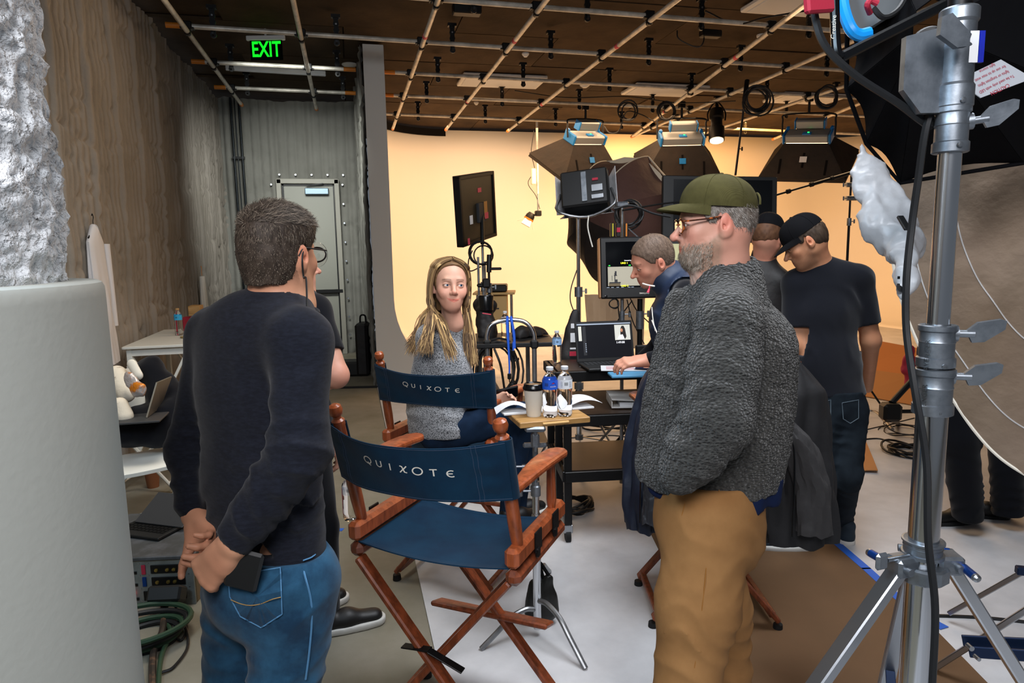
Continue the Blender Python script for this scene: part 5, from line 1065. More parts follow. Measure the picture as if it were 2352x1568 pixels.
# ------------------------------------------------------------------ H: person behind the big softbox, legs in view
def man_legs():
    root = thing('person', 'person in black trousers and black shoes, legs showing below the big softbox', 'person', onz(2240, 1185, 0), 'people on the stage')
    d = 3.78; a1 = onz(2222, 1180, .12); a2 = onz(2316, 1170, .12); RB = frame(-70); f = RB[1]
    h1 = W(2182, 860, 3.78); h2 = W(2290, 870, 3.86); k1 = W(2205, 1010, 3.72); k2 = W(2310, 1010, 3.8); pel = mixr(h1, h2, .5) + UP * .12; chest = pel + UP * .38; sh = chest + UP * .14; H = Head(chest + UP * .42 + f * .03, frame(-60, 8)); rt = RB[0]
    S = SDF(*bounds([H.p(0, 0, .12), pel, sh + HR * .2, sh - HR * .2], .14), .012); H.sdf(S, sh + UP * .06); torso(S, pel, mixr(pel, chest, .5), chest, sh - HR * .17, sh + HR * .17, sh + UP * .06, HF, .14, .13, .15, sr=.05); V, Fq = S.mesh(1); npmesh('body', V, Fq, G('skin'), root, cols=skin_cols(V, [H], '#c58870'))
    hair_shell(H, .01, ([-.14, -.06, -.03, 0, .03, .06, .12], [-.06, -.06, -.02, .02, .02, .06, .08]), root, '#3a2c22', '#241a14', h=.007)
    S = SDF(*bounds([pel, sh + HR * .3, sh - HR * .3], .17), .012); torso(S, pel, mixr(pel, chest, .5), chest, sh - HR * .17, sh + HR * .17, sh + UP * .06, HF, .155, .15, .16, th=.01, sr=.06)
    for q in (-1, 1): limb(S, [sh + HR * .18 * q, sh + HR * .25 * q - UP * .28, sh + HR * .2 * q - UP * .5 + f * .08], [.06, .055, .045])
    S.ell(sh + UP * .12, (.058, .058, .06), None, .004, True); clothes('shirt', S, 'tee_black', root)
    S = SDF(*bounds([pel, h1, h2, a1, a2, k1, k2], .13), .009); S.cap(pel, mixr(h1, h2, .5), .14, .13, .05); limb(S, [h1, k1, a1], [.105, .092, .076]); limb(S, [h2, k2, a2], [.105, .088, .074]); S.half((0, 0, .095), (0, 0, -1)); clothes('trousers', S, 'tee_black', root, lambda P: fold(P, mixr(k1, a1, .8), (0, 0, 1), 13, .016, .16, 3) + fold(P, mixr(k2, a2, .8), (0, 0, 1), 13, .016, .16, 4) + fold(P, k1, (.2, 0, 1), 10, .012, .15, 5) - .006 * (vn(P, 9, 1) - .5))
    shoe(root, onz(2240, 1198, 0), -84, .31, 'shoe_black', 'rubber', .105, .08); shoe(root, onz(2318, 1192, 0), -60, .31, 'shoe_black', 'rubber', .105, .08)
man_legs()
# ================================================================== director's chairs
def glyphs(sz):
    """QUIXOTE in thin custom letters, as centre lines in letter units (w,h about 1)"""
    def arc(cx, cy, r, a0, a1, n=14, ry=None): return [(cx + r * math.cos(math.radians(a)), cy + (ry or r) * math.sin(math.radians(a))) for a in np.linspace(a0, a1, n)]
    Q = [arc(0, 0, .5, 0, 360, 22), [(-.02, -.28), (.12, -.62), (.3, -.7)]]
    O = [arc(0, 0, .5, 0, 360, 22)]
    U = [[(-.3, .45), (-.3, -.1)] + arc(0, -.12, .3, 180, 360, 9) + [(.3, .45)]]
    I_ = [[(0, .45), (0, -.45)]]
    X = [[(-.32, .45), (-.12, .38), (.12, -.38), (.36, -.45)], [(.36, .42), (.1, .1), (-.1, -.1), (-.36, -.42)]]
    T = [[(-.34, .42), (.34, .42)], [(0, .42), (0, -.45)]]
    E_ = [arc(.12, 0, .42, 60, 300, 14), [(-.28, 0), (.22, 0)]]
    return [Q, U, I_, X, O, T, E_]
def director_chair(name, label, x, y, yaw, hs=.765, w=.55, L=.42, lean=.11, lean_x=.0, sag=(.10, .02), text=True, seat_free=True, k=1.0):
    root = thing(name, label, 'chair', (x, y, 0), "navy canvas director's chairs"); c, s = math.cos(yaw), math.sin(yaw)
    T = lambda a, b, z: np.array([x + c * a - s * b, y + s * a + c * b, z]); X = np.array([c, s, 0]); Y = np.array([-s, c, 0]); R = np.array([X, Y, UP])
    for q in (-1, 1):
        rail = MB().box(T(q * w / 2, 0, hs - .012), (.046, .44, .062), R, .012).build('side_rail', 'wood', root)
        b = MB()
        for yy in (.10, -.06): b.box(T(q * (w / 2 + .026), yy, hs - .012), (.006, .055, .065), R, .002); b.box(T(q * (w / 2 + .030), yy - .015, hs - .045), (.012, .02, .028), R, .003)
        b.build('rail_bracket', 'black_metal', rail, kind='stuff')
        b = MB(); b.beam(T(q * w / 2, -.215, hs - .075), T(q * w / 2, .215, hs - .075), .05, .05, bev=.016); b.build('lower_rail', 'wood_dark', root)
        p0 = T(q * w / 2, -.165, hs + .015); p1 = T(q * w / 2 + lean_x, -.165 - lean, hs + L); ax = (p1 - p0) / np.linalg.norm(p1 - p0); Lp = np.linalg.norm(p1 - p0)
        MB().lathe(p0, ax, [(0, .017), (.02, .0185), (.08, .0205), (Lp - .075, .0185), (Lp - .07, .0205), (Lp - .055, .0205), (Lp - .048, .013), (Lp - .04, .013), (Lp - .034, .019), (Lp - .02, .0225), (Lp - .006, .019), (Lp, .009)], 18).build('back_post', 'wood', root)
        f0 = T(q * w / 2, .135, hs + .015); f1 = T(q * w / 2 + lean_x * .5, .13, hs + .185); MB().lathe(f0, f1 - f0, [(0, .013), (.03, .017), (.10, .015), (.17, .013)], 14).build('arm_post', 'wood', root)
        # arm rest: shaped plank from the back post forward
        def arm(u, v):
            yb = -.165 - lean * .42 + .02; yy = yb + (.215 - yb) * u; hw = (.016 + .024 * math.sin(min(u * 1.25, 1) * math.pi / 2)) * (1 if u < .88 else math.sqrt(max(1 - ((u - .88) / .12) ** 2 * .75, .05))); a = v * 2 * math.pi; zc = hs + .185 + .012 * math.sin(u * math.pi) + .004
            return T(q * w / 2 + lean_x * .4 + hw * np.sign(math.cos(a)) * abs(math.cos(a)) ** .45 + q * .004, yy, zc + .012 * np.sign(math.sin(a)) * abs(math.sin(a)) ** .5)
        b = MB(); b.grid(arm, 22, 16, True); e0 = [arm(0, v / 16) for v in range(16)]; e1 = [arm(1, v / 16) for v in range(16)]; b.add(e0, [tuple(range(16))]); b.add(e1, [tuple(range(16))]); b.build('armrest', 'wood', root)
    # crossed legs front and rear
    for yy, nm in ((-.195, 1), (.195, 1)):
        for q in (-1, 1):
            off = .012 * q * (1 if yy < 0 else -1); p0 = T(q * (w / 2 - .015), yy + off, hs - .095); p1 = T(-q * (w / 2 - .01), yy + off, .045); o = MB().beam(p0, p1, .046, .022, up=Y if False else UP, bev=.005).build('leg', 'wood_dark', root)
            b = MB()
            for t in (.16, .36, .75): pt = mixr(p0, p1, t); b.lathe(pt - Y * .013 * (1 if yy < 0 else -1), -Y * (1 if yy < 0 else -1), [(0, .0065), (.003, .006), (.004, .003)], 8)
            b.build('bolt_heads', 'black_metal', o, kind='stuff'); MB().tube(p1 - UP * .015, p1 - UP * .043, .019, .021).build('foot_glide', 'rubber', o)
        MB().tube(T(0, yy - .03, mixr(hs - .095, .045, .5)), T(0, yy + .03, mixr(hs - .095, .045, .5)), .008).build('pivot_bolt', 'dull_chrome', root)
    for q in (-1, 1):
        MB().beam(T(-q * (w / 2 - .03), -.2, .065), T(-q * (w / 2 - .03), .2, .065), .028, .028, bev=.005).build('foot_rail', 'wood_dark', root)
    # folding brace
    p0, pm, p1 = T(-.10, -.222, hs * .53), T(0.0, -.225, hs * .545), T(.115, -.222, hs * .49); MB().beam(p0, pm, .028, .005, bev=.001).build('brace', 'black_metal', root); MB().beam(pm - Y * .006, p1 - Y * .006, .028, .005, bev=.001).build('brace', 'black_metal', root)
    # foot rest plank
    MB().box(T(.0, .22, .30), (w - .08, .09, .02), np.array([X, Y * .9 - UP * .3, UP * .9 + Y * .3]), .006).build('foot_rest', 'wood_dark', root)
    # seat canvas
    ws = w / 2 - .012
    def seat(u, v):
        a = (u * 2 - 1); b_ = (v * 2 - 1); return T(a * ws, b_ * .205, hs - .052 - sag[1] * (1 - a * a) * (1 - .25 * b_ * b_) * 1.6 + (.006 if abs(b_) > .97 else 0))
    st = MB().grid(seat, 26, 20, True, .004).build('seat_canvas', 'canvas_navy', root)
    b = MB()
    for q in (-1, 1): b.pipe([seat(u, .5 + q * .47) + UP * .0035 for u in np.linspace(0, 1, 20)], .0016, 5)
    b.build('seat_hem', 'canvas_navy', st, kind='stuff')
    # back canvas, wrapped round the posts
    pz0, pz1 = .40, .855
    def post(q, t): return mixr(T(q * w / 2, -.165, hs + .015), T(q * w / 2 + lean_x, -.165 - lean, hs + L), t)
    def back(u, v, off=0.0):
        a = u * 2 - 1; t = pz0 + (pz1 - pz0) * v; A, B_ = post(-1, t), post(1, t); p = mixr(A, B_, u); bow = sag[0] * (1 - abs(a) ** 2.0); wr = math.exp(-((abs(a) - .82) / .1) ** 2); rip = .0035 * math.sin(v * 19 + a * 3) * wr + .004 * math.sin(u * 11 + v * 5) * (1 - a * a)
        edge = -.024 * (1 if abs(a) > .999 else 1); z = -(.014 + sag[1] * .4) * (1 - a * a) * (v - .2)
        return p - Y * (bow + .024 + rip + off) + UP * z + X * a * .018
    bk = MB().grid(lambda u, v: back(u, v), 44, 14, True, .003).build('back_canvas', 'canvas_navy', root)
    b = MB()
    for q in (0, 1):    # pocket loop going round the post
        def loop(u, v, q=q):
            t = pz0 + (pz1 - pz0) * v; c_ = post(-1 if q == 0 else 1, t); sg = -1 if q == 0 else 1; a = -math.pi / 2 + u * math.pi * 1.15; return c_ + X * sg * .0265 * math.cos(a) + Y * .0265 * math.sin(a)
        b = MB().grid(loop, 14, 8, True, .003); b.build('canvas_pocket', 'canvas_navy', bk)
    b = MB()
    for u in (.115, .135, .885, .865): b.pipe([back(u, v, .0022) for v in np.linspace(0, 1, 12)], .0009, 4)
    b.pipe([back(u, .97, .0022) for u in np.linspace(0, 1, 30)], .0009, 4); b.pipe([back(u, .03, .0022) for u in np.linspace(0, 1, 30)], .0009, 4); b.build('stitching', mat('stitch_navy', '#31425a', .8), bk, kind='stuff')
    if text:
        pos = [.325, .40, .465, .535, .605, .68, .755]; gs = glyphs(1); sz = .026
        for g, u0 in zip(gs, pos):
            b = MB()
            for line in g: 
                n = len(line)
                def P(px_, py_): return back(u0 + px_ * sz / w, .66 - .30 * (u0 - .32) + py_ * sz / ((pz1 - pz0) * L), .0026)
                for k_ in range(n - 1):
                    (x0, y0), (x1, y1) = line[k_], line[k_ + 1]; dx, dy = x1 - x0, y1 - y0; l_ = math.hypot(dx, dy) + 1e-9; nx_, ny_ = -dy / l_ * .07, dx / l_ * .07; ex_, ey_ = dx / l_ * .03, dy / l_ * .03
                    b.add([P(x0 + nx_ - ex_, y0 + ny_ - ey_), P(x1 + nx_ + ex_, y1 + ny_ + ey_), P(x1 - nx_ + ex_, y1 - ny_ + ey_), P(x0 - nx_ - ex_, y0 - ny_ - ey_)], [(0, 1, 2, 3)])
            b.build('letter', 'print_white', bk, kind='stuff')
    return T, X, Y
director_chair('director_chair', "empty navy canvas director's chair in front, lettering across its back", .313, 2.123, -.634)
director_chair('director_chair', "navy canvas director's chair the blonde woman sits in", .47, 3.24, -.62, lean=.15, lean_x=.05, sag=(.06, .045))
T3, X3, Y3 = director_chair('director_chair', "director's chair behind the man in fleece, jackets hung over its back", 1.50, 2.62, -.25, lean=.10, text=False)
# jackets on chair 3
def hung_jacket(label, secs, d, m1, m2, seed, sl):
    root = thing('jacket', label, 'jacket', W(secs[-1][1], secs[-1][0], d) * [1, 1, 0], "jackets hung on the director's chair"); ys, xs, hs = np.array(secs, float).T
    def loft(ys, xs, hs, dep, d0, n=44, mm=40, fr=7):
        def fn(u, v):
            y = ys[0] + (ys[-1] - ys[0]) * v; xc = np.interp(y, ys, xs); h = np.interp(y, ys, hs) / 1540 * d; a = u * 2 * math.pi; r = 1 + (.10 * math.sin(a * fr + seed + 1.5 * math.sin(v * 4)) + .05 * math.sin(a * 13 + v * 9)) * min(1, v * 2.5)
            q = .35 + .65 * min(1, v * 6); return W(xc, y, d0) + HR * math.cos(a) * h * r * q + HF * math.sin(a) * dep * r * q + UP * .006 * math.sin(v * 30 + 4 * math.sin(a * 2 + seed))
        return fn
    MB().grid(loft(ys, xs, hs, .075, d), 72, 44, True, .004).build('shell', m1, root); y2, x2, h2 = np.array(sl, float).T; MB().grid(loft(y2, x2, h2, .04, d - .10, fr=4), 40, 36, True, .004).build('sleeve', m2, root)
    MB().pipe([W(x2[0] - 14, y2[0], d - .12), W(xs[-1] - 6, (ys[0] + ys[-1]) / 2, d - .13), W(xs[-1] - 10, ys[-1] - 8, d - .125)], .003, 5, 6).build('zip', 'black_gloss', root)
mat('puffer_navy', '#1a2233', .45, bump=('noise', 14, .4, .01), var=(5, '#121826', .4, .7)); mat('jacket_black', '#121215', .7, bump=('noise', 40, .3, .004)); mat('jacket_grey', '#2c2b2c', .8, bump=('noise', 60, .4, .003)); mat('puffer_grey', '#34353a', .6, bump=('noise', 20, .4, .008))
hung_jacket('navy padded jacket hung on the chair back left of the man in fleece', [(822, 1515, 16), (850, 1507, 26), (950, 1492, 40), (1050, 1480, 46), (1150, 1478, 46), (1208, 1480, 40)], 2.42, 'puffer_navy', 'puffer_grey', 3, [(1060, 1500, 12), (1120, 1504, 22), (1200, 1500, 22)])
hung_jacket('black jacket with charcoal sleeves hung on the chair back right of the man in fleece', [(828, 1822, 34), (850, 1818, 62), (900, 1812, 82), (1000, 1812, 90), (1100, 1820, 92), (1200, 1828, 90), (1240, 1830, 86)], 2.46, 'jacket_black', 'jacket_grey', 6, [(960, 1805, 18), (1030, 1840, 34), (1120, 1868, 36), (1225, 1870, 38)])
# ================================================================== clamp-on wooden shelf on its C-stand
def knob(b, p, ax, k=1.0):
    """grip knob: shaft plus T handle"""
    x, y, d = basis(ax); b.tube(p, p + d * .035 * k, .006 * k, n=8); b.box(p + d * .048 * k, (.012 * k, .055 * k, .022 * k), np.array([x, y, d]), .005 * k)
cs = onz(1235, 1462, 0); sx, sy = cs[0], cs[1]; root = thing('c_stand', 'chrome C-stand with curved legs carrying the small wooden shelf', 'stand', (sx, sy, 0)); V_ = lambda z: np.array([sx, sy, z])
MB().lathe(V_(.04), UP, [(0, .017), (.30, .017), (.305, .0185), (.345, .0185), (.35, .0165), (.47, .0165), (.475, .0185), (.51, .0185), (.515, .0145), (.62, .0145)], 20).build('column', 'chrome', root)
b = MB(); b.lathe(V_(.63), UP, [(0, .021), (.04, .021), (.045, .016), (.06, .016)], 18); knob(b, V_(.65) - HR * .02, -HR, .9); b.build('collar', 'cast_metal', root)
b = MB(); b.lathe(V_(.74), UP, [(0, .011), (.09, .011)], 14); b.tube(V_(.755) - HR * .055, V_(.755) + HR * .055, .0095); b.tube(V_(.755) - HF * .035, V_(.755) + HF * .03, .028, n=18); b.tube(V_(.755) - HF * .05, V_(.755) - HF * .033, .022, n=18); knob(b, V_(.755) - HR * .05, -HR, .8); b.tube(V_(.755) + HR * .062 - UP * .03, V_(.755) + HR * .062 + UP * .042, .014, n=12); b.tube(V_(.755) + HR * .062 + UP * .03, V_(.755) + HR * .062 + UP * .048, .021, n=12); b.build('grip_head', 'cast_metal', root)
b = MB(); b.tube(V_(.69), V_(.76), .009); b.tube(V_(.80), V_(.925), .0085); b.box(V_(.845), (.10, .022, .02), np.array([HR, HF, UP]), .006); b.box(V_(.925) - HF * .045, (.085, .035, .022), np.array([HR, HF, UP]), .008); b.tube(V_(.83) - HF * .04, V_(.93) - HF * .045, .007); b.box(V_(.875) - HF * .03, (.035, .04, .06), np.array([HR, HF, UP]), .008); b.build('shelf_clamp', 'cast_metal', root, kind='stuff')
for i, (ex, ey) in enumerate(((1105, 1490), (1345, 1535), (1262, 1312))):
    e = onz(ex, ey, .012); d = (e - V_(0)) * [1, 1, 0]; L_ = np.linalg.norm(d); d /= L_; z0 = (.13, .17, .21)[i]; b = MB(); b.pipe([V_(z0) + d * .015, V_(z0) + d * L_ * .22 + UP * .008, V_(z0 * .9) + d * L_ * .48, V_(z0 * .55) + d * L_ * .7, V_(.012) + d * L_], .0115, 10, 6); b.build('leg', 'steel_tube', root)
zb = .945; bc = onz(1268, 958, zb + .012); Rb = frame(-2); bd = lambda a, b_, z=0: bc + Rb[0] * a + Rb[1] * b_ + UP * z
root = thing('wooden_shelf', 'worn plywood side shelf with a hand slot, clamped on the chrome stand', 'shelf', (bc[0], bc[1], zb - .012)); wd2, dp2 = .30, .22
b = MB(); o = .0; b.box(bd(0, .065, -.012), (wd2, dp2, .024), Rb, .003); b.build('board', 'board_wood', root)
b = MB(); P_ = [bd(-.055 + .11 * t, -.0462, -.012) for t in np.linspace(0, 1, 8)]; b.pipe(P_, .0055, 8); b.build('slot', mat('slot_wood', '#c9a066', .7), root)
# cup, bottles, booklet
def paper_cup(c, label, k=1.0):
    t = thing('paper_cup', label, 'cup', c); c = np.asarray(c, float); MB().lathe(c, UP, [(0, .029 * k), (.003, .030 * k), (.115 * k, .041 * k), (.118 * k, .0425 * k)], 28).build('cup', mat('cup_paper', '#dad6ca', .7, bump=('noise', 40, .1, .002)), t); MB().lathe(c + UP * .112 * k, UP, [(0, .044 * k), (.006, .0455 * k), (.010, .0445 * k), (.014, .0415 * k), (.022, .040 * k), (.025, .037 * k), (.021, .034 * k), (.020, .001)], 28).build('lid', 'black_gloss', t)
paper_cup(bd(-.062, .05, .0005), 'tall white paper coffee cup with black lid on the wooden shelf', 1.0)
mat('water', '#ffffff', .0, trans=1, ior=1.33); mat('bottle_cap', '#c9ced3', .5); mat('label_blue', '#1e56c8', .5); mat('label_white', '#d9dde2', .5); mat('label_sky', '#8fb6df', .5)
def bottle(c, label, h=.205, r=.0315, labc='label_blue', full=.82, cap='bottle_cap', word=None, rot=0, wd_='water_bottle', ribs=True):
    t = thing(wd_, label, 'bottle', c); c = np.asarray(c, float); prof = [(0, r * .55), (.002, r * .85), (.012, r * .98)]
    for i, z in enumerate(np.linspace(.02, h * .56, 12)): prof.append((z, r * (1.0 if i % 2 else .955) if ribs else r))
    prof += [(h * .60, r), (h * .73, r), (h * .78, r * .95), (h * .86, r * .62), (h * .905, r * .40), (h * .93, r * .38), (h * .975, r * .38)]
    MB().lathe(c, UP, prof, 26).build('bottle', 'clear_plastic', t); MB().lathe(c + UP * h * .945, UP, [(0, r * .47), (.002, r * .49), (.013, r * .48), (.0145, r * .40)], 20).build('cap', cap, t)
    lb = MB(); n = 30; R2 = r * 1.012; z0, z1 = h * .575, h * .755; lb.lathe(c + UP * z0, UP, [(0, R2), (z1 - z0, R2)], 30); lo = MB(); a = np.arange(31) * 2 * math.pi / 30; vs = [c + np.array([math.cos(q) * R2, math.sin(q) * R2, z]) for z in (z0, z1) for q in a]; o = lo.add(vs, [(i, i + 1, 31 + i + 1, 31 + i) for i in range(30)], True).build('label', labc, t)
    def fnc(x, y, z): q = math.radians(rot) + x / r; return c + (-HF * math.cos(q) + HR * math.sin(q)) * (R2 + .0006) + UP * ((z0 + z1) / 2 + y)
    if word:
        b = MB(); m_ = []; b.add([fnc(x, y, 0) for x, y in ((-.004, -.006), (.028, -.006), (.022, .008), (.013, .013), (.006, .008))], [(0, 1, 2, 3, 4)]); b.build('badge', mat('label_deep', '#1a2f9a', .5), o); put_text('lettering', word, .0075, lambda x, y, z: fnc(x + .012, y - .006, 0) - HF * .0006, 'print_white', o, .0)
        b = MB(); b.add([fnc(x, y, 0) - HF * .0004 for x, y in ((.007, .006), (.017, .006), (.017, .0095), (.007, .0095))], [(0, 1, 2, 3)]); b.build('mark', 'red_strap', o)
    b = MB()
    xo = -.016 if word else .001
    for i in range(9): w_ = (.0008, .0013, .0006)[i % 3]; b.add([fnc(xo + i * .0017 - .007 + q, y, 0) for q, y in ((0, -.004), (w_, -.004), (w_, .009), (0, .009))], [(0, 1, 2, 3)])
    b.build('barcode', 'dark_grey', o, kind='stuff')
    if not word:
        b = MB()
        for s_ in (-1, 1):
            for i in range(6): b.add([fnc(s_ * .018 + q - .004, y, 0) for q, y in ((0, .010 - i * .0042), (.0085, .010 - i * .0042), (.0085, .0113 - i * .0042), (0, .0113 - i * .0042))], [(0, 1, 2, 3)])
        b.build('fine_print', mat('print_grey', '#6d7a94', .6), o, kind='stuff')
    return t
bottle(bd(-.004, .012, .0005), 'plastic water bottle with a blue WATER label on the wooden shelf', word='WATER', rot=0)
bottle(bd(.058, .006, .0005), 'plastic water bottle showing the white back of its label, right on the wooden shelf', labc='label_white', rot=5)
t = thing('booklet', 'open white script pages under the cup and bottles', 'papers', bd(.06, .13, .0))
b = MB(); b.box(bd(.02, .13, .0045), (.40, .09, .006), Rb); b.build('page_stack', 'paper', t)
def pg(u, v):
    x = -.21 + .15 * u; return bd(x + .02 * v, .10 + .12 * v, .006 + .035 * math.sin(u * math.pi) ** 1 * (1 - .3 * v))
MB().grid(pg, 12, 6, True, .0006).build('curled_page', 'paper', t)
def pg(u, v):
    x = .10 + .16 * u; return bd(x, .09 + .12 * v, .008 + .03 * math.sin(u * math.pi * .9) ** .8)
MB().grid(pg, 12, 6, True, .0012).build('curled_page', 'paper', t)
# sandbag leaning on the c-stand's leg
c = onz(1242, 1400, .10); S = SDF(*bounds([c], .22), .007); S.cap(c + HR * .03 + HF * .05 - UP * .03, c + HR * .035 + HF * .05 + UP * .11, .052, .025, .02, flat=(HF, .6)); S.cap(c - HR * .03 + HF * .05 - UP * .03, c - HR * .02 + HF * .05 + UP * .09, .045, .025, .03, flat=(HF, .6)); S.half(c * [1, 1, 0] + UP * .006, (0, 0, -1))
t = thing('sandbag', 'black leather sandbag behind the chrome C-stand', 'sandbag', c * [1, 1, 0]); clothes('bag', S, mat('bag_leather', '#12120f', .35, bump=('noise', 16, .5, .01)), t, lambda P: -.01 * (vn(P, 18, 2) - .5)); b = MB(); b.pipe([c + HR * .02 + UP * .10 + HF * .05, c + UP * .19 + HF * .05, c + HR * .045 + UP * .12 + HF * .05], .008, 6, 6); b.build('handle', 'black_cloth', t)
# flavoured water bottle held by the folded-arm man
c = W(808, 1192, 2.80); t = bottle(c, 'clear bottle with pink and blue label held by the man behind the front chair', h=.2, r=.034, labc=mat('label_clear', '#c8d4e6', .3, alpha=.35).name, cap='print_white', ribs=False, wd_='drink_bottle'); 
b = MB(); 
for s_, m_ in ((-1, 'pink_label'), (1, 'deep_blue_label')):
    mat('pink_label', '#c43a66', .5); mat('deep_blue_label', '#1d3f8f', .5); bb = MB(); a0 = math.pi * (1.0 if s_ < 0 else 0.0); f_ = lambda u, v: c + HR * math.cos(a0 + (u - .5) * 1.0) * .0346 - HF * math.sin(a0 + (u - .5) * 1.0) * .0346 + UP * (.03 + .11 * v); bb.grid(f_, 6, 2, True, .0006).build('side_label', m_, t)
# ================================================================== black workstation cart (three tiers, casters)
e0 = onz(1290, 1195, 0); D0 = 3.55; cartR = frame(2)
q0 = W(1296, 965, 3.66); X_, Y_ = frame(8)[0], frame(8)[1]
root = thing('work_cart', 'black metal rolling cart with brown laminate shelves, laptop and papers on top', 'cart', (q0[0], q0[1], 0)); K = lambda a, b_, z: np.array([q0[0], q0[1], 0]) + X_ * a + Y_ * b_ + UP * z; RR = np.array([X_, Y_, UP])
mat('laminate_brown', '#33261d', .42, var=(8, '#241a13', .4, .7)); cw = 1.05; tops = ((.925, .30, .72), (.735, 0, .62), (.42, 0, .55))
for (z, y0, y1) in tops:
    sh = MB().box(K(cw / 2, (y0 + y1) / 2, z - .006), (cw - .04, y1 - y0 - .02, .018), RR).build('shelf', 'laminate_brown', root); b = MB()
    for yy in (y0, y1): b.box(K(cw / 2, yy, z - .03), (cw, .022, .06), RR, .003)
    for xx in (0, cw): b.box(K(xx, (y0 + y1) / 2, z - .03), (.022, y1 - y0, .06), RR, .003)
    b.build('shelf_rim', 'black_metal', sh, kind='stuff')
for (xx, yy, zt) in ((.02, .02, .73), (cw - .02, .02, .73), (.02, .62, .92), (cw - .02, .62, .92), (.02, .31, .92), (cw - .02, .31, .92)):
    lg = MB().box(K(xx, yy, (zt + .11) / 2), (.042, .042, zt - .11), RR, .003).build('leg', 'black_metal', root)
    if yy != .31:
        b = MB(); b.box(K(xx, yy, .085), (.05, .035, .05), RR, .004); b.build('caster_fork', 'dull_chrome', lg); MB().tube(K(xx - .014, yy + .01, .042), K(xx + .014, yy + .01, .042), .040, n=20).build('caster_wheel', 'rubber', lg)
ZT = .93
# laptop
lp = W(1400, 815, 3.98); lp = K(.17, .52, ZT); t = thing('laptop', 'open black laptop with a dark editing screen on the cart', 'laptop', lp); lx, ly = frame(4)[0], frame(4)[1]; Lc = onz(1400, 838, ZT + .004)
MB().box(Lc + UP * .006 - ly * .05, (.36, .25, .016), np.array([lx, ly, UP]), .004).build('keyboard_base', 'black_plastic', t)
b = MB()
for i in range(12):
    for j in range(4): b.box(Lc + lx * (-.143 + .026 * i) + ly * (.035 - .024 * j) + UP * .0155, (.021, .019, .003), np.array([lx, ly, UP]))
b.build('keys', 'dark_grey', t, kind='stuff')
hinge = Lc + ly * .075 + UP * .012; sn = -ly * math.cos(math.radians(14)) - UP * math.sin(math.radians(-14)) * -1; su = UP * math.cos(math.radians(14)) + ly * math.sin(math.radians(14)); sn = np.cross(lx, su); sn = sn if sn @ HF < 0 else -sn; SR = np.array([lx, su, sn]); SP = lambda x, y, z=0: hinge + lx * x + su * y + sn * z
ld = MB().box(SP(0, .125), (.37, .25, .010), SR, .003).build('screen_lid', 'black_plastic', t); MB().box(SP(.0, .13, .0055), (.345, .215, .002), SR).build('screen', mat('laptop_screen', '#0c0d12', .3, emit=('#0c0d12', .6)), t)
def panel(name, x, y, w_, h_, m, par, Pf=SP, z=.0072, RR_=None): return MB().box(Pf(x, y, z), (w_, h_, .0008), SR if RR_ is None else RR_).build(name, m, par)
sc_ = [k for k in t.children if k.name.startswith('screen') and 'lid' not in k.name][0]
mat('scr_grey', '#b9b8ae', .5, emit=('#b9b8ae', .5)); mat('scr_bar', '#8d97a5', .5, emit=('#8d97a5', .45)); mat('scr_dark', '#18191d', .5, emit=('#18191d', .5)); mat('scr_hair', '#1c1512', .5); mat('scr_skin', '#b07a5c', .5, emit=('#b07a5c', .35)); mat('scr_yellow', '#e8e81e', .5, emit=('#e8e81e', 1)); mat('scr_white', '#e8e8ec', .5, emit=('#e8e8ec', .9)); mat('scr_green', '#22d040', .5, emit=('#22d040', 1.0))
panel('title_bar', 0, .232, .345, .008, 'scr_bar', sc_); panel('side_panel', -.155, .175, .02, .09, 'scr_grey', sc_); panel('side_panel', -.128, .13, .02, .18, 'scr_dark', sc_)
panel('video_still', .118, .175, .100, .095, 'scr_grey', sc_); b = MB(); b.prism([(-.016, -.045), (-.012, .02), (-.004, .038), (.010, .038), (.018, .02), (.024, -.03), (.012, -.047)], .001, SP(.118, .177, .0082), SR); b.build('still_hair', 'scr_hair', sc_); b = MB(); b.ell(SP(.113, .188, .0088), (.008, .0115, .0006), SR, 12, 7); b.build('still_face', 'scr_skin', sc_)
b = MB(); b.prism([(-.03, -.018), (-.012, .01), (.006, .012), (.018, -.018)], .001, SP(.112, .149, .0092), SR); b.build('still_shirt', 'scr_white', sc_)
put_text('timecode', '1:49:08', .019, lambda x, y, z: SP(.10 + x, .112 + y, .0085), 'scr_white', sc_, 0)
b = MB()
for i in range(5): b.add([SP(-.125 + q * .006, .06 + .012 * i + p_, .009) for q, p_ in ((0, 0), (1, 0), (1, .006), (0, .006))], [(0, 1, 2, 3)])
b.build('menu_marks', 'scr_bar', sc_, kind='stuff')
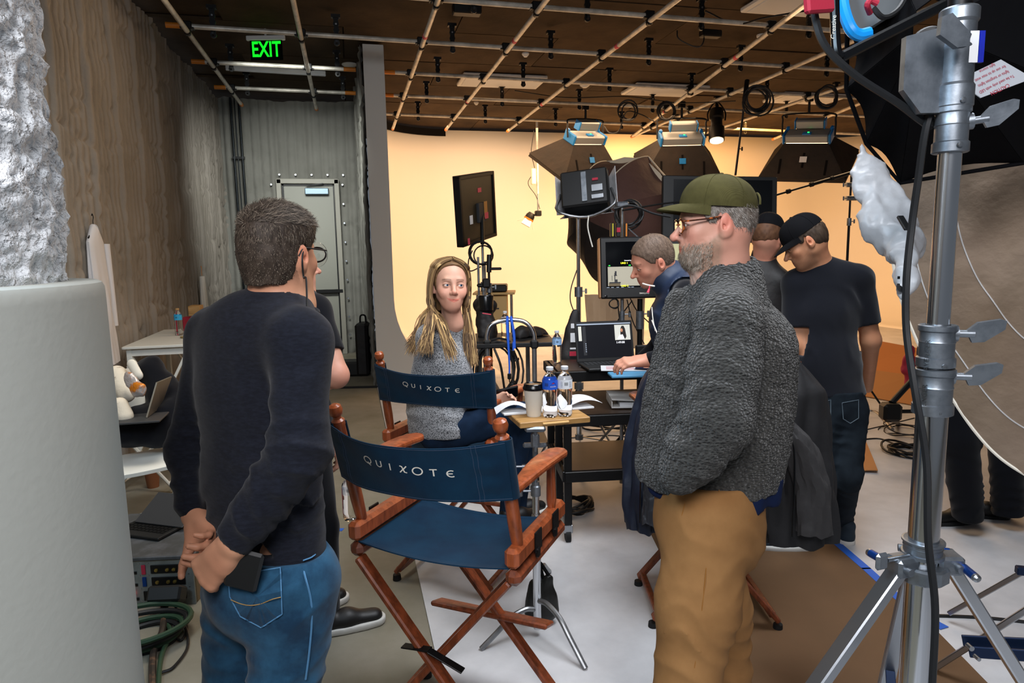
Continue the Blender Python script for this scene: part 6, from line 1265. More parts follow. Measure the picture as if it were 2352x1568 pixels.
# papers, folder, photo on top; binder on the shelf
pc = onz(1432, 858, ZT + .003); t = thing('folder', 'light blue folder under the white papers on the cart top', 'folder', pc); MB().box(onz(1455, 862, ZT) + UP * .006, (.27, .12, .014), frame(10), .003).build('cover', mat('folder_blue', '#5aa0cc', .5), t)
t = MB().box(onz(1432, 852, ZT) + UP * .017, (.26, .16, .004), frame(20)).build('paper_sheets', 'paper'); tag(t, 'white printed sheets on the cart beside the hand', 'papers')
b = MB()
for i in range(6): b.box(onz(1432, 852, ZT) + UP * .0195 + frame(20)[0] * -.02 + frame(20)[1] * (-.05 + .018 * i), (.16, .003, .0006), frame(20))
b.build('printed_lines', 'pink_tape', t, kind='stuff')
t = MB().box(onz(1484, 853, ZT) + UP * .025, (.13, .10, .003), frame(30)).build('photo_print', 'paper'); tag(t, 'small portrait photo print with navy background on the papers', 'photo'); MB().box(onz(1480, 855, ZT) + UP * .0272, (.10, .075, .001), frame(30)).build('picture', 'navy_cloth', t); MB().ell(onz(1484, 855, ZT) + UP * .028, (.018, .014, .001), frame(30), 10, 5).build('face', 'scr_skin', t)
bc2 = onz(1452, 926, .745); t = thing('ring_binder', 'white ring binder lying on the middle shelf of the cart', 'binder', bc2); R5 = frame(14)
b = MB(); b.box(bc2 + UP * .004, (.27, .24, .004), R5); b.box(bc2 - R5[0] * .133 + UP * .022, (.004, .24, .036), R5); b.build('cover', 'white_plastic', t, kind='stuff'); MB().box(bc2 + UP * .042, (.27, .24, .004), np.array([R5[0] * .997 - UP * .06, R5[1], UP + R5[0] * .06]), .0).build('cover_top', 'white_plastic', t); MB().box(bc2 + UP * .018 + R5[0] * .02, (.215, .22, .022), R5).build('pages', 'paper', t)
bottle(K(.06, .60, ZT), 'half full clear water bottle standing left of the laptop', h=.2, r=.030, labc='label_sky', rot=0)
c = onz(1330, 842, ZT); t = MB().tube(c, c + HR * .06 - HF * .01, .005).build('marker_pen', 'black_plastic'); tag(t, 'black marker pen on the cart corner near the laptop', 'pen')
# folding white chairs and side table in the left bay
mat('chair_white', '#d2d2cb', .45)
def folding_chair(c, yaw, label, back=True):
    R = frame(yaw); c = np.asarray(c, float) * [1, 1, 0]; t = thing('folding_chair', label, 'chair', c, 'white folding chairs'); P = lambda x, y, z: c + R[0] * x + R[1] * y + UP * z
    def seat(u, v):
        a = u * 2 - 1; yy = -.20 + .40 * v; w_ = .205 * (1 - .12 * (v > 0) * max(0, (v - .8) / .2) ** 2); return P(a * w_, yy - .02 * a * a * (v > .5), .45 - .012 * (1 - a * a) * math.sin(v * math.pi) - .010 * (abs(a) > .93) - .012 * max(0, (v - .9) / .1))
    MB().grid(seat, 20, 16, True, .022).build('seat', 'chair_white', t)
    for q in (-1, 1):
        MB().pipe([P(q * .215, .20, .015), P(q * .215, -.16, .50), P(q * .20, -.25, .84)], .012, 8, 3).build('back_leg', 'chair_white', t); MB().pipe([P(q * .19, -.24, .015), P(q * .19, .16, .43)], .012, 8, 2).build('front_leg', 'chair_white', t)
    MB().tube(P(-.215, .155, .07), P(.215, .155, .07), .009).build('cross_bar', 'chair_white', t); MB().tube(P(-.19, -.19, .07), P(.19, -.19, .07), .009).build('cross_bar', 'chair_white', t)
    if back:
        def bk_(u, v): a = u * 2 - 1; return P(a * .20, -.235 - .02 * v + .03 * a * a, .68 + .15 * v)
        MB().grid(bk_, 14, 6, True, .02).build('backrest', 'chair_white', t)
    return t
ch1 = onz(318, 1062, .45); folding_chair(ch1, 152, 'white folding chair with an empty seat right of the round column')
ch2 = onz(352, 925, .60); folding_chair(ch2, 100, 'white folding chair under the black coat and laptop')
tc_ = onx(372, 790, XL + .36); xs_ = tc_; t = thing('side_table', 'white side table with X-shaped ends against the ribbed wall', 'table', (tc_[0], tc_[1], 0)); ztb = tc_[2]; P = lambda x, y, z: np.array([tc_[0] + x, tc_[1] + y, z])
MB().box(P(0, .45, ztb), (.50, 1.25, .022), None, .004).build('table_top', 'chair_white', t)
for yy in (-.12, 1.0):
    for q in (-1, 1): MB().box(P(q * .21, yy, ztb / 2), (.04, .04, ztb - .02), None, .004).build('leg', 'chair_white', t)
    MB().beam(P(-.20, yy, .08), P(.20, yy, ztb - .08), .035, .02).build('cross_brace', 'chair_white', t); MB().beam(P(.20, yy, .08), P(-.20, yy, ztb - .08), .035, .02).build('cross_brace', 'chair_white', t); MB().box(P(0, yy, ztb - .045), (.42, .03, .05)).build('apron', 'chair_white', t)
bottle(P(.02, .50, ztb + .012), 'clear bottle with bright blue cap band on the white side table', h=.24, r=.033, labc=mat('label_cyan', '#2aa4d6', .5).name, cap=mat('tan_cap', '#b08a5a', .6).name, wd_='glass_bottle', ribs=False)
c = P(.13, .28, ztb + .012); t = MB().lathe(c, UP, [(0, .05), (.012, .055), (.014, .045), (.004, .04)], 20).build('ash_tray', mat('dish_gold', '#8b7a48', .4)); tag(t, 'small shallow dish on the white side table', 'dish')
c = P(.12, .75, ztb + .012); t = thing('wooden_box', 'wooden box with a slanted dark front leaning on the white side table', 'box', c); MB().box(c + UP * .20, (.10, .16, .09), None, .004).build('lid', 'board_wood', t); MB().beam(c + UP * .16 + [.0, 0, 0], c + [.08, 0, .01], .15, .03).build('slanted_front', 'wood_dark', t)
tag(MB().box(P(.02, .85, ztb + .08), (.07, .10, .13), None, .006).build('red_box', 'red_strap'), 'small red box behind the wooden box on the side table', 'box')
# black coat over the chair, laptop, plush pillow, snack bag
c = W(345, 905, 4.05); S = SDF(*bounds([W(290, 1000, 4.0), W(405, 830, 4.2), W(400, 1010, 4.1)], .2), .010)
S.cap(W(345, 850, 4.2), W(375, 905, 4.2), .09, .10, .06); S.cap(W(375, 900, 4.2), W(400, 960, 4.15), .09, .11, .06); S.cap(W(290, 990, 3.95), W(400, 985, 4.1), .095, .11, .05); S.cap(W(300, 965, 4.0), W(390, 950, 4.1), .07, .09, .05)
t = thing('black_coat', 'black coat heaped over the white folding chair in the left bay', 'coat', c * [1, 1, 0] + UP * .45); clothes('coat', S, 'tee_black', t, lambda P: -.03 * (vn(P, 9, 2) - .5) - .012 * (vn(P, 22, 5) - .5), band=.04)
c = W(326, 955, 3.82); t = thing('laptop', 'silver laptop open on the black coat in the left bay', 'laptop', c); mat('alu', '#a39887', .35, .8)
MB().box(W(306, 962, 3.85), (.33, .22, .012), np.array([HR * .97 + HF * .24, HF * .97 - HR * .24, UP]), .003).build('keyboard_base', 'dark_grey', t); a, b_, c2, d_ = W(335, 958, 3.84), W(366, 935, 4.06), W(392, 864, 4.08), W(358, 878, 3.86); b = MB(); nrm_ = np.cross(b_ - a, d_ - a); nrm_ /= np.linalg.norm(nrm_); b.add([a, b_, c2, d_, a + nrm_ * .008, b_ + nrm_ * .008, c2 + nrm_ * .008, d_ + nrm_ * .008], [(0, 1, 2, 3), (7, 6, 5, 4), (0, 4, 5, 1), (1, 5, 6, 2), (2, 6, 7, 3), (3, 7, 4, 0)]); b.build('screen_lid', 'alu', t)
S = SDF(*bounds([W(262, 870, 3.95), W(300, 950, 3.9)], .14), .008); S.cap(W(268, 862, 4.0), W(290, 905, 3.95), .06, .05, .05); S.cap(W(275, 930, 3.85), W(285, 955, 3.85), .045, .05, .03); t = thing('plush_pillow', 'cream plush pillow with dark flecks beside the round column', 'pillow', W(275, 930, 3.9)); clothes('pillow', S, mat('plush_cream', '#c9bfae', .95, var=(14, '#6b5a4a', .62, .7), bump=('noise', 60, .5, .006)), t)
S = SDF(*bounds([W(300, 880, 3.85), W(325, 895, 3.85)], .12), .006); S.cap(W(298, 868, 3.86), W(318, 895, 3.84), .035, .045, .03, flat=(HF, .5)); t = thing('snack_bag', 'crinkled clear snack bag with orange print on the pillow', 'bag', W(310, 885, 3.85)); clothes('bag', S, mat('snack_foil', '#a8a09c', .25, .3, var=(11, '#c8761f', .5, .58), bump=('noise', 30, .9, .01)), t, lambda P: -.012 * (vn(P, 40, 2) - .5))
S = SDF(*bounds([W(318, 850, 4.0), W(300, 830, 4.0)], .12), .006); S.cap(W(303, 836, 3.98), W(318, 862, 3.96), .030, .028, .03, flat=(HF, .6)); t = thing('neck_pillow', 'small white cushion tucked against the black coat', 'cushion', W(310, 850, 3.97)); clothes('cushion', S, mat('cushion_white', '#cfc9bc', .9), t)
c = onz(345, 1090, 0); c = onz(352, 1118, 0); MBc = MB().lathe(c, UP, [(0, .038), (.11, .05), (.115, .05)], 18); t = MBc.build('paper_cup', mat('cup_brown', '#7b4a2c', .6)); tag(t, 'brown patterned paper cup on the floor under the folding chair', 'cup')
tag(MB().box(onz(300, 935, .47), (.16, .10, .10), frame(20), .002).build('cardboard_box', 'cardboard'), 'small tan cardboard box under the chair in the left bay', 'box')
# power distribution crate with sockets; dark laptop on it
fl0, fl1 = onz(306, 1392, 0.0), onz(452, 1385, 0.0); ux = (fl1 - fl0); ux = ux / np.linalg.norm(ux); uy = np.cross(UP, ux); ht = onz(452, 1385, 0)[2]; hcr = .0
for z_ in np.linspace(.05, .6, 56):
    r_ = ray(452, 1268); 
crate_h = .235; cx_ = fl0 + ux * .17; t = thing('power_crate', 'grey metal power distribution crate with sockets by the column base', 'crate', cx_); RC_ = np.array([ux, uy, UP]); Kc = lambda a, b_, z: fl0 + ux * a + uy * b_ + UP * z; cwid = np.linalg.norm(fl1 - fl0) 
a0_ = -.25
MB().box(Kc((cwid + a0_) / 2, .27, crate_h / 2), (cwid - a0_, .52, crate_h), RC_, .004).build('case', mat('crate_tan', '#6e5f46', .7), t)
fp = MB().box(Kc((cwid + a0_) / 2, -.002, crate_h / 2), (cwid - a0_, .012, crate_h), RC_, .002).build('front_panel', mat('crate_grey', '#7f827e', .45, .4, var=(18, '#6b6e6a', .4, .7)), t)
MB().box(Kc((cwid + a0_) / 2, .26, crate_h + .006), (cwid - a0_ + .02, .56, .02), RC_, .004).build('top_tray', mat('tray_dark', '#3b3c3c', .6, var=(9, '#55565a', .45, .7)), t)
for i, z_ in enumerate((.185, .125, .055)):
    MB().box(Kc(cwid - .115, -.011, z_), (.155, .006, .042), RC_, .002).build('socket_recess', 'black_metal', fp); b = MB()
    for xq in (-.05, .0, .03): b.lathe(Kc(cwid - .115 + xq, -.014, z_ - .003), -uy, [(0, .009), (.006, .008), (.007, .003)], 10)
    b.build('socket_pins', mat('brass', '#a08a4a', .35, .9), fp, kind='stuff')
    MB().box(Kc(cwid - .225, -.011, z_), (.018, .006, .046), RC_, .001).build('colour_tag', ('red_strap', 'blue_anodized', 'black_metal')[i], fp); MB().lathe(Kc(cwid - .285, -.008, z_ + .012), -uy, [(0, .010), (.008, .009), (.009, .004)], 12).build('knob', 'black_plastic' if i < 2 else 'led_red', fp); MB().box(Kc(cwid - .285, -.010, z_ - .014), (.055, .005, .012), RC_).build('slot', 'black_metal', fp)
b = MB()
for xq in (cwid - .022, cwid - .205, cwid - .245):
    for zq in (.03, .09, .155, .215): b.lathe(Kc(xq, -.008, zq), -uy, [(0, .004), (.002, .003)], 6)
b.build('screws', 'dull_chrome', fp, kind='stuff')
c = onz(348, 1215, crate_h + .02); t = thing('laptop', 'dark laptop half open on top of the power crate', 'laptop', c); RL = frame(30); MB().box(c + UP * .008, (.30, .22, .014), RL, .003).build('keyboard_base', 'black_plastic', t); MB().box(c + UP * .07 + RL[1] * .10 + RL[0] * .03, (.30, .008, .20), np.array([RL[0], RL[1] * .5 - UP * .85, UP * .5 + RL[1] * .85]), .002).build('screen_lid', 'dark_grey', t)
b = MB()
for i in range(11):
    for j in range(4): b.box(c + RL[0] * (-.12 + .024 * i) + RL[1] * (-.05 + .024 * j) + UP * .016, (.019, .018, .003), RL)
b.build('keys', 'black_metal', t, kind='stuff')
c = Kc(cwid - .09, -.09, .10); t = thing('power_connector', 'big black power connector plugged into the crate, cables below', 'connector', c); MB().box(c - uy * -.0, (.15, .09, .075), np.array([ux, uy * .8 - UP * .5, UP * .8 + uy * .5]), .01).build('housing', 'black_plastic', t)
g_ = mat('cable_green', '#1f3a26', .6); gm = mat('cable_mixed', '#2c241e', .6, var=(12, '#5d4432', .5, .6)); o1 = onz(385, 1440, .01); o2 = onz(350, 1568, .01)
b = MB(); b.pipe([c - UP * .04 - ux * .02, c - UP * .08 - uy * .05, onz(372, 1450, .03), onz(352, 1500, .02), onz(350, 1600, .015)], .014, 8, 6); b.build('lead', gm, t); b = MB(); b.pipe([c - UP * .04 + ux * .0, c - UP * .09 - uy * .06, onz(392, 1450, .02), onz(370, 1510, .02), onz(362, 1600, .015)], .010, 8, 6); b.build('lead', g_, t)
b = MB(); b.pipe([c - UP * .04 + ux * .03, onz(412, 1420, .01), onz(430, 1440, .01), onz(415, 1470, .01), onz(395, 1445, .012), onz(418, 1425, .02), onz(432, 1480, .01), onz(400, 1530, .01), onz(368, 1545, .012)], .006, 6, 6); b.build('lead', 'cable', t)
t = thing('coiled_cable', 'coil of black and green power cable beside the column base', 'cable', onz(340, 1460, 0)); cc_ = onz(335, 1470, 0)
for i in range(4):
    b = MB(); r0 = .13 + .018 * i; b.pipe([cc_ + np.array([math.cos(a) * r0, math.sin(a) * r0 * .9, .014 + .022 * i + .006 * math.sin(a * 2 + i)]) for a in np.linspace(0, 2 * math.pi, 26, endpoint=False)], .012, 7, 0, True); b.build('loop', g_ if i % 2 else 'cable', t)
# shirts hanging on the wall
def shirt(c, w_, h_, label, m, hook, yaw=90):
    t = thing('hanging_shirt', label, 'shirt', c, 'white shirts hanging on the ribbed wall'); c = np.asarray(c, float); A = np.array([0, 1., 0]); 
    def fn(u, v):
        a = u * 2 * math.pi; h = np.interp(v, [0, .03, .10, .3, 1], [.10, .38, .92, 1, 1.12] if hook else [.12, .2, .35, .62, 1]) * w_ / 2; r = 1 + (.09 * math.sin(a * 5 + 2 * math.sin(v * 5)) + .05 * math.sin(a * 11 + v * 7)) * min(1, v * 2); z = v * h_ - (.05 * abs(math.cos(a)) * (1 - min(1, v * 6)) if hook else 0)
        return c - UP * (.05 + z) + A * (math.cos(a) * h * r) + np.array([1, 0, 0]) * (math.sin(a) * (.03 + .03 * v) * r)
    MB().grid(fn, 64, 40, True, .004).build('shirt', m, t)
    if hook:
        def fs(u, v): a = u * 2 * math.pi; return c + A * (w_ * (.47 + .05 * v) + math.cos(a) * .035) - UP * (.14 + .62 * v + .01 * math.sin(v * 25)) + np.array([1, 0, 0]) * (.02 + math.sin(a) * .03)
        MB().grid(fs, 20, 24, True, .003).build('sleeve', m, t)
    b = MB(); b.pipe([c - UP * .04, c + UP * .02, c + UP * .05 + A * .015, c + UP * .075, c + UP * .06 - A * .015], .003, 6, 4)
    if hook: b.pipe([c - A * w_ * .4 - UP * .10, c - UP * .03, c + A * w_ * .4 - UP * .10], .006, 6)
    b.build('hanger', 'black_metal' if hook else 'orange_cap', t, kind='stuff')
mat('shirt_white', '#c8c6c8', .9, bump=('noise', 30, .2, .004)); mat('shirt_cream', '#d8d0c4', .9, bump=('noise', 30, .2, .004))
pA = onx(214, 515, XL + .09); shirt(pA, .30, .98, 'pale shirt on a black hanger on the wall next to the column', 'shirt_white', True)
pB = onx(463, 625, XL + .10); shirt(pB, .22, .95, 'white cloth hung on a hook on the wall above the side table', 'shirt_cream', False)
# black case near the door
c = onz(838, 860, 0); t = thing('equipment_case', 'tall black equipment bag standing at the partition by the door', 'case', c); MB().box(c + UP * .36, (.16, .34, .70), frame(10), .03).build('body', 'black_nylon', t); MB().box(c + UP * .10 - HR * .16, (.34, .3, .20), frame(10), .03).build('lower_case', 'black_plastic', t); MB().pipe([c + UP * .70 - HR * .03, c + UP * .80 - HR * .02, c + UP * .80 + HR * .04, c + UP * .70 + HR * .05], .012, 6, 4).build('handle', 'black_cloth', t)
# ================================================================== studio lamps hanging from the grid
mat('softbox_cloth', '#17110e', .75, bump=('noise', 9, .5, .02), var=(3, '#241a13', .4, .7)); mat('lamp_grey', '#8e9498', .4, .5); mat('softbox_inside', '#e8e0d0', .6)
def quadp(b, a, c, d, e, th=.004):
    P = [np.asarray(q, float) for q in (a, c, d, e)]; n = np.cross(P[1] - P[0], P[3] - P[0]); n /= np.linalg.norm(n) + 1e-9; n = n * th / 2
    b.add([p + n for p in P] + [p - n for p in P], [(0, 1, 2, 3), (7, 6, 5, 4), (0, 4, 5, 1), (1, 5, 6, 2), (2, 6, 7, 3), (3, 7, 4, 0)])
def sky_lamp(px_, py_, d, yaw, pitch, label, gl=False, roll=0):
    c = W(px_, py_, d); R = frame(yaw, pitch, roll); t = thing('softbox_lamp', label, 'studio light', c, 'softbox lamps hanging from the pipe grid'); P = lambda x, y, z: c + R[0] * x + R[1] * y + R[2] * z
    MB().box(c, (.62, .13, .24), R, .02).build('lamp_head', 'lamp_grey', t)
    for q in (-1, 1):
        b = MB(); b.box(P(q * .325, .0, 0), (.035, .16, .27), R, .02); b.box(P(q * .31, -.07, .10), (.05, .06, .07), R, .012); b.build('end_cap', 'blue_plastic', t)
    bl = MB().box(P(.02, -.17, .06), (.40, .13, .12), R, .015).build('ballast', 'lamp_grey', t)
    for q in (-1, 1): MB().box(P(.02 + q * .205, -.17, .06), (.02, .14, .13), R, .008).build('ballast_cap', 'blue_plastic', bl)
    dp = MB().box(P(0, -.075, -.07), (.12, .02, .07), R, .005).build('display', 'blue_plastic', t); b = MB(); b.box(P(.02, -.088, -.06), (.025, .004, .014), R); b.build('green_light', 'led_green', dp)
    top = np.array([c[0], c[1], ZG - .05]); b = MB(); a1, a2 = P(-.37, 0, 0), P(.37, 0, 0); u1 = a1 + (top - c) * .62; u2 = a2 + (top - c) * .62; b.pipe([a1, mixr(a1, u1, .7), mixr(u1, u2, .08), mixr(u1, u2, .92), mixr(a2, u2, .7), a2], .014, 8, 5); b.build('yoke', 'black_metal', t)
    b = MB(); b.tube(mixr(u1, u2, .5), top + UP * .02, .018); b.box(top + UP * .03, (.09, .09, .10), None, .01); b.build('grid_clamp', 'black_metal', t)
    w0, h0, w1, h1, D_ = .31, .12, .62, .46, .46; cr0 = [P(-w0, .06, h0), P(w0, .06, h0), P(w0, .06, -h0), P(-w0, .06, -h0)]; cr1 = [P(-w1, D_, h1), P(w1, D_, h1), P(w1, D_, -h1), P(-w1, D_, -h1)]
    sb = thing_child(t, 'softbox')
    for i in range(4):
        j = (i + 1) % 4; b = MB(); quadp(b, cr0[i], cr0[j], cr1[j], cr1[i]); o = b.build('cloth_panel', 'softbox_cloth', sb)
    b = MB()
    for i in range(4): quadp(b, mixr(cr1[i], P(0, D_, 0), .02), mixr(cr1[(i + 1) % 4], P(0, D_, 0), .02), mixr(cr1[(i + 1) % 4], P(0, D_ + .05, 0), .0) + R[1] * .05, cr1[i] + R[1] * .05)
    b.build('lip', 'softbox_cloth', sb, kind='stuff')
    pm = mixr(mixr(cr0[2], cr0[3], .5), mixr(cr1[2], cr1[3], .5), .45) - R[2] * .006 - R[1] * .004; nrm_ = np.cross(cr0[3] - cr0[2], cr1[2] - cr0[2]); nrm_ /= np.linalg.norm(nrm_); nrm_ = nrm_ if nrm_ @ -HF > 0 else -nrm_; yy = np.cross(nrm_, R[0]); RR_ = np.array([R[0], yy, nrm_]); MB().box(pm + nrm_ * .006, (.10, .085, .004), RR_).build('blue_tag' if not gl else 'white_tag', 'blue_plastic' if not gl else 'paper', sb)
    b = MB()
    for q, t0 in ((-.8, .2), (0, -.15), (.8, .25)): pmx = mixr(mixr(cr0[3], cr0[2], .5 + q * .45), mixr(cr1[3], cr1[2], .5 + q * .38), .55 + t0 * .5); b.box(pmx + nrm_ * .004, (.03, .22, .006), RR_)
    b.build('velcro_strips', 'black_cloth', sb, kind='stuff')
    dq = P(0, .07, 0); o = MB().box(dq, (.58, .01, .2), R, .004).build('led_face', mat('led_warm', '#ffddaa', .5, emit=('#ffd9a0', 7)), t)
    l = bpy.data.lights.new('softbox_lamp_light', 'AREA'); l.shape = 'RECTANGLE'; l.size = 1.1; l.size_y = .8; l.color = WARM; l.energy = LAMP_W; lo = bpy.data.objects.new('softbox_lamp_light', l); COL.objects.link(lo); lo.location = P(0, D_ + .06, 0); lo.rotation_euler = Vector(R[1]).to_track_quat('-Z', 'Y').to_euler(); return t
LAMP_W = 62
sky_lamp(1345, 316, 10.3, 343, 58, 'left softbox lamp with blue ends and green display under the pipe grid', roll=8)
sky_lamp(1565, 318, 10.3, 14, 56, 'middle softbox lamp with blue ends above the black television back')
sky_lamp(1856, 312, 10.0, 40, 56, 'right softbox lamp with a white tag, glowing beneath its housing', gl=True, roll=-10)
# black ellipsoidal spotlight
c = W(1646, 250, 10.3); t = thing('spotlight', 'black cylindrical spotlight with glowing lens right of the middle softbox', 'spotlight', c); ax = (W(1646, 325, 10.2) - c); ax /= np.linalg.norm(ax)
MB().lathe(c, ax, [(0, .06), (.02, .10), (.16, .11), (.18, .085), (.30, .09), (.32, .115), (.52, .118)], 20).build('barrel', 'black_metal', t); MB().lathe(c + ax * .52, ax, [(0, .10), (.012, .10)], 20).build('lens', 'lens_glow', t)
b = MB(); top = np.array([c[0], c[1], ZG]); b.pipe([c + ax * .2 - HR * .13, c + ax * .05 - HR * .13, c - ax * .12, c + ax * .05 + HR * .13, c + ax * .2 + HR * .13], .012, 6, 4); b.tube(c - ax * .12, top, .015); b.build('yoke', 'black_metal', t)
# drop rod with small lamp
c = W(1226, 360, 9.6); t = thing('drop_rod_lamp', 'small hanging lamp with yellow ring on a long silver drop rod', 'studio light', c); top = onz(1233, 268, ZG); q_ = np.array([top[0], top[1], 0]); Z_ = lambda y: ony(1226, y, top[1])[2]
rz_ = lambda y: np.array([top[0], top[1], Z_(y)])
MB().tube(rz_(280), rz_(445), .020).build('upper_rod', 'galvanised', t); MB().tube(rz_(440), rz_(486), .012).build('lower_rod', 'steel_tube', t); MB().box(rz_(405) - HR * .07, (.08, .07, .26), None, .012).build('ballast', mat('ballast_white', '#d8cfb4', .5), t); MB().box(rz_(490), (.1, .1, .09), None, .01).build('clamp', 'black_metal', t)
c = rz_(500) - HR * .10; ax = np.array(-HR * .5 - UP * .85); ax /= np.linalg.norm(ax); MB().lathe(c + UP * .08, ax, [(0, .05), (.05, .075), (.10, .08)], 16).build('lamp_body', 'black_metal', t); MB().lathe(c + UP * .08 + ax * .10, ax, [(0, .085), (.03, .085)], 16).build('yellow_ring', 'orange_cap', t); b = MB()
for a in range(4): d_ = basis(ax)[0] * math.cos(a * 1.571) + basis(ax)[1] * math.sin(a * 1.571); q1 = c + UP * .08 + ax * .13 + d_ * .07; s_ = np.cross(ax, d_); quadp(b, q1 - s_ * .06, q1 + s_ * .06, q1 + s_ * .08 + ax * .10 + d_ * .08, q1 - s_ * .08 + ax * .10 + d_ * .08)
b.build('barn_doors', 'white_paint', t, kind='stuff'); b = MB(); b.pipe([rz_(300) - HR * .05, rz_(350) - HR * .10, rz_(390) - HR * .05, rz_(420) - HR * .16, rz_(450) - HR * .03, rz_(480) + HR * .03], .006, 5, 6); b.build('cable', 'cable', t)
# rod hanging from the grid at right
p0, p1 = W(1716, 185, 8.6), W(1689, 402, 8.3); t = thing('drop_rod', 'thin dark rod hanging from the grid between middle and right softboxes', 'rod', p1); MB().tube(p0, p1, .014).build('rod', 'dark_grey', t); MB().tube(p0, mixr(p0, p1, .2), .03).build('rod_clamp', 'black_metal', t); b = MB(); knob(b, mixr(p0, p1, .73), HR, .9); b.build('grip', 'black_metal', t)
# loose cable bundles on the grid
def coil(c, r, n, label, th=.012, ax=None, m='cable', name='cable_coil', sq=1.0):
    x, y, d_ = basis(HF if ax is None else ax); rs = np.random.RandomState(int(abs(c[0]) * 100)); b = MB()
    for i in range(n):
        o = rs.randn(3) * r * .13; rr = r * (1 + rs.randn() * .1); b.pipe([c + o + x * math.cos(a) * rr + y * math.sin(a) * rr * sq + d_ * .02 * math.sin(a * 2 + i) for a in np.linspace(0, 2 * math.pi, 20, endpoint=False)], th, 6, 0, True)
    tag(b.build(name, m, kind='stuff'), label, 'cable', 'coiled cables')
coil(W(1738, 232, 8.4), .16, 5, 'black cable coil hanging beside the dark drop rod'); coil(W(1900, 222, 8.6), .13, 4, 'cable coil hanging above the right softbox lamp'); coil(W(1532, 256, 9.4), .12, 4, 'cable coil hanging above the middle softbox lamp', .010); coil(W(1440, 255, 9.6), .12, 3, 'cable coil hanging above the left softbox lamp', .010)
def cable(pts, r, label, m='cable', grp='loose cables', n=8):
    b = MB(); b.pipe(pts, r, 6, n); tag(b.build('cable', m), label, 'cable', grp)
cable([W(1388, 290, 10.3), W(1400, 305, 10.2), W(1422, 300, 10), W(1438, 258, 9.7), W(1470, 262, 9.6), W(1505, 280, 9.8)], .009, 'thin black cable looping between the left and middle softbox lamps')
cable([W(1182, 208, 10), W(1300, 224, 10), W(1440, 222, 10), W(1560, 236, 10), W(1690, 232, 9.6)], .008, 'long thin cable drooping across the ceiling above the softbox lamps')
cable([W(1880, 20, 6.2), W(1760, 40, 6.4), W(1690, 55, 6.6), W(1620, 25, 6.5)], .008, 'thin dark cable sagging near the ceiling at upper right')
cable([W(1555, 70, 7.0), W(1560, 90, 7), W(1600, 108, 7), W(1616, 95, 7), W(1615, 60, 7.1)], .007, 'short dark cable loop under the black ceiling box')
tag(MB().box(W(1072, 22, 6.6), (.28, .12, .10), frame(0), .01).build('junction_box', 'black_metal'), 'black junction box under the ceiling near the second grid pipe', 'box'); tag(MB().box(W(1632, 78, 7.0), (.22, .10, .07), frame(0), .01).build('junction_box', 'black_metal'), 'black box hung under the ceiling left of the right lamps', 'box')
# ================================================================== light stands and heads in the middle ground
def stand(name, label, px_, ytop, d, legs=.42, m='steel_tube', r=.016, joints=(.5, .75), top=None, yaw=20):
    p = W(px_, ytop, d); x, y = p[0], p[1]; t = thing(name, label, 'stand', (x, y, 0)); z1 = p[2]; V_ = lambda z: np.array([x, y, z]); b = MB(); zs = [.25] + [z1 * j for j in joints] + [z1]
    for i in range(len(zs) - 1):
        o = MB().tube(V_(zs[i]), V_(zs[i + 1]), r * (1 - .17 * i), n=14).build('pole', m, t); 
        if i: b = MB(); b.lathe(V_(zs[i] - .04), UP, [(0, r * 1.45), (.07, r * 1.45)], 14); knob(b, V_(zs[i]) + HR * r, HR, .7); b.build('collar', 'cast_metal', t)
    b = MB(); b.lathe(V_(.62), UP, [(0, r * 1.7), (.05, r * 1.7)], 14); b.lathe(V_(.24), UP, [(0, r * 1.5), (.04, r * 1.5)], 14); b.build('leg_collar', 'cast_metal', t, kind='stuff')
    for k in range(3): a = math.radians(yaw + k * 120); e = V_(.012) + np.array([math.cos(a), math.sin(a), 0]) * legs; o = MB().tube(V_(.64), e, .009, n=8).build('leg', m, t); MB().tube(V_(.26), mixr(V_(.64), e, .6), .006, n=6).build('leg_brace', m, o)
    return t, V_
# flat panel light seen from behind
t, V_ = stand('light_stand', 'stand holding the thin flat panel light behind the blonde woman', 1108, 560, 5.45, joints=(.55, .8), r=.015)
A_, B_, C_, D_ = W(1061, 411, 5.25), W(1137, 391, 5.75), W(1121, 546, 5.75), W(1048, 563, 5.25); c = (A_ + B_ + C_ + D_) / 4; ux = (B_ - A_ + C_ - D_); ux /= np.linalg.norm(ux); uy = (A_ - D_ + B_ - C_); uy -= ux * (uy @ ux); uy /= np.linalg.norm(uy); un = np.cross(ux, uy); RP = np.array([ux, uy, un]); wd_ = np.linalg.norm(B_ - A_); hp = np.linalg.norm(A_ - D_)
t = thing('panel_light', 'thin flat panel light seen from behind, pink tape marks on its back', 'studio light', c); q = un if un @ HF < 0 else -un; PP = lambda x, y, z=0: c + ux * x + uy * y + q * z
mat('panel_back', '#39301f', .5, var=(4, '#2a2418', .4, .7)); MB().box(PP(0, 0, 0), (wd_, hp, .035), RP, .006).build('panel_body', 'panel_back', t); b = MB()
for s_ in (-1, 1): b.box(PP(s_ * wd_ / 2, 0, 0), (.03, hp + .03, .06), RP, .004); b.box(PP(0, s_ * hp / 2, 0), (wd_ + .03, .03, .06), RP, .004)
b.build('rim', 'black_metal', t, kind='stuff'); MB().box(PP(.03, -.04, .03), (.13, .16, .03), RP, .006).build('mount_plate', 'dark_grey', t); MB().box(PP(.08, -.02, .048), (.05, .13, .006), RP).build('yellow_label', mat('label_tan', '#b07a3c', .6), t)
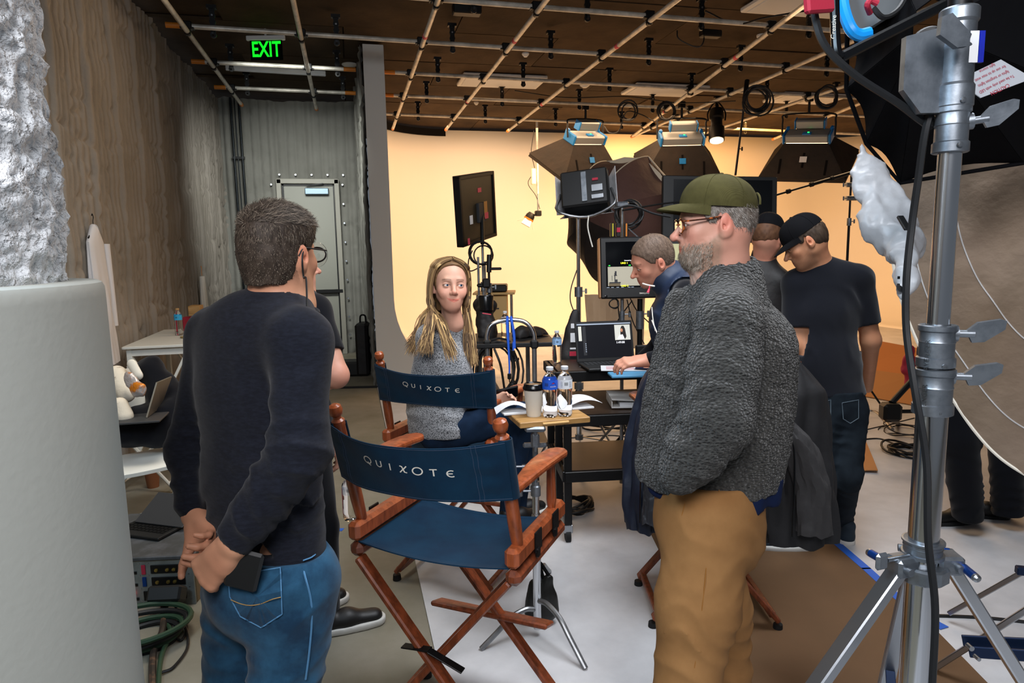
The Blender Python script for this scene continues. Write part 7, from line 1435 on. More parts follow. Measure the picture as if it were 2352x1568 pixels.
MB().box(PP(.04, .14, .02), (.06, .035, .003), RP).build('pink_tape_mark', 'pink_tape', t); MB().box(PP(.08, -.07, .053), (.06, .05, .003), RP).build('pink_tape_mark', 'pink_tape', t); MB().box(PP(-.22, -.24, .034), (.03, .05, .003), RP).build('pink_tape_mark', 'pink_tape', t); MB().box(PP(-.13, -.08, .02), (.05, .07, .002), RP).build('white_mark', 'paper', t)
MB().tube(PP(.04, -.06, .03), W(1108, 560, 5.45), .016).build('mount_arm', 'black_metal', t); coil(W(1108, 582, 5.4), .09, 4, 'cable coil under the flat panel light', .006); cable([W(1085, 575, 5.4), W(1076, 600, 5.4), W(1080, 622, 5.4), W(1105, 612, 5.4)], .005, 'thin cable dangling below the flat panel light')
t, V_ = stand('light_stand', 'dark equipment stand right of the blonde hair with a black cylinder clamp', 1122, 585, 5.0, m='black_metal', joints=(.6, .85), r=.014, yaw=50)
b = MB(); b.tube(W(1124, 585, 4.98), W(1123, 625, 4.98), .019); b.build('battery_grip', 'black_metal', t); b = MB(); b.box(W(1138, 617, 4.98), (.09, .04, .02), frame(10), .006); b.box(W(1117, 650, 4.98), (.06, .05, .07), frame(10), .01); b.box(W(1103, 655, 4.98), (.05, .04, .03), frame(10), .01); b.build('clamps', 'black_metal', t, kind='stuff')
for x_ in (1098, 1113): t, V_ = stand('light_stand', 'thin steel stand left in the group behind the blonde woman' if x_ == 1098 else 'thin steel stand right in the group behind the blonde woman', x_, 590 if x_ == 1098 else 600, 5.2 if x_ == 1098 else 5.6, joints=(.6,), r=.011, yaw=x_)
# beige drawer desk behind
c = W(1137, 705, 6.9); t = thing('drawer_cart', 'beige drawer cart on thin legs behind the equipment cart', 'cart', c * [1, 1, 0]); mat('beige_metal', '#c9a66c', .5); MB().box(c, (.26, .35, .25), frame(15), .006).build('drawer_box', 'beige_metal', t); MB().box(c + UP * .15, (.42, .42, .02), frame(15), .003).build('top', 'beige_metal', t); MB().box(c + UP * .20, (.26, .3, .07), frame(15), .01).build('black_tray', 'black_plastic', t); MB().box(c - frame(15)[1] * .178, (.10, .01, .012), frame(15)).build('handle', 'dark_grey', t)
for a in (-1, 1):
    for b_ in (-1, 1): p = c + frame(15)[0] * .17 * a + frame(15)[1] * .15 * b_; MB().tube(p + UP * .15, p * [1, 1, 0] + UP * .01, .010).build('leg', 'steel_tube', t)
# rolling equipment cart: tube arch handle, bags, straps
dC = 4.55; c = W(1172, 790, dC); RQ = frame(10); t = thing('equipment_cart', 'tube framed equipment cart with arched chrome handle behind the front bottles', 'cart', c * [1, 1, 0]); hx0, hx1 = W(1119, 790, dC), W(1227, 790, dC)
arch = [hx0 * [1, 1, 0] + UP * .10, hx0, W(1119, 768, dC), W(1127, 748, dC), W(1148, 737, dC), W(1172, 734, dC), W(1200, 737, dC), W(1218, 750, dC), W(1227, 770, dC), hx1, hx1 * [1, 1, 0] + UP * .10]
b = MB(); b.pipe(arch[1:-1], .015, 12, 5); b.build('arch_handle', 'chrome', t)
for p in (hx0, hx1):
    MB().tube(p * [1, 1, 0] + UP * .12, p, .017).build('front_post', 'steel_tube', t); MB().tube(p * [1, 1, 0] + RQ[1] * .55 + UP * .12, p + RQ[1] * .55, .017).build('rear_post', 'steel_tube', t); MB().box(p, (.055, .055, .06), RQ, .012).build('post_clamp', 'black_plastic', t)
    for o_ in (0, .55): MB().tube(p * [1, 1, 0] + RQ[1] * o_ + UP * .055 - HR * .02, p * [1, 1, 0] + RQ[1] * o_ + UP * .055 + HR * .02, .055, n=20).build('wheel', 'rubber', t)
for z in (hx0[2] - .01, .30): cc_ = mixr(hx0, hx1, .5) + RQ[1] * .28; MB().box(np.array([cc_[0], cc_[1], z]), (.62 if z > .5 else .5, .60, .03), RQ, .005).build('deck', 'black_plastic', t)
b = MB(); b.box(W(1100, 792, 4.6), (.30, .03, .05), RQ, .004); b.build('side_shelf', 'black_metal', t)
def lumps(name, label, cat, caps, m, flr=None, seed=1, h=.008, am=.02, group=None):
    pts = [q for c_ in caps for q in (c_[0], c_[1])]; S = SDF(*bounds(pts, .17), h)
    for a_, b_, r0, r1 in caps: S.cap(a_, b_, r0, r1, .04)
    if flr is not None: S.half(np.array([0, 0, flr]), (0, 0, -1))
    t = thing(name, label, cat, np.mean([np.asarray(p_, float) for p_ in pts], 0), group); clothes('body', S, m, t, lambda P: -am * (vn(P, 16, seed) - .5) - am * .5 * (vn(P, 40, seed) - .5), band=.03); return t
zt = hx0[2]
t = lumps('camera_bag', 'black camera bag lying on the equipment cart behind the blue straps', 'bag', [(W(1195, 772, 4.8), W(1240, 775, 4.9), .06, .06), (W(1200, 760, 4.8), W(1238, 765, 4.9), .03, .04)], 'black_nylon', zt + .01, 2)
t = lumps('gear_bag', 'black gear bag with a red ribbon behind the blonde hair', 'bag', [(W(1112, 720, 4.9), W(1120, 765, 4.9), .06, .075), (W(1100, 700, 5.0), W(1125, 700, 4.9), .05, .05)], 'black_nylon', None, 4); MB().beam(W(1108, 719, 4.72), W(1128, 722, 4.72), .015, .006).build('ribbon', 'pink_tape', t)
t = MB().lathe(W(1117, 712, 4.85), UP, [(0, .05), (.1, .055), (.11, .05)], 16).build('lens_case', 'black_gloss'); tag(t, 'round black lens case on top of the gear bag', 'case')
bottle(np.array([*W(1161, 778, 4.75)[:2], zt + .01]), 'clear water bottle on the equipment cart behind the blue straps', h=.19, r=.03, labc='label_white')
mat('strap_blue', '#1457c9', .6)
t = thing('bungee_straps', 'two blue bungee straps with black hooks hanging over the arched handle', 'strap', W(1172, 740, dC))
for (xs, ye, sm) in (((1163, 1166, 1168, 1170), 868, 0), ((1172, 1180, 1182, 1179), 815, 1)):
    o = MB().pipe([W(xs[0] + 5, 733, dC + .03), W(xs[0] + 2, 730, dC - .03), W(xs[1], 765, dC - .04), W(xs[2], 800, dC - .04), W(xs[3], ye - 30, dC - .04), W(xs[3], ye - 8, dC - .04)], [.008, .010, .010, .008, .006, .006], 6, 5).build('strap', 'strap_blue', t); b = MB(); e = W(xs[3], ye - 4, dC - .04); b.box(e, (.026, .012, .04), None, .004); b.pipe([e - UP * .02, e - UP * .04 + HR * .002, e - UP * .055 + HR * .018, e - UP * .045 + HR * .035, e - UP * .03 + HR * .034], .004, 6, 4); b.build('hook', 'black_metal', o)
coil(W(1145, 850, 4.6), .14, 6, 'black cable coil hanging from the equipment cart post', .007, HF, sq=1.4)
cable([W(1135, 800, 4.5), W(1150, 840, 4.5), W(1160, 900, 4.6), W(1170, 935, 4.8), onz(1180, 1000, .01)], .008, 'black cable running down from the equipment cart to the floor')
# flat dolly board on the floor beyond the cart
b = MB(); tag(MB().box(onz(1215, 925, .05), (.9, .5, .03), frame(35), .005).build('dolly_board', 'dark_grey'), 'dark flat dolly board on the floor beyond the equipment cart', 'board')
# ================================================================== big dark octagonal softbox and lamp head
cO = W(1440, 512, 6.0); axO = HR * .62 + HF * .78; axO /= np.linalg.norm(axO); xO = np.cross(axO, UP); xO /= np.linalg.norm(xO); yO = UP
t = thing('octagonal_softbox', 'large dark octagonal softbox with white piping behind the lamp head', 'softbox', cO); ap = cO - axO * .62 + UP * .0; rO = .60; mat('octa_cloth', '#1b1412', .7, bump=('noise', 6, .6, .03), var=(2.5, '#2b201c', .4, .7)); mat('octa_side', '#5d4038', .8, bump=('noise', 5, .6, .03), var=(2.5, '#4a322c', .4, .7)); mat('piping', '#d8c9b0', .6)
def oc(a, v): 
    r_ = rO * (math.sin(v * math.pi / 2)) ** .9 * (1 - .04 * math.sin(v * math.pi)); return ap + axO * .62 * (1 - math.cos(v * math.pi / 2)) + (xO * math.cos(a) * .9 + yO * math.sin(a)) * r_
for k in range(8):
    a0, a1 = math.radians(22.5 + 45 * k), math.radians(67.5 + 45 * k)
    def fn(u, v, a0=a0, a1=a1):
        p = mixr(oc(a0, v), oc(a1, v), u); m_ = (a0 + a1) / 2; return p - (xO * math.cos(m_) + yO * math.sin(m_)) * .035 * math.sin(u * math.pi) * v
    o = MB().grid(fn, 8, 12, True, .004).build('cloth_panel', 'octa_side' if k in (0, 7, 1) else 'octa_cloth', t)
b = MB()
for k in (0, 1): b.pipe([oc(math.radians(67.5 + 45 * k), v) * 1.0 - axO * .01 + UP * .004 for v in np.linspace(.25, 1, 14)], .005, 5)
b.pipe([oc(math.radians(22.5 + 45 * k), 1) for k in range(9)], .008, 6); b.build('piping', 'piping', t, kind='stuff')
b = MB(); b.grid(lambda u, v: ap + axO * (.60 - .03) + (xO * math.cos(u * 2 * math.pi) * .85 + yO * math.sin(u * 2 * math.pi)) * rO * .95 * v, 24, 4); b.build('diffusion_front', mat('diffusion', '#e9d8bd', .7, alpha=1), t)
t2, V_ = stand('light_stand', 'sturdy chrome stand carrying the boxy lamp head and softbox', 1328, 500, 4.75, m='chrome', joints=(.48, .72), r=.020, yaw=70)
c = W(1345, 440, 4.75); RH = frame(28, 20, 6); t = thing('lamp_head', 'boxy black lamp head with silver barn doors on a chrome stand', 'studio light', c); PH = lambda x, y, z: c + RH[0] * x + RH[1] * y + RH[2] * z
MB().box(c, (.33, .16, .27), RH, .012).build('housing', 'black_plastic', t); b = MB(); b.box(PH(-.0, -.085, 0), (.035, .01, .22), RH); b.build('vent_strip', 'cast_metal', t); b = MB(); b.box(PH(.09, -.085, -.02), (.08, .008, .05), RH, .002); b.box(PH(.09, -.085, -.085), (.09, .012, .035), RH, .004); b.build('control_panel', 'dull_chrome', t, kind='stuff'); MB().box(PH(.08, -.085, .045), (.04, .004, .018), RH).build('red_badge', 'red_strap', t)
b = MB(); quadp(b, PH(-.16, .08, -.12), PH(.16, .08, -.12), PH(.19, -.02, -.19), PH(-.19, -.02, -.19)); b.build('barn_door', 'chrome', t); b = MB(); quadp(b, PH(.16, .08, -.12), PH(.16, .08, .12), PH(.22, -.03, .15), PH(.22, -.03, -.16)); b.build('barn_door', 'silver_cloth', t); b = MB(); quadp(b, PH(-.16, .08, -.12), PH(-.16, .08, .12), PH(-.21, -.02, .14), PH(-.21, -.02, -.16)); b.build('barn_door', 'silver_cloth', t); b = MB(); quadp(b, PH(-.16, .08, .12), PH(.16, .08, .12), PH(.17, .02, .15), PH(-.17, .02, .15)); b.build('barn_door', 'dull_chrome', t)
b = MB(); b.pipe([PH(.18, 0, 0), PH(.20, -.05, -.14), PH(0, -.02, -.20), PH(-.20, -.05, -.14), PH(-.18, 0, 0)], .010, 8, 4); b.build('yoke', 'steel_tube', t)
cable([W(1352, 495, 4.6), W(1350, 520, 4.6), W(1355, 545, 4.6), W(1361, 567, 4.6)], .005, 'short white cord hanging below the boxy lamp head', 'print_white')
cable([W(1325, 620, 4.7), W(1312, 660, 4.7), W(1310, 690, 4.7), W(1318, 715, 4.7)], .004, 'thin black cord along the chrome stand left of the monitor')
t = thing('hanging_tool_bag', 'narrow black tool bag with white labels hanging on the chrome stand', 'bag', W(1318, 780, 4.55)); S = SDF(*bounds([W(1318, 715, 4.5), W(1310, 840, 4.5)], .14), .008); S.chain([W(1322, 718, 4.5), W(1316, 770, 4.5), W(1308, 825, 4.5)], [.03, .055, .085], .03, flat=(HF, .5)); clothes('bag', S, 'black_nylon', t, lambda P: -.012 * (vn(P, 16, 3) - .5))
for (x, y, w_, h_, m_) in ((1320, 748, .05, .03, 'paper'), (1318, 775, .045, .06, 'paper'), (1318, 800, .05, .01, 'paper'), (1316, 812, .045, .03, 'red_strap')): MB().box(W(x, y, 4.40), (w_, .004, h_), frame(12)).build('patch', m_, t)
def cloth_sheet(name, P4, m, label, cat, amp=.02, fr=5, th=.004, nu=24, nv=24, seed=0):
    A, B, C, D = [np.asarray(p, float) for p in P4]; n = np.cross(B - A, D - A); n /= np.linalg.norm(n)
    def fn(u, v): return (A * (1 - u) + B * u) * (1 - v) + (D * (1 - u) + C * u) * v + n * amp * (math.sin(u * fr * 6.28 + v * 2 + seed) * .6 + math.sin(u * fr * 2.7 + v * 5 + seed) * .4)
    o = MB().grid(fn, nu, nv, True, th).build(name, m); tag(o, label, cat); return o
mat('sheer_cloth', '#cfae8c', .85, bump=('noise', 8, .5, .02)); cloth_sheet('diffusion_cloth', [W(1343, 676, 5.6), W(1482, 676, 5.6), W(1478, 800, 5.6), W(1352, 800, 5.6)], 'sheer_cloth', 'pale diffusion cloth hanging behind the cart laptop', 'cloth')
# ================================================================== monitors
def monitor(label, tl, tr, bl, br, d, dd, side='tan_side', name='monitor'):
    A, B, C, D = W(*tl, d), W(*tr, d + dd), W(*br, d + dd), W(*bl, d); c = (A + B + C + D) / 4; ux = B - A + C - D; w_ = np.linalg.norm(ux) / 2; ux /= 2 * w_; uy = A - D + B - C; uy -= ux * (uy @ ux); h_ = np.linalg.norm(uy) / 2; uy /= 2 * h_; un = np.cross(ux, uy); un = un if un @ HF < 0 else -un; R = np.array([ux, uy, un]); t = thing(name, label, 'monitor', c); P = lambda x, y, z=0: c + ux * x * w_ / 2 + uy * y * h_ / 2 + un * z
    return t, P, R, w_, h_, c, ux, uy, un
t, P, R, w_, h_, c, ux, uy, un = monitor('field monitor showing a grey picture with yellow readouts, on the cart stand', (1377, 546), (1560, 540), (1381, 685), (1560, 683), 4.4, .0)
MB().box(P(0, 0, -.02), (w_, h_, .045), R, .008).build('housing', 'black_plastic', t); MB().box(P(-1.0, 0, -.035), (.022, h_ * .98, .06), R, .006).build('side_rail', mat('tan_side', '#a5744a', .5), t)
scr = MB().box(P(0.02, .10, .0035), (w_ * .88, h_ * .74, .004), R).build('screen', 'screen_black', t)
mp = lambda x, y, z=.0065: c + (un * z) + ux * ((x - 1469) / 1540 * 4.4) - uy * ((y - 613) / 1540 * 4.4)
def mrect(x0, y0, x1, y1, m, nm, z=.0065, par=None): b = MB(); b.add([mp(x0, y1, z), mp(x1, y1, z), mp(x1, y0, z), mp(x0, y0, z)], [(0, 1, 2, 3)]); return b.build(nm, m, par or scr)
mat('mon_grey', '#8f8a7a', .5, emit=('#a49e8c', .55)); mrect(1395, 611, 1536, 655, 'mon_grey', 'picture'); mrect(1397, 648, 1423, 655, mat('mon_brown', '#5a4c34', .5, emit=('#5a4c34', .4)), 'picture_detail', .0068)
b = MB()
for x0, y0, x1, y1 in ((1398, 646, 1424, 649), (1410, 625, 1412, 646), (1409, 630, 1416, 632), (1411, 621, 1415, 630), (1404, 631, 1405, 643), (1412, 640, 1417, 646)): b.add([mp(x0, y1, .007), mp(x1, y1, .007), mp(x1, y0, .007), mp(x0, y0, .007)], [(0, 1, 2, 3)])
b.build('picture_silhouette', 'scr_dark', scr, kind='stuff')
for s_, x, y, sz, m_ in (('UMD 1', 1433, 603, .016, 'scr_yellow'), ('UMD 3', 1433, 655, .016, 'scr_yellow'), ('Composed by', 1441, 597, .008, 'scr_white')): put_text('readout', s_, sz, lambda a, b_, z, x=x, y=y: mp(x, y, .0072) + ux * a + uy * b_, m_, scr, 0, bold=.0003)
mrect(1397, 607, 1401, 609, 'scr_green', 'green_mark'); mrect(1443, 607, 1448, 609, 'scr_green', 'green_mark'); b = MB()
for x in (1392, 1402, 1414, 1425, 1440, 1448, 1470): b.add([mp(x, 659, .0068), mp(x + 6, 659, .0068), mp(x + 6, 657.5, .0068), mp(x, 657.5, .0068)], [(0, 1, 2, 3)])
b.build('footer_marks', 'scr_bar', scr, kind='stuff'); put_text('brand_lettering', 'SMALLHD', .015, lambda a, b_, z: mp(1478, 673, .0045) + ux * a + uy * b_, 'print_white', t, 0, bold=.0002)
MB().lathe(mp(1390, 678, .002), un, [(0, .010), (.006, .009), (.007, .004)], 16).build('dial', 'black_gloss', t); b = MB()
for i in range(4):
    for j in range(2): b.box(mp(1402 + 4.5 * i, 675.5 + 4 * j, .004), (.006, .005, .003), R)
b.build('buttons', 'dark_grey', t, kind='stuff')
for (px_, lab, m_, rr) in ((1470, 'black stand under the field monitor', 'black_metal', .018), (1429, 'thin steel stand post left of the field monitor stand', 'steel_tube', .012)):
    c_ = W(px_, 686, 4.46); V_ = lambda z: np.array([c_[0], c_[1], z]); t = thing('monitor_stand', lab, 'stand', V_(0)); MB().tube(V_(.03), V_(c_[2]), rr, n=14).build('pole', m_, t)
    b = MB(); b.lathe(V_(1.10), UP, [(0, rr * 1.5), (.12, rr * 1.5)], 14); knob(b, V_(1.2) + HR * rr, HR, .8); b.build('collar', 'cast_metal', t)
    for k in range(3): a = math.radians(30 + k * 120); MB().tube(V_(.5), V_(.012) + np.array([math.cos(a), math.sin(a), 0]) * .4, .009, n=8).build('leg', m_, t)
for i, (a, b_) in enumerate((((1418, 690), (1445, 800)), ((1440, 688), (1480, 790)), ((1448, 686), (1490, 740)), ((1452, 690), (1400, 780)))): cable([W(*a, 4.42), W((a[0] + b_[0]) / 2 - 6, (a[1] + b_[1]) / 2, 4.5), W(*b_, 4.52)], .004, ('thin black cable hanging left under the field monitor', 'thin black cable hanging centrally under the field monitor', 'thin black cable hanging right under the field monitor', 'thin black cable slanting left under the field monitor')[i], grp=None)
coil(W(1411, 698, 4.42), .03, 2, 'small cable loop under the left end of the field monitor', .004); coil(W(1443, 492, 4.6), .085, 5, 'black cable coil hanging above the field monitor', .007)
cable([W(1410, 480, 4.4), W(1450, 472, 4.4), W(1500, 490, 4.4), W(1540, 498, 4.4)], .008, 'black cable running from the coil to the television'); cable([W(1430, 483, 4.5), W(1520, 468, 4.7), W(1580, 462, 4.8)], .007, 'upper black cable running toward the television')
c_ = W(1429, 470, 4.55); t = thing('grip_arm_stand', 'chrome grip post with clamp above the field monitor', 'stand', c_ * [1, 1, 0]); MB().tube(c_ * [1, 1, 0], c_ + UP * .02, .011).build('post', 'chrome', t); MB().box(c_ + UP * .0, (.09, .05, .04), frame(10), .01).build('clamp', 'cast_metal', t); MB().beam(c_ - UP * .12, c_ - UP * .12 + HR * .22 - UP * .2, .008, .008).build('arm', 'chrome', t)
for i, (x, m_, lb) in enumerate(((1406, 'yellow_pack', 'narrow yellow battery pack on top of the field monitor'), (1419, 'red_strap', 'battery pack with red and black label beside the chrome post'), (1437, 'orange_cap', 'battery pack with orange edge beside the chrome post'))): mat('yellow_pack', '#a89a1c', .5); tt = thing('battery_pack', lb, 'battery', W(x, 528, 4.5)); MB().box(W(x, 528, 4.5), (.028, .05, .09), frame(12), .004).build('case', 'black_plastic', tt); MB().box(W(x, 528, 4.5) - frame(12)[1] * .027, (.010 if i != 1 else .024, .003, .085 if i != 1 else .03), frame(12)).build('label', m_, tt)
# black television seen from behind, and the second small screen
t, P, R, w_, h_, c, ux, uy, un = monitor('large black television on a stand behind the man in the olive cap', (1519, 406), (1782, 405), (1521, 552), (1782, 560), 4.9, .0, name='television')
MB().box(P(0, 0, 0), (w_, h_, .045), R, .006).build('housing', 'black_plastic', t); MB().box(P(.05, .02, .024), (w_ * .86, h_ * .86, .004), R).build('screen', mat('tv_screen', '#07090d', .25), t); MB().tube(P(.2, -1, 0), P(.2, -1, 0) * [1, 1, 0] + UP * .03, .03).build('stand_pole', 'black_metal', t); MB().box(P(.2, 0, 0) * [1, 1, 0] + UP * .02, (.7, .4, .03), frame(13), .01).build('stand_base', 'black_metal', t)
t, P, R, w_, h_, c, ux, uy, un = monitor('small second monitor with a pale screen behind the bent man', (1508, 548), (1596, 548), (1508, 640), (1596, 640), 4.2, .0)
MB().box(P(0, 0, -.015), (w_, h_, .03), R, .005).build('housing', 'black_plastic', t); MB().box(P(-.12, .02, .002), (w_ * .62, h_ * .72, .004), R).build('screen', mat('pale_screen', '#a3a07a', .4, emit=('#a3a07a', .45)), t); MB().tube(P(0, -1, -.02), P(0, -1, -.02) * [1, 1, 0], .014).build('stand_pole', 'black_metal', t)
# boom pole and its stand
t, V_ = stand('boom_stand', 'black double stand holding the long boom pole against the orange wall', 1956, 392, 6.2, m='black_metal', joints=(.62, .80), r=.014, yaw=80); b = MB()
for y in (424, 455): p = W(1956, y, 6.2); b.tube(p - HR * .05, p + HR * .06, .022); knob(b, p + HR * .04, HR, 1.0); knob(b, p - HR * .04, -HR, .7)
b.build('grip_heads', 'cast_metal', t, kind='stuff'); p0, p1 = W(1775, 450, 6.0), W(1985, 388, 6.25); t = thing('boom_pole', 'long black telescopic boom pole slanting up to the right', 'pole', mixr(p0, p1, .5)); MB().tube(p0, mixr(p0, p1, .4), .009).build('thin_section', 'black_metal', t); MB().tube(mixr(p0, p1, .4), p1, .016).build('thick_section', 'black_metal', t); b = MB()
for q in (.15, .40, .62): b.tube(mixr(p0, p1, q), mixr(p0, p1, q + .03), .021)
b.build('locks', 'rubber', t, kind='stuff')
# ================================================================== right foreground: big stand, softbox, hanging diffusion
sp = W(2110, 1400, 1.4); BX, BY = sp[0], sp[1]; bV = lambda z: np.array([BX, BY, z]); Zb = lambda y: ony(2120, y, BY)[2]
def Zat(y):   # height on the stand's axis that shows at picture row y
    lo, hi = 0., 3.2
    for _ in range(40):
        m_ = (lo + hi) / 2; v = M3.T @ (bV(m_) - C0); yy = CY - F * v[1] / -v[2]
        if yy > y: lo = m_
        else: hi = m_
    return lo
root = thing('combo_stand', 'tall chrome combo stand with blue pins holding the big softbox at right', 'stand', bV(0))
r1_, r2_, r3_ = .0285, .0215, .0165
MB().tube(bV(.10), bV(Zat(935)), r1_, n=32).build('lower_column', 'chrome', root); MB().tube(bV(Zat(935)), bV(Zat(745)), r2_ * 1.02, n=32).build('middle_column', 'chrome', root); MB().tube(bV(Zat(760)), bV(Zat(330)), r2_ * .95, n=32).build('upper_column', 'chrome', root)
def casting(y0, y1, r, name='collar', par=None):
    z0, z1 = Zat(y0), Zat(y1); L_ = z1 - z0; return MB().lathe(bV(z0), UP, [(0, r), (L_ * .02, r * 1.10), (L_ * .22, r * 1.10), (L_ * .25, r * .99), (L_ * .58, r * .99), (L_ * .60, r * 1.03), (L_ * .63, r * .99), (L_ * .84, r * .99), (L_ * .87, r * 1.10), (L_ * .98, r * 1.10), (L_, r)], 32).build(name, 'cast_metal', par or root)
def wing(y, par, ax=None, k=1.0):
    """lever: short shaft and a flat kite-shaped wing"""
    p = bV(Zat(y)); d = HR * .92 - HF * .38 if ax is None else ax; d = d / np.linalg.norm(d); b = MB(); b.tube(p + d * .02, p + d * .062 * k, .0075 * k, n=12); b.tube(p + d * .024, p + d * .034, .016 * k, n=14); q = p + d * .062 * k; R_ = np.array([d * .55 + UP * .83, np.cross(d * .55 + UP * .83, HF), HF * .9]); x_ = (d * .8 + UP * .6) * k; y_ = UP * k
    poly = [(-.012, .010), (-.008, -.016), (.012, -.020), (.050, -.004), (.056, .012), (.048, .018), (.010, .022)]; X_ = d * .86 + UP * .25; X_ /= np.linalg.norm(X_); Y_ = np.cross(HF * -1, X_); Z_ = np.cross(X_, Y_); b.prism([(x * k, y_ * k) for x, y_ in poly], .010 * k, q, np.array([X_, Y_, Z_])); return b.build('wing_lever', 'cast_metal', par)
c1 = casting(950, 845, .0335); wing(862, c1, HR * .9 - HF * .3); c2 = casting(842, 745, .0315); wing(765, c2, HR * .9 - HF * .3)
c3 = casting(352, 245, .0285); wing(285, c3, HR * .95 - HF * .3 + UP * .1, .95); c4 = casting(250, 20, .0300, 'head_casting')
for (c_, y) in ((c1, 940), (c2, 835), (c3, 337), (c4, 238)): MB().lathe(bV(Zat(y)) + (-HF * .034 - HR * .004), -HF, [(0, .0055), (.002, .005), (.0025, .002)], 12).build('set_screw', 'dull_chrome', c_)
for (c_, y, s_) in ((c1, 912, 'STEEL'), (c2, 812, 'STEEL')):
    rr = .0355; z_ = Zat(y); put_text('cast_lettering', 'AVENGER', .014, lambda a, b_, z, z_=z_, rr=rr: bV(z_ + a) - HF * (rr * math.cos(1.0 + b_ / rr)) - HR * (rr * math.sin(1.0 + b_ / rr)), 'dull_chrome', c_, .0004)
# base casting, legs with blue pins
zk = Zat(1290); bc_ = casting(1275, 1238, .036, 'base_casting'); b = MB(); b.lathe(bV(zk - .035), UP, [(0, .045), (.004, .05), (.03, .05), (.034, .045)], 10)
legs = [((1880, 1568), 1.36), ((2352, 1568), 1.40), ((2035, 1568), 1.75)]
hub = b.build('hub', 'cast_metal', root)
for i, ((ex, ey), d_) in enumerate(legs):
    e = W(ex, ey, d_); s_ = bV(zk); dr = (e - s_) * [1, 1, 0]; dr /= np.linalg.norm(dr); st = s_ + dr * .055 + UP * -.005; dd = e - st; e2 = st + dd * ((st[2] - .015) / (st[2] - e[2])); sd = np.cross(dr, UP); Rl = None
    o = MB().beam(st, e2, .034 if i != 1 else .03, .024, up=sd if False else UP, bev=.003).build('leg', 'dull_chrome' if i != 1 else 'chrome', root)
    b = MB(); b.box(s_ + dr * .05, (.045, .05, .04), np.array([sd, dr, UP]), .006); b.tube(s_ + dr * .06 - sd * .035, s_ + dr * .06 + sd * .035, .008, n=12); b.build('leg_bracket', 'cast_metal', hub, kind='stuff')
    pn = MB(); pn.tube(s_ + dr * .07 + sd * .02 - UP * .0, s_ + dr * .07 + sd * .062, .0085, n=14); pn.build('blue_pin', 'blue_anodized', hub); MB().lathe(s_ + dr * .07 + sd * .062, sd, [(0, .0085), (.006, .008), (.010, .004)], 12).build('pin_tip', 'dull_chrome', hub)
    z_l = mixr(st, e2, .42); cz = bV(max(z_l[2] - .28, .10)); MB().beam(z_l, cz, .022, .006, bev=.001).build('brace', 'blue_anodized' if i != 2 else mat('dark_blue_metal', '#14243f', .4, .6), o)
b = MB(); p = bV(zk + .02); d_ = -HR * .9 - HF * .3; b.tube(p + d_ * .04, p + d_ * .10, .005); b.build('knob_shaft', 'dull_chrome', hub); MB().box(p + d_ * .115, (.03, .012, .036), np.array([d_ / np.linalg.norm(d_), np.cross(UP, d_ / np.linalg.norm(d_)), UP]), .006).build('wing_knob', 'cast_metal', hub)
# grip head plate at the top
z0, z1 = Zat(240), Zat(70); pl = bV((z0 + z1) / 2) - HR * .055 + HF * .0; b = MB(); hgt = z1 - z0; b.prism([(-.045, hgt * .42), (.03, hgt * .55), (.03, -hgt * .62), (-.01, -hgt * .62), (-.045, -hgt * .30)], .016, pl, np.array([HR, UP, -HF])); b.build('grip_plate', 'cast_metal', c4)
b = MB(); q_ = bV(Zat(95)) - HR * .045 - HF * .03; b.tube(q_, q_ - HF * .03, .006); b.prism([(-.03, .022), (-.032, -.008), (.0, -.030), (.018, -.028), (.024, -.008), (-.012, .028)], .012, q_ - HF * .035, np.array([HR, UP, -HF])); b.build('wing_lever', 'cast_metal', c4)
MB().box(bV(Zat(118)) - HF * .0275 + HR * .012, (.016, .004, .055), np.array([HR, HF, UP])).build('barcode_sticker', 'paper', c4); MB().box(bV(Zat(118)) - HF * .0265 + HR * .026, (.010, .006, .055), np.array([HR, HF, UP])).build('blue_sticker', mat('sticker_blue', '#16249a', .4), c4)
MB().tube(bV(Zat(60)), bV(Zat(-60)), .020, n=24).build('spigot', 'black_metal', root)
# black cable wrapped round the stand
cable([W(1868, -20, 1.25), W(1872, 40, 1.25), W(1895, 105, 1.25), W(1960, 170, 1.25), W(2060, 235, 1.27), W(2138, 290, 1.29), W(2118, 235, 1.28), W(2092, 150, 1.28), W(2108, 85, 1.28), W(2152, 70, 1.27), W(2173, 120, 1.27), W(2160, 205, 1.28), W(2128, 290, 1.28), W(2108, 420, 1.31), W(2094, 520, 1.33), W(2082, 640, 1.33), W(2082, 760, 1.33), W(2102, 900, 1.30), W(2128, 1060, 1.29), W(2132, 1240, 1.28), W(2148, 1400, 1.28), W(2140, 1600, 1.28)], .0072, 'thick black cable wrapped round the chrome combo stand', n=7)
# lamp head with blue corner at the top, black yoke
c = W(2010, -40, 1.62); R = frame(60, 35, -10); t = thing('studio_lamp', 'studio lamp with bright blue corner cut by the top edge', 'studio light', c); mat('bright_blue', '#0f8fe0', .35)
A_ = [W(1935, -60, 1.55), W(1936, 10, 1.52), W(1952, 62, 1.50), W(1972, 80, 1.5), W(1998, 76, 1.5)]; MB().pipe(A_, .0135, 10, 6).build('corner_guard', 'bright_blue', t)
b = MB(); quadp(b, W(1940, -80, 1.56), W(2200, -80, 1.75), W(2110, 10, 1.75), W(1990, 68, 1.56), .06); b.build('housing', 'lamp_grey', t); b = MB(); b.pipe([W(1916, -40, 1.44), W(1918, 60, 1.44), W(1922, 118, 1.44), W(1934, 132, 1.44)], .010, 10, 5); b.beam(W(1930, 132, 1.44), W(2170, 10, 1.5), .022, .022, bev=.004); b.build('yoke', 'black_gloss', t)
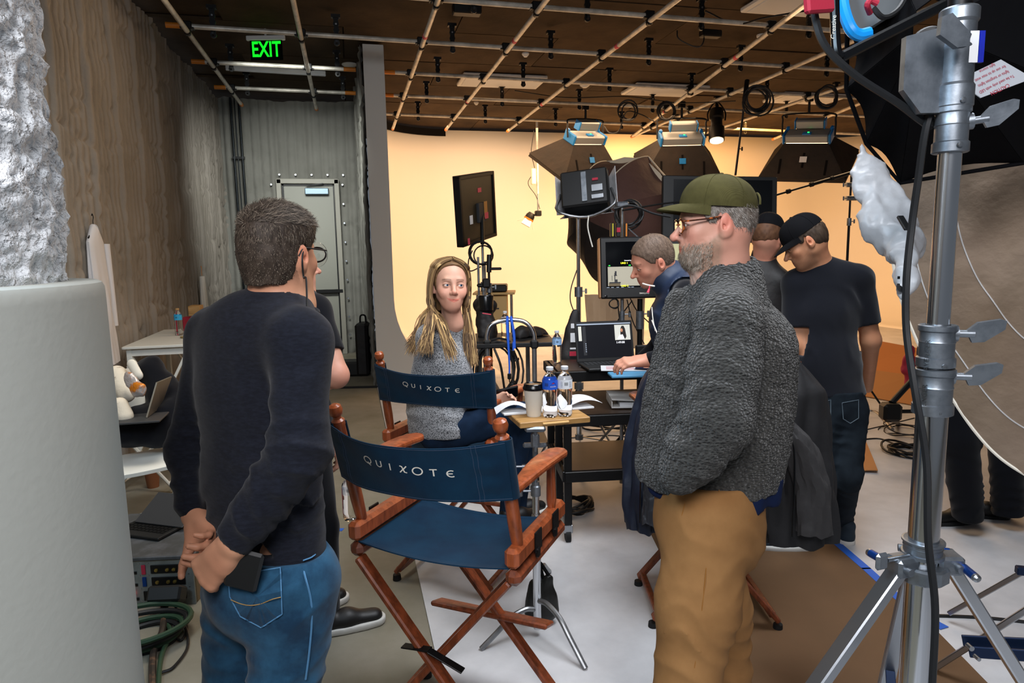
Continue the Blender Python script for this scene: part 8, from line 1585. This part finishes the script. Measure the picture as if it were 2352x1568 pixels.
put_text('yoke_lettering', 'Creative', .014, lambda a, b_, z: W(1915, 62, 1.43) + UP * a - HR * b_, 'print_white', t, 0)
b = MB(); b.pipe([W(1998, 30, 1.48), W(1992, 12, 1.46), W(2000, 2, 1.46), W(2016, 8, 1.46)], .0065, 8, 5); b.build('cable_tie', 'red_strap', t); tt = MB().beam(W(1850, 12, 1.22), W(1912, 8, 1.24), .016, .03, bev=.004).build('cable_strap', 'red_strap'); tag(tt, 'red fabric strap round the black cable at the top edge', 'strap')
cable([W(2005, 18, 1.50), W(2030, 40, 1.50), W(2065, 20, 1.52), W(2090, -30, 1.55)], .006, 'short black cable curling over the lamp housing at the top')
# black softbox cloth panels
mat('softbox_black', '#08080b', .9, bump=('noise', 7, .45, .02)); root = thing('large_softbox', 'huge black softbox on the combo stand with a white caution label', 'softbox', W(2150, 220, 1.95)); rim = [(1946, 60, 1.75), (1944, 205, 1.8), (1990, 330, 1.9), (2068, 420, 2.0), (2352, 374, 1.95), (2700, 300, 1.9), (2700, -200, 1.8), (2300, -420, 1.7), (2000, -200, 1.7)]; apx = W(2120, 60, 1.50); RM = [W(*q) for q in rim]
for k in range(len(RM)):
    a, b_ = RM[k], RM[(k + 1) % len(RM)]; mid = (a + b_) / 2; nn = np.cross(a - apx, b_ - apx); nn /= np.linalg.norm(nn); nn = nn if nn @ HF > 0 else -nn
    def fn(u, v, a=a, b_=b_, nn=nn): p = mixr(a, b_, u); q = mixr(apx + (p - apx) * .12, p, v); return q + nn * .03 * math.sin(u * math.pi) * v
    MB().grid(fn, 8, 10, True, .004).build('cloth_panel', 'softbox_black', root)
b = MB(); b.pipe(RM, .006, 6, 0, True); b.build('rim_seam', 'softbox_black', root)
# caution label
L4 = [W(2198, 185, 1.50), W(2298, 137, 1.52), W(2372, 180, 1.52), W(2252, 225, 1.50)]; b = MB(); quadp(b, *L4, .002); lb = b.build('caution_label', mat('label_cloth', '#a9abb0', .8), root); lx = (L4[3] - L4[0]); 
oc_ = (L4[0] + L4[1] + L4[2] + L4[3]) / 4; exl = (L4[1] - L4[0]); exl /= np.linalg.norm(exl); eyl = (L4[0] - L4[3]); eyl -= exl * (eyl @ exl); eyl /= np.linalg.norm(eyl); nl = np.cross(exl, eyl); nl = nl if nl @ HF < 0 else -nl
for i, s_ in enumerate(('CAUTION', 'To be used only with LED', 'lights or tungsten lights', 'for use up to max watt', 'light source')): put_text('lettering', s_, .0095 if i else .012, lambda a, b_, z, i=i: oc_ - eyl * (.028 - .014 * i) - exl * a - eyl * b_ + nl * .0022, 'red_strap', lb, 0)
# large round diffusion behind the stand
dc = W(2330, 640, 2.38); axd = HF * .80 + HR * .45 + UP * .0; axd /= np.linalg.norm(axd); xd = np.cross(axd, UP); xd /= np.linalg.norm(xd); yd = np.cross(xd, axd)
mat('diffusion_grey', '#83705f', .75, bump=('noise', 5, .5, .03), bump2=('noise', 22, .25, .01), var=(2, '#74624f', .35, .7)); t = thing('round_diffusion', 'huge round beige diffusion cloth with stitched seams behind the combo stand', 'diffusion', dc)
edge_px = [(2068, 395), (2050, 480), (2046, 560), (2062, 660), (2092, 750), (2130, 830), (2180, 905), (2235, 985), (2290, 1045), (2352, 1088), (2450, 1140), (2620, 1180), (2800, 1100), (2900, 900), (2900, 600), (2820, 380), (2600, 250), (2352, 240), (2150, 300)]
def onplane(x, y): r = ray(x, y); return C0 + r * (((dc - C0) @ axd) / (r @ axd))
Ed = catmull([onplane(*p) for p in edge_px + edge_px[:1]], 5)[:-1]; n_ = len(Ed); ctr = onplane(2440, 330)
def dfn(u, v):
    i = int(round(u * n_)) % n_; p = mixr(ctr, Ed[i], v); 
    q = p - ctr; w_ = .05 * (1 - v * v); rip = .012 * (vn(q[None] * [3, 3, 1.2], 5, 3)[0] - .5) + .010 * (vn(q[None], 16, 5)[0] - .5)
    return p - axd * (w_ + rip)
MB().grid(dfn, n_, 26, True, .003).build('cloth', 'diffusion_grey', t); b = MB(); b.pipe(Ed, .006, 6, 0, True); b.build('rim_band', 'softbox_inside', t)
mat('seam_white', '#b9b6b4', .8)
for v in (.60, .86): b = MB(); b.pipe([dfn(i / n_, v) - axd * .003 for i in range(n_)], .0028, 5, 0, True); b.build('seam', 'seam_white', t)
# bunched silver cloth on the softbox edge
S = SDF(*bounds([W(1975, 330, 1.85), W(2090, 700, 1.7), W(2030, 560, 1.8)], .1), .006); S.chain([W(1981, 335, 1.85), W(2000, 420, 1.83), W(2032, 500, 1.80), W(2072, 560, 1.74)], [.012, .040, .055, .048], .03, flat=(HF, .6)); S.chain([W(2072, 560, 1.74), W(2082, 590, 1.66), W(2084, 640, 1.62), W(2078, 692, 1.6)], [.045, .022, .026, .006], .02)
t = thing('bunched_cloth', 'bunched silver white cloth tied at the edge of the huge softbox', 'cloth', W(2040, 500, 1.8)); clothes('cloth', S, 'silver_cloth', t, lambda P: fold(P, W(2030, 500, 1.8), (1, .2, .5), 16, .010, .3, 1) - .016 * (vn(P * [1.6, 1.6, .7], 24, 3) - .5) - .008 * (vn(P, 60, 4) - .5), band=.03); MB().beam(W(2067, 497, 1.66), W(2085, 527, 1.62), .016, .008, bev=.002).build('clip', 'black_plastic', t)
# second stand at the lower right corner: flat bars and blue braces
t = thing('folded_stand', 'low chrome stand legs with navy braces in the lower right corner', 'stand', W(2400, 1560, 1.9) * [1, 1, 0])
for (a, b_, w_) in (((onz(2150, 1532, .03)), W(2420, 1360, 2.25), .032), ((onz(2180, 1408, .05)), W(2400, 1285, 2.60), .022)): MB().beam(a, b_, w_, .02, up=UP, bev=.003).build('leg', 'dull_chrome', t)
for (a, b_) in (((2210, 1470, 2.05), (2400, 1480, 1.95)), ((2225, 1496, 2.02), (2400, 1508, 1.92))): MB().beam(W(*a), W(*b_), .008, .035, up=UP, bev=.002).build('brace', 'dark_blue_metal', t); 
b = MB(); b.tube(W(2228, 1496, 2.0) - HF * .02, W(2228, 1496, 2.0) - HF * .04, .006); b.tube(W(2212, 1472, 2.04) - HF * .02, W(2212, 1472, 2.04) - HF * .04, .008); b.build('pivot_bolts', 'dull_chrome', t, kind='stuff'); MB().box(W(2348, 1310, 2.45), (.04, .03, .03), frame(30), .004).build('bracket', 'dark_blue_metal', t)
# floor cables, orange board, red bag, dark stand at right
cable([onz(2060, 1412, .012), onz(2150, 1414, .012), onz(2250, 1418, .012), onz(2352, 1428, .012), onz(2450, 1440, .012)], .008, 'black cable on the white floor right of the combo stand')
cable([onz(1970, 942, .01), onz(2010, 946, .01), onz(2032, 965, .02), onz(2050, 985, .02)], .014, 'thick tube-like cable bend on the floor right of the dark jeans', 'steel_tube'); cable([onz(1975, 1010, .01), onz(2020, 1008, .01), onz(2060, 1022, .01), onz(2090, 1030, .01)], .009, 'dark cable on the floor leading to the coil'); cable([onz(1975, 990, .01), onz(2040, 975, .01), onz(2100, 960, .01)], .006, 'thin cable on the floor beside the black stand')
coil(onz(2085, 1035, .02), .16, 6, 'heap of black cable on the floor behind the combo stand', .009, UP, sq=1.0); coil(onz(2080, 990, .02), .18, 4, 'loose loops of thin cable on the floor by the black stand', .005, UP); coil(onz(1318, 1160, .03), .12, 6, 'black cable coil on the floor by the cart caster', .008, UP); cable([onz(1330, 1150, .01), onz(1355, 1140, .01), onz(1362, 1155, .015)], .008, 'cable end with plug beside the cart caster'); tag(MB().box(onz(1352, 1158, .02), (.07, .04, .035), frame(60), .008).build('plug', 'black_plastic'), 'black cable plug on the floor right of the cart caster', 'plug')
coil(onz(1390, 972, .02), .25, 4, 'black cable loops on the floor under the cart', .008, UP)
for i, p_ in enumerate([[(1270, 1010), (1400, 1000), (1480, 1012)], [(1275, 1030), (1380, 1040), (1470, 1028)], [(1190, 905), (1260, 940), (1350, 935), (1420, 950)]]): cable([onz(x, y, .01) for x, y in p_], .007, ('upper black cable crossing the floor behind the cart', 'lower black cable crossing the floor behind the cart', 'black cable curving from the dolly board to the cart')[i])
A4 = [onz(1960, 905, .02), onz(2125, 935, .02), ony(2110, 800, onz(2120, 930, .02)[1] + .5), ony(1985, 790, onz(1980, 905, .02)[1] + .5)]
mat('orange_board', '#b8733a', .75, bump=('noise', 3, .2, .02)); mid = [mixr(A4[0], A4[3], .48) + HF * .1, mixr(A4[1], A4[2], .48) + HF * .1]; b = MB(); quadp(b, A4[0], A4[1], mid[1], mid[0], .01); b2 = MB(); quadp(b2, mid[0], mid[1], A4[2], mixr(A4[3], A4[2], .25) + UP * .05, .01); t = thing('folded_board', 'large tan board folded on the floor against the orange wall light', 'board', A4[0]); b.build('lower_panel', 'cardboard', t); b2.build('upper_panel', 'orange_board', t)
b = MB(); quadp(b, mid[0] - HF * .1 + HR * .0, mid[1] - HF * .1, A4[1] + HF * .05, A4[0] + HF * .05, .01)
t = lumps('red_sandbag', 'red sandbag hanging on the black stand behind the combo stand', 'sandbag', [(W(2092, 800, 5.2), W(2082, 850, 5.2), .03, .045), (W(2098, 830, 5.2), W(2090, 880, 5.2), .03, .04)], 'red_strap', None, 3)
t = thing('low_stand', 'black low stand with a slanting post right of the dark jeans', 'stand', onz(2045, 960, 0)); MB().tube(W(2100, 868, 5.0), W(2048, 925, 4.95), .022).build('slanted_post', 'black_metal', t); MB().box(W(2045, 945, 4.95), (.13, .12, .13), frame(20), .02).build('joint', 'black_metal', t); MB().tube(W(2030, 945, 4.95), W(2120, 944, 4.95), .015).build('cross_bar', 'black_metal', t); MB().tube(W(2045, 960, 4.95), onz(2062, 975, .0) + UP * .01, .018).build('foot', 'black_metal', t)
# black hook-shaped thing: TV cart wheels hidden; small router on the cart rear
tag(MB().box(W(1477, 815, 4.3), (.10, .03, .13), frame(5), .006).build('battery_charger', 'black_plastic'), 'small dark box with white mark standing behind the laptop', 'box')
